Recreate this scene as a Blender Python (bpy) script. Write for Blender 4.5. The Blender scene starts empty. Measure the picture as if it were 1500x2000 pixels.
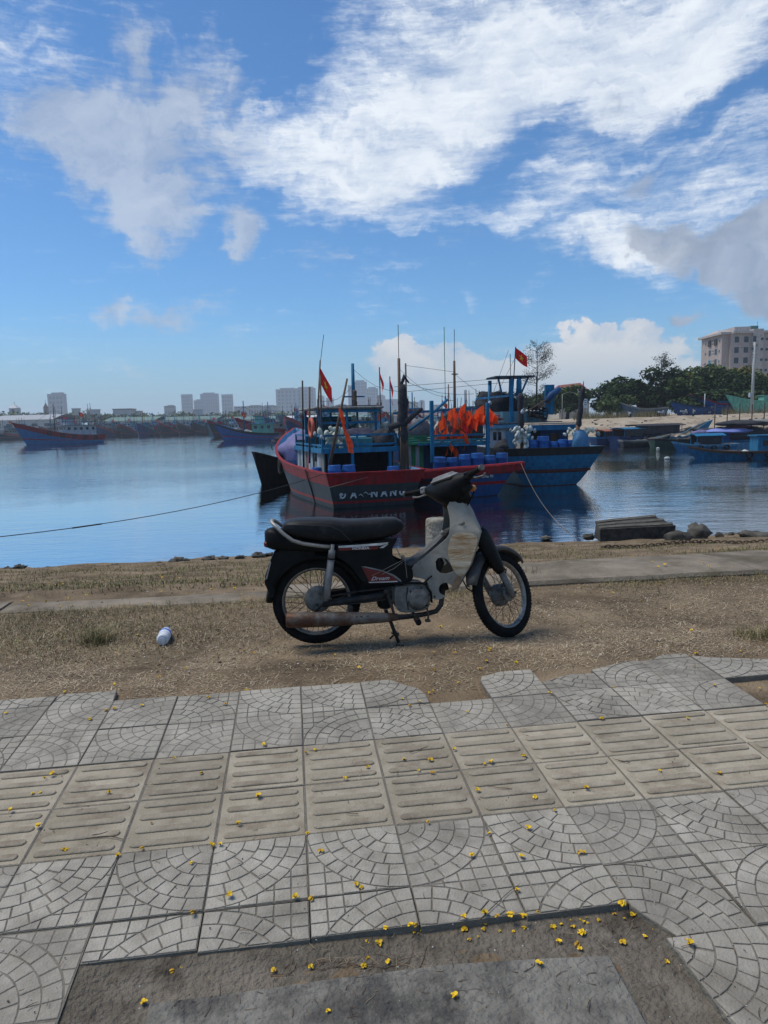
import bpy, math, random
import numpy as np
from mathutils import Vector, Matrix, noise as mnoise
from mathutils.geometry import delaunay_2d_cdt, tessellate_polygon

SC = bpy.context.scene
COL = SC.collection
rad = math.radians

# ------------------------------------------------------------------ camera
F = 1350.0                      # focal length in photo pixels (1500 wide)
CAM_H = 1.345
PITCH = math.atan(175 / F)
ROLL = -0.024
_c, _s = math.cos(ROLL), math.sin(ROLL)
FW = Vector((0, math.cos(PITCH), -math.sin(PITCH)))
_u0 = Vector((0, math.sin(PITCH), math.cos(PITCH)))
_r0 = Vector((1, 0, 0))
RT = _c * _r0 + _s * _u0
UP = -_s * _r0 + _c * _u0
CP = Vector((0, 0, CAM_H))
cam = bpy.data.cameras.new('camera')
cam.sensor_fit = 'HORIZONTAL'; cam.sensor_width = 36.0; cam.lens = 36.0 * F / 1500
cam.clip_start = 0.05; cam.clip_end = 20000
camo = bpy.data.objects.new('camera', cam); COL.objects.link(camo)
camo.matrix_world = Matrix(((RT.x, UP.x, -FW.x, CP.x), (RT.y, UP.y, -FW.y, CP.y), (RT.z, UP.z, -FW.z, CP.z), (0, 0, 0, 1)))
SC.camera = camo

def ray(px, py):
    return FW + RT * ((px - 750) / F) + UP * ((1000 - py) / F)
def at(px, py, Y):              # point of the sight line at world depth Y
    d = ray(px, py); return CP + d * (Y / d.y)
def onz(px, py, z):             # point of the sight line at height z
    d = ray(px, py); return CP + d * ((z - CAM_H) / d.z)
def hor(px):                    # horizon row in photo pixels
    return 825 - 0.024 * (px - 750)

# ------------------------------------------------------------------ world, sun, exposure
SUN_AZ, SUN_EL = rad(-78), rad(62)        # azimuth from +Y towards +X
sun_dir = Vector((math.sin(SUN_AZ) * math.cos(SUN_EL), math.cos(SUN_AZ) * math.cos(SUN_EL), math.sin(SUN_EL)))
sl = bpy.data.lights.new('sun', 'SUN'); sl.energy = 2.6; sl.angle = rad(30); sl.color = (1.0, 0.94, 0.85)
so = bpy.data.objects.new('sun', sl); COL.objects.link(so)
so.rotation_euler = (-sun_dir).to_track_quat('-Z', 'Y').to_euler()
so.location = (-20, -5, 30)

world = bpy.data.worlds.new('World'); SC.world = world; world.use_nodes = True

def dir_of(px, py):
    d = ray(px, py).normalized()
    return math.atan2(d.x, d.y), math.asin(d.z)

def build_world():
    nt = world.node_tree; nt.nodes.clear(); N = nt.nodes; L = nt.links
    def nd(t, **k):
        n = N.new(t)
        for a, b in k.items(): setattr(n, a, b)
        return n
    def math_(op, a, b=None, c=None, clamp=False):
        n = nd('ShaderNodeMath', operation=op, use_clamp=clamp)
        for i, v in enumerate((a, b, c)):
            if v is None: continue
            if isinstance(v, (int, float)): n.inputs[i].default_value = v
            else: L.new(v, n.inputs[i])
        return n.outputs[0]
    def mixc(f, a, b):
        n = nd('ShaderNodeMix', data_type='RGBA')
        if isinstance(f, (int, float)): n.inputs[0].default_value = f
        else: L.new(f, n.inputs[0])
        for k, v in ((6, a), (7, b)):
            if isinstance(v, tuple): n.inputs[k].default_value = (*v, 1)
            else: L.new(v, n.inputs[k])
        return n.outputs[2]
    def smooth(v, lo, hi):
        n = nd('ShaderNodeMapRange', interpolation_type='SMOOTHSTEP')
        L.new(v, n.inputs[0]); n.inputs[1].default_value = lo; n.inputs[2].default_value = hi
        return n.outputs[0]
    out = nd('ShaderNodeOutputWorld'); bg = nd('ShaderNodeBackground'); bg.inputs[1].default_value = 0.1
    L.new(bg.outputs[0], out.inputs[0])
    sky = nd('ShaderNodeTexSky', sky_type='NISHITA'); sky.sun_disc = False
    sky.sun_elevation = SUN_EL; sky.sun_rotation = SUN_AZ
    sky.altitude = 0; sky.air_density = 1.0; sky.dust_density = 0.2; sky.ozone_density = 1.0
    hs = nd('ShaderNodeHueSaturation'); hs.inputs['Saturation'].default_value = 1.0; hs.inputs['Value'].default_value = SKY_V
    L.new(sky.outputs[0], hs.inputs['Color'])
    tint = nd('ShaderNodeMix', data_type='RGBA', blend_type='MULTIPLY'); tint.inputs[0].default_value = 1
    L.new(hs.outputs[0], tint.inputs[6]); tint.inputs[7].default_value = (.43, .75, 1.03, 1)
    tc = nd('ShaderNodeTexCoord'); sep = nd('ShaderNodeSeparateXYZ'); L.new(tc.outputs['Generated'], sep.inputs[0])
    az = math_('ARCTAN2', sep.outputs[0], sep.outputs[1]); el = math_('ARCSINE', sep.outputs[2])
    P = nd('ShaderNodeCombineXYZ'); L.new(az, P.inputs[0]); L.new(el, P.inputs[1])
    def noise(vec, scale, detail=6, rough=.55, dist=0, col=False):
        n = nd('ShaderNodeTexNoise'); L.new(vec, n.inputs['Vector'])
        n.inputs['Scale'].default_value = scale; n.inputs['Detail'].default_value = detail
        n.inputs['Roughness'].default_value = rough; n.inputs['Distortion'].default_value = dist
        return n.outputs[1] if col else n.outputs[0]
    def vmath(op, a, b):
        n = nd('ShaderNodeVectorMath', operation=op); L.new(a, n.inputs[0])
        if isinstance(b, tuple): n.inputs[1].default_value = b
        else: L.new(b, n.inputs[1])
        return n.outputs[0]
    def mapping(vec, rot=0, scale=(1, 1, 1)):
        n = nd('ShaderNodeMapping'); L.new(vec, n.inputs[0]); n.inputs['Rotation'].default_value = (0, 0, rot); n.inputs['Scale'].default_value = scale
        return n.outputs[0]
    P = P.outputs[0]
    # the shape of each bank is wobbled by large and small turbulence
    w1 = vmath('MULTIPLY', vmath('SUBTRACT', noise(P, 5, 1, .5, col=True), (.5, .5, .5)), (.13, .13, 0))
    w2 = nd('ShaderNodeVectorMath', operation='SCALE'); w2.inputs[0].default_value = (.05, .075, 0); L.new(math_('SUBTRACT', noise(P, 22, 4, .6), .5), w2.inputs[3]); w2 = w2.outputs[0]
    Pw = vmath('ADD', vmath('ADD', P, w1), w2)
    def blobs(lst, vec):
        acc = None
        for (px, py, rx, ry, ang, amp) in lst:
            a0, e0 = dir_of(px, py)
            n = nd('ShaderNodeMapping', vector_type='TEXTURE'); L.new(vec, n.inputs[0])
            n.inputs['Location'].default_value = (a0, e0, 0); n.inputs['Rotation'].default_value = (0, 0, rad(ang))
            k = math.cos(math.atan(abs(px - 750) / F))
            n.inputs['Scale'].default_value = (rx / F * k, ry / F * k, 1)
            g = nd('ShaderNodeTexGradient', gradient_type='SPHERICAL'); L.new(n.outputs[0], g.inputs[0])
            g = math_('MULTIPLY', g.outputs[1], amp)
            acc = g if acc is None else math_('ADD', acc, g)
        return acc
    lay = SKY
    # other clouds of the same kind, all round outside the view
    outside = math_('MAXIMUM', smooth(math_('ABSOLUTE', az), .62, .95), smooth(el, .62, .95))
    up = smooth(el, 0.02, .2)
    gen = math_('MULTIPLY', smooth(noise(tc.outputs['Generated'], 1.7, 2, .55), .47, .66), math_('MULTIPLY', outside, up))
    str1 = mapping(Pw, rad(-24), (.8, 3.0, 1))
    nW = noise(str1, 7, 6, .58, 0)
    nWf = noise(mapping(P, rad(-30), (.8, 4.4, 1)), 22, 5, .68, 0)
    nG = noise(Pw, 13, 5, .6, 0)
    cW = math_('ADD', math_('MULTIPLY', blobs(lay['white'], Pw), .8), math_('MULTIPLY', gen, .8))
    dW = math_('ADD', cW, math_('MULTIPLY', math_('SUBTRACT', nW, .5), 1.7))
    dW = math_('ADD', dW, math_('MULTIPLY', math_('SUBTRACT', nWf, .5), 1.25))
    aW = smooth(dW, .06, 1.3)
    cG = blobs(lay['grey'], Pw)
    dG = math_('ADD', cG, math_('MULTIPLY', math_('SUBTRACT', nG, .5), .8))
    aG = smooth(dG, .16, .62)
    cL = blobs(lay['puff'], Pw)
    dL = math_('ADD', cL, math_('MULTIPLY', math_('ADD', math_('SUBTRACT', nG, .5), math_('MULTIPLY', math_('SUBTRACT', nWf, .5), .7)), 1.6))
    aL = smooth(dL, .14, .95)
    cH = blobs(lay['heap'], Pw)
    dH = math_('ADD', cH, math_('MULTIPLY', math_('SUBTRACT', nWf, .5), .55))
    aH = smooth(dH, .10, .36)
    skyc = tint.outputs[2]
    # sky emission values are in units of the strength-0.1 background
    wcol = mixc(smooth(math_('ADD', nW, math_('MULTIPLY', nWf, .35)), .42, .88), (4.2, 5.0, 6.3), (7.6, 8.0, 8.4))
    hcol = mixc(smooth(math_('ADD', nG, math_('MULTIPLY', cH, .12)), .38, .68), (4.6, 5.0, 5.8), (7.4, 6.9, 6.5))
    pcol = mixc(smooth(nG, .35, .65), (3.1, 3.7, 4.8), (4.7, 5.2, 6.0))
    gcol = mixc(smooth(nG, .35, .7), (2.2, 2.7, 3.6), (3.5, 4.0, 4.9))
    c = mixc(math_('MULTIPLY', aH, .88), skyc, hcol)
    c = mixc(math_('MULTIPLY', math_('SUBTRACT', 1, smooth(el, -.03, .17)), .9), c, (2.55, 3.75, 4.75))   # pale haze towards the horizon
    c = mixc(math_('MULTIPLY', aW, .93), c, wcol)
    c = mixc(math_('MULTIPLY', aL, .74), c, pcol)
    c = mixc(math_('MULTIPLY', aG, .86), c, gcol)
    L.new(c, bg.inputs[0])
    world.cycles.sampling_method = 'NONE'

SKY_V = 1.0
# banks of cloud: photo px centre, radii, tilt, weight
SKY = dict(
 white=[(1000, 60, 470, 260, 0, 1.3), (760, 230, 420, 150, 20, 1.1), (640, 330, 330, 90, -12, 1.0), (830, 330, 250, 90, 25, .7),
        (1250, 120, 420, 150, 12, 1.0), (1380, 40, 300, 160, 0, .8), (985, 285, 190, 50, 28, -1.0), (1380, 225, 260, 50, 14, -1.1), (1150, 290, 130, 45, 10, -.5), (930, 460, 260, 40, 6, -.5), (560, 150, 120, 150, 0, -.5), (720, 90, 60, 160, -20, -.3), (1150, 330, 420, 52, 12, .75), (1400, 350, 330, 140, 20, .95),
        (1080, 400, 300, 40, 8, .55), (1120, 480, 230, 60, -14, .95), (1240, 470, 180, 80, 0, .6), (1480, 480, 200, 140, 0, .7),
        (480, 215, 150, 120, 0, .5), (1050, 585, 45, 45, 40, .65), (20, 50, 130, 90, 0, 1.0), (915, 600, 30, 22, -40, .5), (780, 538, 130, 14, 6, .4)],
 puff=[(160, 250, 180, 110, -15, 1.0), (250, 330, 200, 140, -40, .95), (300, 450, 90, 90, -40, .85), (300, 150, 120, 120, -40, .75), (250, 95, 60, 60, 0, .5), (385, 130, 50, 110, -30, .6),
       (420, 270, 160, 130, 0, .7), (455, 130, 36, 90, 10, .5), (457, 462, 66, 66, 0, 1.25), (460, 510, 42, 46, 0, .5), (215, 600, 60, 50, 0, .7), (330, 612, 170, 40, 8, .8), (640, 520, 70, 40, 0, .35), (285, 725, 50, 22, 0, .4)],
 grey=[(1400, 480, 190, 62, -12, 1.0), (1485, 510, 110, 100, 0, 1.1), (1260, 455, 90, 45, 10, .65), (1490, 575, 60, 50, 0, .7), (1200, 190, 90, 40, 20, .35), (1270, 335, 90, 36, 20, .5), (1303, 628, 46, 22, 0, .75)],
 heap=[(840, 700, 165, 50, -2, 1.2), (1120, 715, 270, 66, 0, 1.3), (1000, 738, 300, 60, 0, 1.1), (1230, 720, 170, 54, -6, 1.0), (760, 668, 80, 18, 0, .55), (1290, 760, 240, 50, 0, .9), (1140, 668, 90, 30, 0, .5)],
)
build_world()
SC.view_settings.view_transform = 'Standard'; SC.view_settings.look = 'None'
SC.view_settings.exposure = 0.30; SC.view_settings.gamma = 1.0; SC.view_settings.use_curve_mapping = False
SC.cycles.max_bounces = 6; SC.cycles.transparent_max_bounces = 12; SC.cycles.volume_bounces = 1
SC.cycles.caustics_reflective = False; SC.cycles.caustics_refractive = False
SC.cycles.sample_clamp_indirect = 6

# ------------------------------------------------------------------ materials
MATS = {}
def mat(name, c, c2=None, rough=.75, scale=6, bump=.15, metal=0, var=.22, spec=.35, streak=None, detail=6, rnd=.12, lo=.35, hi=.68, bscale=None, trans=0, ior=1.45, dirt=None, dirt_at=(.55, .72), dirt_scale=3, sheer=0):
    """colour varied by noise in object space, small relief, per-object tint"""
    if name in MATS: return MATS[name]
    m = bpy.data.materials.new(name); m.use_nodes = True; MATS[name] = m
    nt = m.node_tree; N = nt.nodes; L = nt.links; N.clear()
    out = N.new('ShaderNodeOutputMaterial'); b = N.new('ShaderNodeBsdfPrincipled'); L.new(b.outputs[0], out.inputs[0])
    tc = N.new('ShaderNodeTexCoord'); oi = N.new('ShaderNodeObjectInfo')
    ad = N.new('ShaderNodeVectorMath'); ad.operation = 'MULTIPLY_ADD'
    cr = N.new('ShaderNodeCombineXYZ')
    for i in range(3): L.new(oi.outputs['Random'], cr.inputs[i])
    L.new(cr.outputs[0], ad.inputs[0]); ad.inputs[1].default_value = (31, 17, 23); L.new(tc.outputs['Object'], ad.inputs[2])
    mp = N.new('ShaderNodeMapping'); L.new(ad.outputs[0], mp.inputs[0])
    if streak: mp.inputs['Scale'].default_value = streak
    n1 = N.new('ShaderNodeTexNoise'); L.new(mp.outputs[0], n1.inputs['Vector']); n1.inputs['Scale'].default_value = scale; n1.inputs['Detail'].default_value = detail; n1.inputs['Roughness'].default_value = .62
    mr = N.new('ShaderNodeMapRange'); L.new(n1.outputs[0], mr.inputs[0]); mr.inputs[1].default_value = lo; mr.inputs[2].default_value = hi
    mx = N.new('ShaderNodeMix'); mx.data_type = 'RGBA'; L.new(mr.outputs[0], mx.inputs[0])
    c2 = c2 or tuple(min(1, v * (1 + var)) for v in c); c1 = c if c2 else c
    if c2 == tuple(min(1, v * (1 + var)) for v in c): c1 = tuple(v * (1 - var) for v in c)
    mx.inputs[6].default_value = (*c1, 1); mx.inputs[7].default_value = (*c2, 1)
    colr = mx.outputs[2]
    if dirt:
        n3 = N.new('ShaderNodeTexNoise'); L.new(mp.outputs[0], n3.inputs['Vector']); n3.inputs['Scale'].default_value = dirt_scale; n3.inputs['Detail'].default_value = 8; n3.inputs['Roughness'].default_value = .7
        m3 = N.new('ShaderNodeMapRange'); L.new(n3.outputs[0], m3.inputs[0]); m3.inputs[1].default_value, m3.inputs[2].default_value = dirt_at
        x3 = N.new('ShaderNodeMix'); x3.data_type = 'RGBA'; L.new(m3.outputs[0], x3.inputs[0]); L.new(colr, x3.inputs[6]); x3.inputs[7].default_value = (*dirt, 1)
        colr = x3.outputs[2]
    if rnd:
        hv = N.new('ShaderNodeHueSaturation'); L.new(colr, hv.inputs['Color'])
        ma = N.new('ShaderNodeMath'); ma.operation = 'MULTIPLY_ADD'; L.new(oi.outputs['Random'], ma.inputs[0]); ma.inputs[1].default_value = 2 * rnd; ma.inputs[2].default_value = 1 - rnd
        L.new(ma.outputs[0], hv.inputs['Value']); colr = hv.outputs[0]
    L.new(colr, b.inputs['Base Color'])
    b.inputs['Roughness'].default_value = rough; b.inputs['Metallic'].default_value = metal
    b.inputs['Specular IOR Level'].default_value = spec; b.inputs['IOR'].default_value = ior
    if trans: b.inputs['Transmission Weight'].default_value = trans
    if bump:
        n2 = N.new('ShaderNodeTexNoise'); L.new(mp.outputs[0], n2.inputs['Vector']); n2.inputs['Scale'].default_value = bscale or scale * 4; n2.inputs['Detail'].default_value = 5
        bp = N.new('ShaderNodeBump'); L.new(n2.outputs[0], bp.inputs['Height']); bp.inputs['Strength'].default_value = bump; bp.inputs['Distance'].default_value = .02
        L.new(bp.outputs[0], b.inputs['Normal'])
    if sheer:
        tr = N.new('ShaderNodeBsdfTranslucent'); L.new(colr, tr.inputs[0]); ms = N.new('ShaderNodeMixShader'); ms.inputs[0].default_value = sheer
        L.new(b.outputs[0], ms.inputs[1]); L.new(tr.outputs[0], ms.inputs[2]); L.new(ms.outputs[0], out.inputs[0])
    return m

# ------------------------------------------------------------------ mesh builder
class MB:
    def __init__(s): s.v = []; s.f = []; s.m = []; s.sm = []
    def add(s, vs, fs, m=0, smooth=False, xf=None):
        o = len(s.v)
        if xf is not None: vs = [xf @ Vector(v) for v in vs]
        s.v += [tuple(v) for v in vs]
        for f in fs: s.f.append([i + o for i in f]); s.m.append(m); s.sm.append(smooth)
        return s
    def box(s, c, d, m=0, rot=None, ch=0.0, taper=1.0, xf=None):
        """box centred at c with full sizes d; ch chamfers the upright and top edges"""
        hx, hy, hz = d[0] / 2, d[1] / 2, d[2] / 2
        R = Matrix.Translation(c)
        if rot is not None: R = R @ (rot.to_4x4() if isinstance(rot, Matrix) else Matrix.Rotation(rot, 4, 'Z'))
        if xf is not None: R = xf @ R
        if ch > 0:
            ch = min(ch, hx * .9, hy * .9, hz * .9)
            r = []
            for z, ins in ((-hz, ch), (-hz + ch, 0), (hz - ch, 0), (hz, ch)):
                k = taper if z > 0 else 1
                a, b = (hx - ins) * k, (hy - ins) * k
                a2, b2 = a, b
                q = ch if ins == 0 else ch * .5
                r.append([(-a + q, -b, z), (a - q, -b, z), (a, -b + q, z), (a, b - q, z), (a - q, b, z), (-a + q, b, z), (-a, b - q, z), (-a, -b + q, z)])
            return s.loft(r, m, cap=True, xf=R, smooth=False)
        vs = [(-hx, -hy, -hz), (hx, -hy, -hz), (hx, hy, -hz), (-hx, hy, -hz)]
        t = taper
        vs += [(-hx * t, -hy * t, hz), (hx * t, -hy * t, hz), (hx * t, hy * t, hz), (-hx * t, hy * t, hz)]
        return s.add(vs, [(3, 2, 1, 0), (4, 5, 6, 7), (0, 1, 5, 4), (1, 2, 6, 5), (2, 3, 7, 6), (3, 0, 4, 7)], m, False, R)
    def loft(s, rings, m=0, cap=True, closed=True, smooth=True, xf=None, mats=None):
        n = len(rings[0]); vs = [p for r in rings for p in r]; o = len(s.v)
        if xf is not None: vs = [xf @ Vector(v) for v in vs]
        s.v += [tuple(v) for v in vs]
        for i in range(len(rings) - 1):
            for j in range(n if closed else n - 1):
                k = (j + 1) % n
                s.f.append([o + i * n + j, o + i * n + k, o + (i + 1) * n + k, o + (i + 1) * n + j])
                s.m.append(mats[j] if mats else m); s.sm.append(smooth)
        if cap:
            s.f.append([o + j for j in range(n)][::-1]); s.m.append(m); s.sm.append(False)
            b = o + (len(rings) - 1) * n
            s.f.append([b + j for j in range(n)]); s.m.append(m); s.sm.append(False)
        return s
    def tube(s, pts, r, m=0, n=8, cap=True, xf=None, flat=1.0):
        pts = [Vector(p) for p in pts]; k = len(pts)
        rs = r if isinstance(r, (list, tuple)) else [r] * k
        rings = []; prev = None
        for i, p in enumerate(pts):
            t = (pts[min(i + 1, k - 1)] - pts[max(i - 1, 0)])
            if t.length < 1e-9: t = Vector((0, 0, 1))
            t.normalize()
            if prev is None:
                a = Vector((0, 0, 1)) if abs(t.z) < .9 else Vector((1, 0, 0))
                u = t.cross(a).normalized()
            else:
                u = (prev - t * prev.dot(t))
                u = u.normalized() if u.length > 1e-6 else t.orthogonal().normalized()
            prev = u; w = t.cross(u)
            rings.append([p + (u * math.cos(2 * math.pi * j / n) + w * (flat * math.sin(2 * math.pi * j / n))) * rs[i] for j in range(n)])
        return s.loft(rings, m, cap, True, n > 5, xf)
    def lathe(s, prof, m=0, n=16, xf=None, smooth=True, mats=None):
        """profile of (radius, height) turned about z"""
        rings = [[(r * math.cos(2 * math.pi * j / n), r * math.sin(2 * math.pi * j / n), h) for j in range(n)] for r, h in prof]
        o = len(s.f)
        s.loft(rings, m, True, True, smooth, xf)
        if mats:
            for i in range(len(prof) - 1):
                for j in range(n): s.m[o + i * n + j] = mats[i]
        return s
    def prism(s, poly, z0, z1, m=0, xf=None):
        n = len(poly)
        vs = [(x, y, z0) for x, y in poly] + [(x, y, z1) for x, y in poly]
        fs = [list(range(n))[::-1], list(range(n, 2 * n))] + [(i, (i + 1) % n, n + (i + 1) % n, n + i) for i in range(n)]
        return s.add(vs, fs, m, False, xf)
    def ball(s, c, r, m=0, n=10, k=6, jit=0, seed=0, xf=None, freq=1.5):
        r = r if isinstance(r, (tuple, list)) else (r, r, r)
        rings = []
        for i in range(k + 1):
            a = math.pi * i / k; ring = []
            for j in range(n):
                b = 2 * math.pi * j / n
                d = Vector((math.sin(a) * math.cos(b), math.sin(a) * math.sin(b), -math.cos(a)))
                q = 1 + (jit * mnoise.noise(d * freq + Vector((seed * 7.3, seed * 3.1, seed))) if jit else 0)
                ring.append((c[0] + d.x * r[0] * q, c[1] + d.y * r[1] * q, c[2] + d.z * r[2] * q))
            rings.append(ring)
        return s.loft(rings, m, False, True, True, xf)
    def build(s, name, mats, parent=None, loc=None, rot=None, smooth=None):
        me = bpy.data.meshes.new(name)
        me.from_pydata(s.v, [], s.f)
        mats = mats if isinstance(mats, (list, tuple)) else [mats]
        for x in mats: me.materials.append(x)
        me.polygons.foreach_set('material_index', s.m)
        me.polygons.foreach_set('use_smooth', s.sm if smooth is None else [smooth] * len(s.f))
        me.update()
        return obj(name, me, parent, loc, rot)

def obj(name, data, parent=None, loc=None, rot=None):
    o = bpy.data.objects.new(name, data); COL.objects.link(o)
    if parent is not None: o.parent = parent
    if loc is not None: o.location = loc
    if rot is not None: o.rotation_euler = rot if not isinstance(rot, (int, float)) else (0, 0, rot)
    return o
def tag(o, label=None, cat=None, group=None, kind=None):
    if label: o['label'] = label
    if cat: o['category'] = cat
    if group: o['group'] = group
    if kind: o['kind'] = kind
    return o
def thing(name, label, cat, loc=(0, 0, 0), rz=0, group=None):
    return tag(obj(name, None, None, loc, rz), label, cat, group)
def copy_tree(o, parent=None):
    c = o.copy(); COL.objects.link(c); c.parent = parent
    for ch in list(o.children): copy_tree(ch, c)
    return c
def fast_mesh(name, V, T, mats, mi=None, smooth=False):
    """V (n,3), T (k,3|4) numpy arrays"""
    me = bpy.data.meshes.new(name); V = np.asarray(V, np.float32); T = np.asarray(T, np.int32); k = T.shape[1]
    me.vertices.add(len(V)); me.vertices.foreach_set('co', V.ravel())
    me.loops.add(T.size); me.loops.foreach_set('vertex_index', T.ravel())
    me.polygons.add(len(T)); me.polygons.foreach_set('loop_start', np.arange(0, T.size, k, dtype=np.int32)); me.polygons.foreach_set('loop_total', np.full(len(T), k, np.int32))
    for x in (mats if isinstance(mats, (list, tuple)) else [mats]): me.materials.append(x)
    if mi is not None: me.polygons.foreach_set('material_index', np.asarray(mi, np.int32))
    me.polygons.foreach_set('use_smooth', np.full(len(T), smooth))
    me.update(calc_edges=True); me.validate()
    return me
def clip(poly, nx, ny, d):
    """keep the part of a convex polygon where nx*x+ny*y <= d"""
    out = []; n = len(poly)
    for i in range(n):
        a, b = poly[i], poly[(i + 1) % n]
        da, db = nx * a[0] + ny * a[1] - d, nx * b[0] + ny * b[1] - d
        if da <= 0: out.append(a)
        if (da < 0 < db) or (db < 0 < da):
            t = da / (da - db); out.append((a[0] + t * (b[0] - a[0]), a[1] + t * (b[1] - a[1])))
    return out
def area(poly):
    return .5 * sum(poly[i][0] * poly[(i + 1) % len(poly)][1] - poly[(i + 1) % len(poly)][0] * poly[i][1] for i in range(len(poly)))
def inset(poly, g):
    """shrink a convex counter-clockwise polygon by g"""
    out = poly; n = len(poly)
    for i in range(n):
        a, b = poly[i], poly[(i + 1) % n]; l = math.hypot(b[0] - a[0], b[1] - a[1])
        if l < 1e-6: continue
        nx, ny = (b[1] - a[1]) / l, -(b[0] - a[0]) / l
        out = clip(out, nx, ny, nx * a[0] + ny * a[1] - g)
        if len(out) < 3: return []
    return out
def text_mesh(txt, size, shear=0, extrude=.002, bold=.0, spacing=1.0, align='CENTER'):
    cu = bpy.data.curves.new('t', 'FONT'); cu.body = txt; cu.size = size; cu.shear = shear; cu.extrude = extrude; cu.offset = bold
    cu.align_x = align; cu.align_y = 'CENTER'; cu.space_character = spacing; cu.resolution_u = 3
    o = bpy.data.objects.new('t', cu); COL.objects.link(o)
    dg = bpy.context.evaluated_depsgraph_get()
    me = bpy.data.meshes.new_from_object(o.evaluated_get(dg))
    bpy.data.objects.remove(o); bpy.data.curves.remove(cu)
    return me
# ------------------------------------------------------------------ the setting: ground, kerb, pavement, water
ZW = -1.75                                   # water level
PT, PX0, PY0, PS = .1299, -1.1762, 2.0306, .3
def pav_z(Y): return -.0968 + .0408 * Y
def pgrid(i, j): 
    X = PX0 + PS * (i * math.cos(PT) - j * math.sin(PT)); Y = PY0 + PS * (i * math.sin(PT) + j * math.cos(PT))
    return Vector((X, Y, pav_z(Y)))
def to_grid(X, Y):
    dx, dy = X - PX0, Y - PY0
    return (dx * math.cos(PT) + dy * math.sin(PT)) / PS, (-dx * math.sin(PT) + dy * math.cos(PT)) / PS
KD = Vector((math.cos(.113), math.sin(.113), 0)); KN = Vector((-KD.y, KD.x, 0)); K0 = Vector((-1.88, 5.45, 0))
def kerb_d(X, Y): return (X - K0.x) * KN.x + (Y - K0.y) * KN.y
def sstep(a, b, x):
    if a > b: return 1 - sstep(b, a, x)
    t = np.clip((x - a) / (b - a), 0, 1); return t * t * (3 - 2 * t)
def fbm2(X, Y, f, seed=0):
    o = 0; a = 1
    for k in range(4):
        o = o + a * np.sin(X * f * 1.3 + seed + 2.1 * np.sin(Y * f * .9 + seed * 1.7 + k)) * np.cos(Y * f * 1.1 - seed + 1.7 * np.sin(X * f * .8 + k * 2.3)); f *= 2.03; a *= .5
    return o * .5
def ground_z(X, Y):
    X = np.asarray(X, float); Y = np.asarray(Y, float)
    dx, dy = X - PX0, Y - PY0
    j = (-dx * math.sin(PT) + dy * math.cos(PT)) / PS
    d = (X - K0.x) * KN.x + (Y - K0.y) * KN.y
    z = (pav_z(Y) - .030) * (1 - sstep(4.2, 7.5, j)) - .088 * sstep(4.2, 7.5, j)
    z = z + fbm2(X, Y, 2.3) * .012 * sstep(3, 6, j) + fbm2(X, Y, 9, 3) * .003
    sl = np.clip((d - .7) / 10.2, 0, 3)
    bank = -.07 - 1.68 * sl ** .92 + fbm2(X, Y, 1.1, 5) * .06 * sstep(1.5, 4, d)
    k = sstep(.15, .75, d)
    return z * (1 - k) + bank * k

m_soil = mat('dry_soil', (.145, .104, .064), (.285, .215, .138), rough=.95, scale=1.6, bump=.9, bscale=60, detail=10, spec=.1, rnd=0, dirt=(.085, .063, .042), dirt_at=(.48, .68), dirt_scale=1.5)
def build_ground():
    xs = np.concatenate([np.linspace(-120, -9, 24)[:-1], np.linspace(-9, 11, 300)[:-1], np.linspace(11, 130, 24)])
    ys = np.concatenate([np.linspace(-40, 1, 10)[:-1], np.linspace(1, 7.5, 150)[:-1], np.linspace(7.5, 20, 90)[:-1], np.linspace(20, 26, 4)])
    X, Y = np.meshgrid(xs, ys); Z = ground_z(X, Y)
    Z = np.maximum(Z, -4)
    V = np.stack([X, Y, Z], -1).reshape(-1, 3); nx = len(xs); ny = len(ys)
    I = np.arange(nx * ny).reshape(ny, nx)
    T = np.stack([I[:-1, :-1], I[:-1, 1:], I[1:, 1:], I[1:, :-1]], -1).reshape(-1, 4)
    o = obj('ground', fast_mesh('ground', V, T, m_soil, smooth=True)); tag(o, 'dry brown soil sloping from the pavement down to the harbour water', kind='structure')
build_ground()

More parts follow.
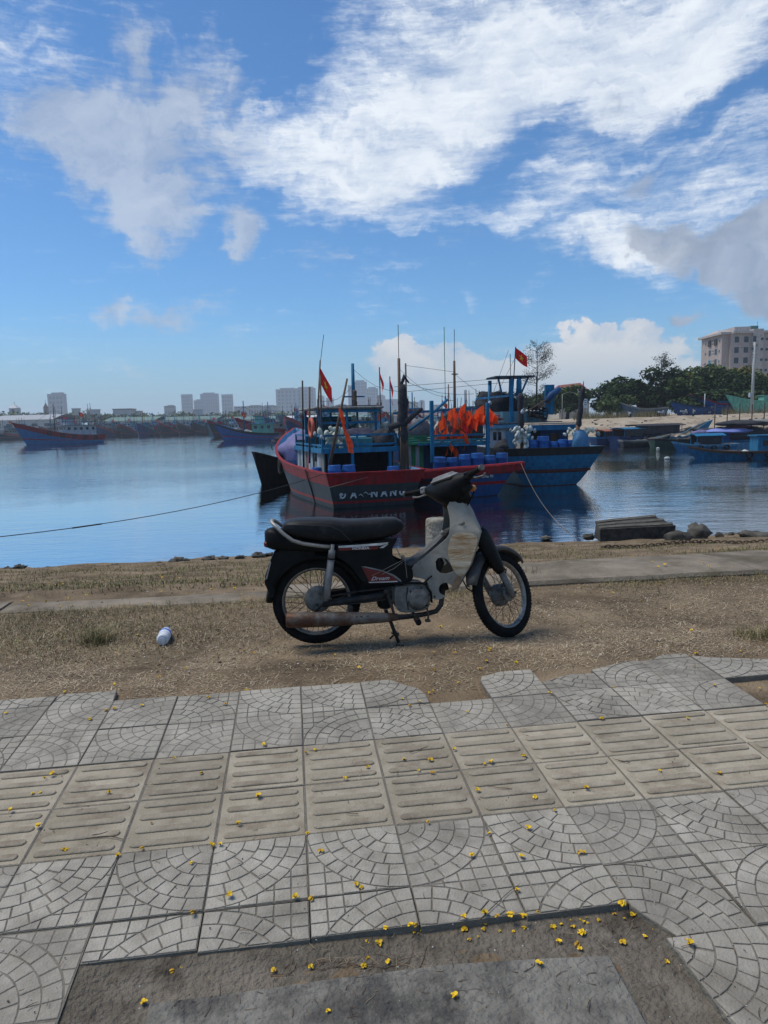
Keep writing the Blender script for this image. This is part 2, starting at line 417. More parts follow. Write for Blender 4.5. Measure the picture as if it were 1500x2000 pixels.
# water: one sheet to the horizon
def water_mat():
    m = bpy.data.materials.new('harbour_water'); m.use_nodes = True; nt = m.node_tree; N = nt.nodes; L = nt.links
    b = N['Principled BSDF']; b.inputs['Base Color'].default_value = (.72, .74, .74, 1); b.inputs['Metallic'].default_value = 1.0; b.inputs['Roughness'].default_value = .03
    b.inputs['IOR'].default_value = 1.33; b.inputs['Specular IOR Level'].default_value = .5
    tc = N.new('ShaderNodeTexCoord')
    hs = []
    for sc, rot, st, w, det in ((.55, .3, (1, 2.6, 1), 1.0, 3), (2.4, -.15, (1, 3.4, 1), .55, 4), (7, .1, (1, 2.2, 1), .09, 3)):
        mp = N.new('ShaderNodeMapping'); L.new(tc.outputs['Object'], mp.inputs[0]); mp.inputs['Rotation'].default_value = (0, 0, rot); mp.inputs['Scale'].default_value = st
        n = N.new('ShaderNodeTexNoise'); L.new(mp.outputs[0], n.inputs['Vector']); n.inputs['Scale'].default_value = sc; n.inputs['Detail'].default_value = det; n.inputs['Distortion'].default_value = .4
        k = N.new('ShaderNodeMath'); k.operation = 'MULTIPLY'; L.new(n.outputs[0], k.inputs[0]); k.inputs[1].default_value = w; hs.append(k)
    a = N.new('ShaderNodeMath'); a.operation = 'ADD'; L.new(hs[0].outputs[0], a.inputs[0]); L.new(hs[1].outputs[0], a.inputs[1])
    a2 = N.new('ShaderNodeMath'); a2.operation = 'ADD'; L.new(a.outputs[0], a2.inputs[0]); L.new(hs[2].outputs[0], a2.inputs[1])
    # calmer and more ruffled patches
    pt = N.new('ShaderNodeTexNoise'); L.new(tc.outputs['Object'], pt.inputs['Vector']); pt.inputs['Scale'].default_value = .06; pt.inputs['Detail'].default_value = 3
    pm = N.new('ShaderNodeMapRange'); L.new(pt.outputs[0], pm.inputs[0]); pm.inputs[1].default_value = .35; pm.inputs[2].default_value = .65; pm.inputs[3].default_value = .020; pm.inputs[4].default_value = .075
    bp = N.new('ShaderNodeBump'); L.new(a2.outputs[0], bp.inputs['Height']); bp.inputs['Distance'].default_value = .5; L.new(pm.outputs[0], bp.inputs['Strength'])
    L.new(bp.outputs[0], b.inputs['Normal'])
    return m
mb = MB(); mb.add([(-5000, -60, ZW), (5000, -60, ZW), (5000, 6000, ZW), (-5000, 6000, ZW)], [(0, 1, 2, 3)])
tag(mb.build('water', water_mat()), 'calm blue harbour water with soft ripples', kind='structure')

# the long low concrete kerb slabs behind the motorbike
m_conc = mat('weathered_concrete', (.14, .116, .085), (.255, .215, .162), rough=.92, scale=3.2, bump=.5, bscale=45, detail=9, spec=.15, dirt=(.11, .092, .062), dirt_at=(.5, .66), dirt_scale=1.7)
def kerb_slabs():
    root = tag(obj('kerb', None, None, (K0.x, K0.y, 0), .113), 'worn low concrete kerb of long slabs between the dirt and the bank', kind='structure')
    random.seed(4); x = -13.0
    while x < 17:
        w = random.uniform(1.7, 2.3); dpt = .60 + random.uniform(-.06, .06) + (.45 if x > 2.0 else 0)
        mb = MB(); rings = []
        n = 14
        def edge(t, s): return .03 * mnoise.noise(Vector((t * 2.7, s, x)))  + .012 * mnoise.noise(Vector((t * 13, s, x)))
        zt = (-.04 if x > 1.5 else -.058 if x > -.6 else -.078) + random.uniform(-.010, .004)
        front_t = []; 
        V = []; Fq = []
        for k in range(n + 1):
            t = x + .012 + (w - .024) * k / n
            f = edge(t, 0) ; b = dpt + edge(t, 5) * 2.5
            V += [(t, f + .012, -.2), (t, f, zt - .03), (t, f + .022, zt + .004 * mnoise.noise(Vector((t * 6, 1, 1)))), (t, dpt * .5, zt + .006), (t, b - .05, zt - .03), (t, b, zt - .25)]
        for k in range(n):
            for q in range(5):
                a = k * 6 + q; Fq.append((a, a + 6, a + 7, a + 1))
        Fq += [(0, 1, 2, 3, 4, 5), tuple(n * 6 + q for q in (5, 4, 3, 2, 1, 0))]
        mb.add(V, Fq); mb.build('kerb_slab', m_conc, root)
        x += w
kerb_slabs()

# ---- pavement tiles
m_grey = mat('grey_paving', (.26, .237, .192), (.385, .352, .29), rough=.88, scale=9, bump=.35, bscale=140, detail=9, spec=.2, rnd=.13, dirt=(.17, .15, .12), dirt_at=(.46, .72), dirt_scale=3.2)
m_joint = mat('joint_dirt', (.145, .13, .105), (.215, .195, .16), rough=.95, scale=20, bump=.5, spec=.1, rnd=0)
m_tact = mat('sand_coloured_paving', (.28, .24, .172), (.395, .345, .26), rough=.88, scale=7, bump=.35, bscale=130, detail=9, spec=.2, rnd=.12, dirt=(.17, .135, .095), dirt_at=(.5, .72), dirt_scale=5)
m_bar = mat('worn_brown_bar', (.25, .213, .155), (.35, .305, .23), rough=.88, scale=9, bump=.35, bscale=130, spec=.2, rnd=.1, dirt=(.16, .125, .09), dirt_at=(.5, .72), dirt_scale=6)
S_ = PS - .0035
def fan_cells(seed):
    """quarter fan of small setts centred on one tile corner, squares beyond it"""
    rnd = random.Random(seed); cells = []; w = S_ / 6.0
    for k in range(6):
        r0, r1 = k * w, (k + 1) * w
        n = (1, 2, 4, 5, 7, 8)[k]; off = 0
        cuts = [0] + [(q + 1) / n + rnd.uniform(-.12, .12) / n for q in range(n - 1)] + [1]
        for q in range(n):
            a0, a1 = cuts[q] * math.pi / 2, cuts[q + 1] * math.pi / 2
            st = 2 if n > 2 else 4
            pts = [(r1 * math.cos(a0 + (a1 - a0) * t / st), r1 * math.sin(a0 + (a1 - a0) * t / st)) for t in range(st + 1)]
            if r0 > 0: pts += [(r0 * math.cos(a1), r0 * math.sin(a1)), (r0 * math.cos(a0), r0 * math.sin(a0))]
            else: pts += [(0, 0)]
            cells.append(pts)
    g = S_ / 6
    for a in range(6):
        for b in range(6):
            q = [(a * g, b * g), ((a + 1) * g, b * g), ((a + 1) * g, (b + 1) * g), (a * g, (b + 1) * g)]
            cx, cy = (a + .5) * g, (b + .5) * g; l = math.hypot(cx, cy)
            if math.hypot((a + 1) * g, (b + 1) * g) <= S_: continue
            q = clip(q, -cx / l, -cy / l, -S_)
            if len(q) > 2 and area(q) > g * g * .08: cells.append(q)
    return cells
def tile_mesh(kind, seed, cuts=(), wear=0.0, top=-.0042):
    """one moulded tile, cut by half planes where it is broken; corner at the origin"""
    rnd = random.Random(seed * 13 + 5)
    out = [(0, 0), (S_, 0), (S_, S_), (0, S_)]
    for c in cuts: out = clip(out, *c)
    mb = MB(); n = len(out)
    inn = inset(out, .004) or out
    mb.prism(out, -.05, top, 1)
    # a plain rim shows only at the very edge; setts or bars stand 5 mm proud
    if kind == 'fan':
        for q in fan_cells(seed):
            for c in cuts: q = clip(q, *c) if len(q) > 2 else q
            if len(q) < 3 or area(q) < 1e-5: continue
            g = .0017 + rnd.uniform(0, .0010) + wear * .0004
            a = inset(q, g)
            if len(a) < 3 or area(a) < 4e-5: continue
            b = inset(a, .0016) or a
            h = -.0004 - rnd.uniform(0, .0008) + (-.0022 if top < -.004 and rnd.random() < wear * .15 else 0)
            if len(b) == len(a):
                k = len(a)
                mb.add([(x, y, top - .001) for x, y in a] + [(x, y, h - .0010) for x, y in a] + [(x, y, h) for x, y in b],
                       [[2 * k + i for i in range(k)]] + [(i, (i + 1) % k, k + (i + 1) % k, k + i) for i in range(k)] + [(k + i, k + (i + 1) % k, 2 * k + (i + 1) % k, 2 * k + i) for i in range(k)], 0)
            else: mb.prism(b, top - .001, h, 0)
    else:
        a = inset(out, .0015); b = inset(out, .0045); k = len(a)
        if len(b) == k:
            mb.add([(x, y, top - .001) for x, y in a] + [(x, y, -.0015) for x, y in b], [[k + i for i in range(k)]] + [(i, (i + 1) % k, k + (i + 1) % k, k + i) for i in range(k)], 0)
        for r in range(4):
            cy = S_ * (r + .5) / 4; hw, hl = .0155, S_ / 2 - .022
            st = []
            for t in range(7): st.append((S_ / 2 + hl - hw + hw * math.cos(-math.pi / 2 + math.pi * t / 6), cy + hw * math.sin(-math.pi / 2 + math.pi * t / 6)))
            for t in range(7): st.append((S_ / 2 - hl + hw + hw * math.cos(math.pi / 2 + math.pi * t / 6), cy + hw * math.sin(math.pi / 2 + math.pi * t / 6)))
            for c in cuts: st = clip(st, *c) if len(st) > 2 else st
            if len(st) < 3: continue
            s2 = [(S_ / 2 + (x - S_ / 2) * .978, cy + (y - cy) * .8) for x, y in st]
            if True:
                k = len(st)
                mb.add([(x, y, -.0045) for x, y in st] + [(x, y, .0022) for x, y in st] + [(x, y, .0044) for x, y in s2], [[2 * k + i for i in range(k)]] + [(q * k + i, q * k + (i + 1) % k, (q + 1) * k + (i + 1) % k, (q + 1) * k + i) for q in (0, 1) for i in range(k)], 2)
    me = bpy.data.meshes.new('tile'); me.from_pydata(mb.v, [], mb.f)
    for x in (m_tact if kind == 'bar' else m_grey, m_joint, m_bar): me.materials.append(x)
    me.polygons.foreach_set('material_index', mb.m); me.update()
    return me
def pavement():
    root = tag(obj('pavement', None, None, (0, 0, 0)), 'pavement of grey fan-patterned tiles with a sand-coloured tactile strip', kind='structure')
    tilt = Matrix.Rotation(math.atan(.0408), 4, 'X')
    fan = [tile_mesh('fan', s, (), w) for s, w in ((1, 0), (2, .3), (3, .8), (4, .2))] + [tile_mesh('fan', 5, (), .3, -.0022), tile_mesh('fan', 6, (), .9, -.0016)]; bar = [tile_mesh('bar', 1)]
    random.seed(11)
    broken = {}          # (i, j): half planes in tile space (turned with the grid): nx, ny, d in tile units
    for i in range(-14, 0): broken[(i, 4)] = [(0, 1, .43 + random.uniform(-.06, .06))]
    broken[(-1, 4)] = [(0, 1, .45), (1, .1, .98)]
    broken[(4, 3)] = [(.51, .49, .74), (.95, .3, 1.04)]
    broken[(6, 3)] = [(-.9, .35, .24), (-.35, .95, .80)]
    broken[(7, 3)] = [(-.35, 1, .46), (.1, 1, .73)]
    broken[(8, 3)] = [(-.32, 1, .76)]
    broken[(9, 4)] = [(0, 1, .18), (-.5, .8, -.12)]
    broken[(10, 3)] = [(.32, 1, 1.0)]
    broken[(11, 3)] = [(.32, 1, .72)]
    for i in range(1, 6): broken[(i, -2)] = [(0, -1, -(.56 - .022 * i + random.uniform(-.012, .012)))]
    broken[(6, -2)] = [(-.87, -.48, -.20)]
    broken[(6, -3)] = [(-.98, -.05, -.16)]
    miss = {(5, 3), (10, 2)} | {(i, j) for i in range(1, 6) for j in (-3, -4, -5)} | {(6, -4), (6, -5)}
    fill = MB()
    for j in range(-6, 5):
        for i in range(-14, 20):
            if (i, j) in miss: continue
            if j == 4 and (i, j) not in broken: continue
            if j == 3 and i > 13: continue
            c = pgrid(i + .5, j + .5); l = pgrid(i, j)
            if c.y < .8: continue
            if abs(c.x) > .72 * c.y + 1.5: continue
            kind = 'bar' if j in (0, 1) else 'fan'
            if (i, j) not in broken: fill.add([pgrid(i + a, j + b) + Vector((0, 0, -.0055)) for a, b in ((0, 0), (1, 0), (1, 1), (0, 1))], [(0, 1, 2, 3)])
            # circle centres sit on every second corner
            if kind == 'fan':
                di = 0 if i % 2 == 0 else 1; dj = 0 if j % 2 == 0 else 1
                q = {(0, 0): 0, (1, 0): 1, (1, 1): 2, (0, 1): 3}[(di, dj)]
                if j >= 2 and random.random() < .3: q = random.randrange(4)
            else: q = random.choice((0, 2))
            cuts = broken.get((i, j))
            if cuts:
                # express the cut in the turned tile's own axes
                cc = []
                for nx, ny, d in cuts:
                    nx2, ny2, d2 = nx, ny, d - .5 * (nx + ny)
                    for _ in range(q): nx2, ny2 = ny2, -nx2
                    cc.append((nx2, ny2, (d2 + .5 * (nx2 + ny2)) * S_))
                me = tile_mesh(kind, random.randint(1, 99), cc, .4)
            else: me = random.choice(fan if j >= -1 else fan[:4]) if kind == 'fan' else bar[0]
            o = bpy.data.objects.new('tile', me); COL.objects.link(o); o.parent = root
            lift = random.uniform(-.003, .003)
            M = Matrix.Translation((c.x, c.y, c.z + lift)) @ tilt @ Matrix.Rotation(PT + q * math.pi / 2 + random.uniform(-.004, .004), 4, 'Z') @ Matrix.Rotation(random.uniform(-.004, .004), 4, 'X') @ Matrix.Translation((-S_ / 2, -S_ / 2, 0))
            o.matrix_local = M
    tag(fill.build('joint_sand', m_joint, root), kind='stuff')
pavement()
# concrete slab in the opening where tiles are missing
m_slab = mat('dark_rough_concrete', (.135, .125, .105), (.245, .23, .195), rough=.95, scale=8, bump=.9, bscale=55, detail=10, spec=.15, rnd=0, dirt=(.07, .066, .06), dirt_at=(.52, .68), dirt_scale=5)
def pit_slab():
    mb = MB(); top = []
    a = [(1.67, -1.9), (2.4, -1.905), (3.2, -1.89), (4.16, -1.90), (4.9, -1.96), (5.58, -2.03), (5.575, -2.5), (5.56, -3.2), (5.55, -5), (1.68, -5), (1.69, -3), (1.675, -2.3)][::-1]
    ins = [(3.6 + (p[0] - 3.6) * .988, -3.4 + (p[1] + 3.4) * .985) for p in a]
    V = [pgrid(*p) + Vector((0, 0, -.07)) for p in a] + [pgrid(*p) + Vector((0, 0, -.024)) for p in a] + [pgrid(*p) + Vector((0, 0, -.017)) for p in ins]
    n = len(a)
    mb.add(V, [[2 * n + k for k in range(n)]] + [(k, (k + 1) % n, n + (k + 1) % n, n + k) for k in range(n)] + [(n + k, n + (k + 1) % n, 2 * n + (k + 1) % n, 2 * n + k) for k in range(n)])
    tag(mb.build('concrete_slab', m_slab), 'rough dark concrete slab sunk in the opening of the near pavement', 'slab')
    for f in mb.f: pass
pit_slab()
def pit_soil():
    n = 46; I, J = np.meshgrid(np.linspace(.98, 6.22, n), np.linspace(-5.2, -1.42, n)); P = [pgrid(a, b) for a, b in zip(I.ravel(), J.ravel())]
    V = np.array([(p.x, p.y, p.z) for p in P]); e = np.maximum.reduce([sstep(-1.75, -1.45, J.ravel() + .02 * (I.ravel() - 1)) * (.35 + .65 * sstep(4.2, 2.0, I.ravel())), sstep(1.35, 1.0, I.ravel()), .7 * sstep(5.95, 6.2, I.ravel())]); V[:, 2] += -.0285 + .021 * e * (.8 + .35 * fbm2(V[:, 0], V[:, 1], 9, 1)) + fbm2(V[:, 0], V[:, 1], 7, 2) * .004 + fbm2(V[:, 0], V[:, 1], 26, 5) * .002
    K = np.arange(n * n).reshape(n, n); T = np.stack([K[:-1, :-1], K[:-1, 1:], K[1:, 1:], K[1:, :-1]], -1).reshape(-1, 4)
    m = mat('gritty_grey_soil', (.105, .09, .068), (.215, .185, .145), rough=.95, scale=5, bump=1, bscale=70, detail=10, spec=.1, rnd=0, dirt=(.06, .05, .038), dirt_at=(.5, .68), dirt_scale=6)
    tag(obj('pit_soil', fast_mesh('pit_soil', V, T, m, smooth=True)), 'gritty grey-brown soil in the opening of the near pavement', kind='structure')
pit_soil()

# ------------------------------------------------------------------ grass, straw and litter (stuff)
def blades(n, sampler, length, width, lie, seed, mats, name, label, curve=.4):
    r = np.random.default_rng(seed); X, Y = sampler(r, n); n = len(X); Z = ground_z(X, Y)
    a = r.uniform(0, 2 * math.pi, n); l = length[0] + (length[1] - length[0]) * r.random(n) ** 1.6
    t = np.clip(r.normal(lie[0], lie[1], n), .02, 1.5)               # angle above the ground
    dx, dy, dz = np.cos(a) * np.cos(t), np.sin(a) * np.cos(t), np.sin(t)
    w = width * (.6 + .8 * r.random(n)); sx, sy = -np.sin(a) * w, np.cos(a) * w
    b = np.stack([X, Y, Z + .001], -1); d = np.stack([dx, dy, dz], -1) * l[:, None]; sd = np.stack([sx, sy, np.zeros(n)], -1)
    bend = np.stack([r.normal(0, .25, n) * l, r.normal(0, .25, n) * l, -curve * dz * l * .6], -1)
    mid = b + d * .55; tip = b + d + bend
    up = np.array([0, 0, .0015])
    V = np.stack([b - sd, b + sd, mid + sd * .8 + up, mid - sd * .8 + up, tip], 1).reshape(-1, 3)
    o = np.arange(n)[:, None] * 5
    T = np.concatenate([o + np.array([[0, 1, 2]]), o + np.array([[0, 2, 3]]), o + np.array([[3, 2, 4]])], 0)
    mi = r.integers(0, len(mats), n); mi = np.concatenate([mi, mi, mi])
    return tag(obj(name, fast_mesh(name, V, T, mats, mi)), label, kind='stuff')
m_straw = [mat('straw_%d' % k, c, rough=.8, bump=0, scale=3, var=.25, rnd=0, spec=.2) for k, c in enumerate(((.37, .29, .18), (.29, .22, .135), (.46, .385, .265), (.19, .14, .09)))]
m_blade = [mat('grass_%d' % k, c, rough=.7, bump=0, scale=3, var=.3, rnd=0, spec=.25) for k, c in enumerate(((.10, .115, .035), (.15, .14, .05), (.24, .20, .085), (.07, .085, .03)))]
def patch_noise(X, Y, f, s): return fbm2(X, Y, f, s)
def s_dirt(r, n):
    Y = r.uniform(3.3, 6.3, n); X = r.uniform(-1, 1, n) * (Y * .64 + .8)
    dx, dy = X - PX0, Y - PY0
    i = (dx * math.cos(PT) + dy * math.sin(PT)) / PS; j = (-dx * math.sin(PT) + dy * math.cos(PT)) / PS
    d = kerb_d(X, Y)
    ok = ((j > 4.05) & ((i > 0) | (j > 4.5)) | ((j > 3.05) & (i > 5.05) & (i < 5.95))) & (d < .02) & (patch_noise(X, Y, 3.1, 2) + r.normal(0, .35, n) > -.12)
    return X[ok], Y[ok]
blades(110000, s_dirt, (.015, .055), .0017, (.12, .18), 1, m_straw, 'dry_grass', 'dry straw-coloured grass trodden into the soil around the motorbike')
def s_edge(r, n):
    t = r.uniform(-4.6, 6.4, n); d = -np.abs(r.normal(0, .16, n)) + .0
    X = K0.x + KD.x * t + KN.x * d; Y = K0.y + KD.y * t + KN.y * d
    ok = patch_noise(X, Y, 1.9, 7) > -.35
    return X[ok], Y[ok]
blades(9000, s_edge, (.03, .10), .0013, (.8, .35), 2, m_blade + m_straw[:2], 'kerb_grass', 'thin grass growing along the front edge of the kerb')
def s_bank(r, n):
    t = r.uniform(-11, 15, n); d = .5 + 10 * r.random(n) ** 1.5
    X = K0.x + KD.x * t + KN.x * d; Y = K0.y + KD.y * t + KN.y * d
    g = patch_noise(X, Y, .75, 1) + r.normal(0, .22, n) + np.where(X < 0, .38, -.15) - np.where(d < 1.15, .5, 0)
    ok = (g > .05) & (d < 9.0)
    return X[ok], Y[ok]
blades(90000, s_bank, (.02, .085), .0034, (.8, .35), 3, m_blade + [m_blade[1], m_straw[1]], 'bank_grass', 'yellow-green grass on the bank above the waterline')
def s_left(r, n):
    X = r.normal(-2.35, .75, n); Y = r.normal(4.75, .33, n); ok = (kerb_d(X, Y) < -.02) & (Y > 3.95)
    return X[ok], Y[ok]
blades(12000, s_left, (.02, .075), .0016, (.65, .35), 4, m_blade[1:] + m_straw, 'soil_grass', 'short fading grass in the dirt at the far side of the bottle')
def tuft(px, py, n, h, sp, seed, label):
    r = np.random.default_rng(seed); p = onz(px, py, -.088)
    def sm(rr, k): return p.x + rr.normal(0, sp, k), p.y + rr.normal(0, sp, k)
    mats = m_blade[:3] + m_straw[:2]
    o = blades(n, sm, (h * .45, h), .0014, (1.05, .3), seed, mats, 'grass_tuft', label)
    o['kind'] = 'thing'; o['category'] = 'grass tuft'; return o
tuft(192, 1255, 650, .17, .055, 21, 'round dry-green grass tuft in the dirt at the far side of the bottle')
tuft(1480, 1275, 420, .12, .07, 22, 'loose grass tuft at the right edge of the dirt near the tiles')
tuft(1040, 1128, 90, .16, .05, 23, 'sparse upright grass tuft on the kerb beside the front wheel')
# twigs and crumbs lying about on the tiles
def litter():
    r = random.Random(8); mb = MB()
    def stick(px, py, L, rr, m, dz=.004):
        z = 0
        p = onz(px, py, 0)
        for _ in range(4): p = onz(px, py, pav_z(p.y) + dz)
        a = r.uniform(0, math.pi); pts = []; b = a
        q = Vector(p)
        for k in range(5):
            pts.append(q.copy()); b += r.uniform(-.35, .35); q += Vector((math.cos(b), math.sin(b), r.uniform(-.02, .05))) * L / 4
        for k in pts: k.z = max(k.z, pav_z(k.y) + dz + rr)
        mb.tube(pts, [rr, rr, rr * .8, rr * .7, rr * .4], m, 4)
    for k in range(150): stick(r.uniform(0, 1500), r.uniform(1390, 1990), r.uniform(.008, .035), r.uniform(.0006, .0012), r.choice((0, 0, 1, 2)))
    for k in range(150):                                                        # denser drift along the pit edge
        t = r.random(); px = 880 + 420 * t; stick(px + r.gauss(0, 25), 1812 - 28 * t + r.gauss(0, 14), r.uniform(.02, .09), r.uniform(.0006, .0013), r.choice((0, 1, 1, 2)), -.027)
    for k in range(90): stick(r.gauss(640, 90), 1880 + r.gauss(0, 10), r.uniform(.02, .08), r.uniform(.0006, .0012), r.choice((0, 1, 2)), -.027)
    for k in range(110): stick(r.uniform(180, 1400), r.uniform(1850, 1990), r.uniform(.01, .04), r.uniform(.0005, .0011), r.choice((0, 1, 2)), -.016)
    for px, py, L in ((845, 1382, .1), (1000, 1542, .09), (240, 1640, .13), (180, 1632, .05), (935, 1800, .2), (700, 1590, .05), (1230, 1490, .07), (800, 1470, .09), (1380, 1350, .1)): stick(px, py, L, .0016, 0)
    tag(mb.build('twig_litter', [mat('dark_twig', (.07, .045, .03), rough=.8, bump=0, rnd=0), mat('pale_twig', (.30, .23, .14), rough=.8, bump=0, rnd=0), mat('brown_twig', (.16, .10, .06), rough=.8, bump=0, rnd=0)]), 'small twigs and dry bits scattered over the paving', kind='stuff')
    # pale grit
    mb = MB()
    for k in range(420):
        px, py = r.uniform(0, 1500), r.uniform(1290, 1995); p = onz(px, py, 0)
        for _ in range(3): p = onz(px, py, pav_z(p.y))
        s = r.uniform(.0008, .0028); mb.ball((p.x, p.y, p.z + s * .3), (s, s * r.uniform(.6, 1.3), s * .6), r.choice((0, 1, 1)), 5, 3)
    tag(mb.build('grit', [mat('pale_grit', (.5, .47, .42), rough=.9, bump=0, rnd=0), mat('dark_grit', (.09, .075, .06), rough=.9, bump=0, rnd=0)]), 'tiny pale and dark grit scattered over the tiles', kind='stuff')
litter()
def pebbles():
    r = random.Random(12); mb = MB()
    for q in range(500):
        px, py = r.uniform(0, 1500), r.uniform(1150, 1345); P = onz(px, py, -.09); i, j = to_grid(P.x, P.y)
        if j < 4.6: continue
        z = float(ground_z(P.x, P.y)) if kerb_d(P.x, P.y) < 0 or P.x < -1.9 else -.04
        s = r.uniform(.003, .009) * (1.6 if r.random() < .06 else 1); mb.ball((P.x, P.y, z + s * .3), (s, s * r.uniform(.7, 1.3), s * .6), r.choice((0, 1, 1, 2)), 6, 4, .3, q)
    for q in range(260):
        px, py = r.uniform(0, 1500), r.uniform(1195, 1345); P = onz(px, py, -.09); i, j = to_grid(P.x, P.y)
        if j < 4.6: continue
        z = float(ground_z(P.x, P.y)); a = r.uniform(0, 3.1); l = r.uniform(.02, .09); mb.tube([(P.x, P.y, z + .003), (P.x + math.cos(a) * l * .5, P.y + math.sin(a) * l * .5, z + .006), (P.x + math.cos(a + .3) * l, P.y + math.sin(a + .3) * l, z + .003)], .0012, r.choice((1, 2)), 4)
    tag(mb.build('pebbles', [MATS['pale_grit'], MATS['dark_grit'], MATS['brown_twig']]), 'small stones and twigs scattered over the bare dirt', kind='stuff')
pebbles()

# ------------------------------------------------------------------ fallen flowers
m_petal = mat('yellow_petal', (.60, .38, .012), (.75, .50, .02), rough=.6, scale=60, bump=0, rnd=.2, spec=.3)
m_petal2 = mat('ochre_petal', (.45, .25, .015), (.62, .38, .02), rough=.65, scale=60, bump=0, rnd=.2)
m_calyx = mat('brown_calyx', (.16, .09, .02), rough=.7, bump=0)
def flower_mesh(seed):
    r = random.Random(seed); mb = MB()
    old = seed >= 4
    for k in range(3 if old else 6):
        a = 2 * math.pi * k / 6 + r.uniform(-.4, .4); el = r.uniform(-.1, .35 if old else 1.0); l = r.uniform(.008, .014); w = l * r.uniform(.35, .6)
        d = Vector((math.cos(a) * math.cos(el), math.sin(a) * math.cos(el), math.sin(el))); s = Vector((-math.sin(a), math.cos(a), r.uniform(-.3, .3))).normalized(); u = d.cross(s)
        c = Vector((0, 0, .006)); V = []
        for t, ww, cu in ((0, .25, 0), (.35, .8, .1), (.7, 1, .0), (1, .55, -.25)):
            for q in (-1, -.35, .35, 1): V.append(c + d * l * t + s * w * ww * q + u * l * (cu + .22 * abs(q) + r.uniform(-.07, .07)))
        Fq = [(i * 4 + j, i * 4 + j + 1, i * 4 + j + 5, i * 4 + j + 4) for i in range(3) for j in range(3)]
        mb.add([(v.x, v.y, max(v.z, .0006)) for v in V], Fq, (1 if r.random() < .7 else 2) if old else (0 if r.random() < .75 else 1), True)
    mb.ball((0, 0, .006), .0035, 2, 6, 4); mb.tube([(0, 0, .006), (.006, .004, .003), (.012, .006, .0015)], .0009, 2, 4)
    me = bpy.data.meshes.new('flower'); me.from_pydata(mb.v, [], mb.f)
    for x in (m_petal, m_petal2, m_calyx): me.materials.append(x)
    me.polygons.foreach_set('material_index', mb.m); me.polygons.foreach_set('use_smooth', mb.sm); me.update()
    return me
FL = [flower_mesh(k) for k in range(5)]
FLOWERS = '''226,1277 476,1273 496,1276 362,1308 311,1323 224,1339 127,1353 482,1350 12,1394 209,1389 223,1387 277,1380 176,1406 406,1364 441,1376 516,1457 597,1472 616,1465 340,1482 396,1511 103,1513 87,1522 65,1551 79,1549 214,1548 21,1585 504,1558 718,1499 674,1522 295,1609 465,1611 77,1615 125,1662 231,1673 279,1658 414,1654 431,1652 601,1629 375,1688 625,1663 450,1751 695,1732 705,1735 577,1754 610,1756 845,1276 887,1276 955,1272 950,1293 806,1310 937,1308 1008,1297 1360,1278 1446,1273 1356,1303 896,1335 845,1352 838,1354 1074,1356 1199,1343 1395,1340 1484,1346 1495,1378 786,1367 802,1379 820,1372 912,1392 1175,1405 1343,1405 992,1419 886,1466 789,1486 839,1486 818,1506 845,1510 946,1493 961,1491 1024,1479 1289,1506 1406,1514 1144,1541 931,1546 1045,1558 1084,1585 837,1606 956,1630 1031,1621 921,1673 1018,1677 1130,1667 1141,1668 1010,1742 754,1815 802,1810 813,1808 759,1881 907,1795 907,1819 946,1786 968,1791 1018,1794 1024,1792 999,1790 1023,1816 1051,1783 1078,1815 1090,1843 1138,1825 1134,1856 1132,1846 1055,1888 889,1951 1216,1768 1235,1790 1276,1795 1301,1881 1346,1848 1215,1843 1259,1833 341,1900 355,1892 282,1962 534,1898 606,1891 716,1871 718,1844 740,1847 709,1889 640,1978 380,1785
269,1242 289,1184 490,1187 472,1163 396,1148 414,1152 458,1151 364,1160 317,1157 119,1185 56,1185 90,1177 133,1170 55,1167 44,1175 15,1157 142,1185 170,1163 1071,1118 1135,1148 1197,1159 1234,1138 1290,1142 1380,1143 1253,1174 1351,1233 1286,1109 1298,1103 1386,1107 1373,1100 1430,1108 1164,1092 1235,1088 860,1226 846,1310 890,1276 956,1270 700,1305 655,1280 730,1255'''
FSPOT = []
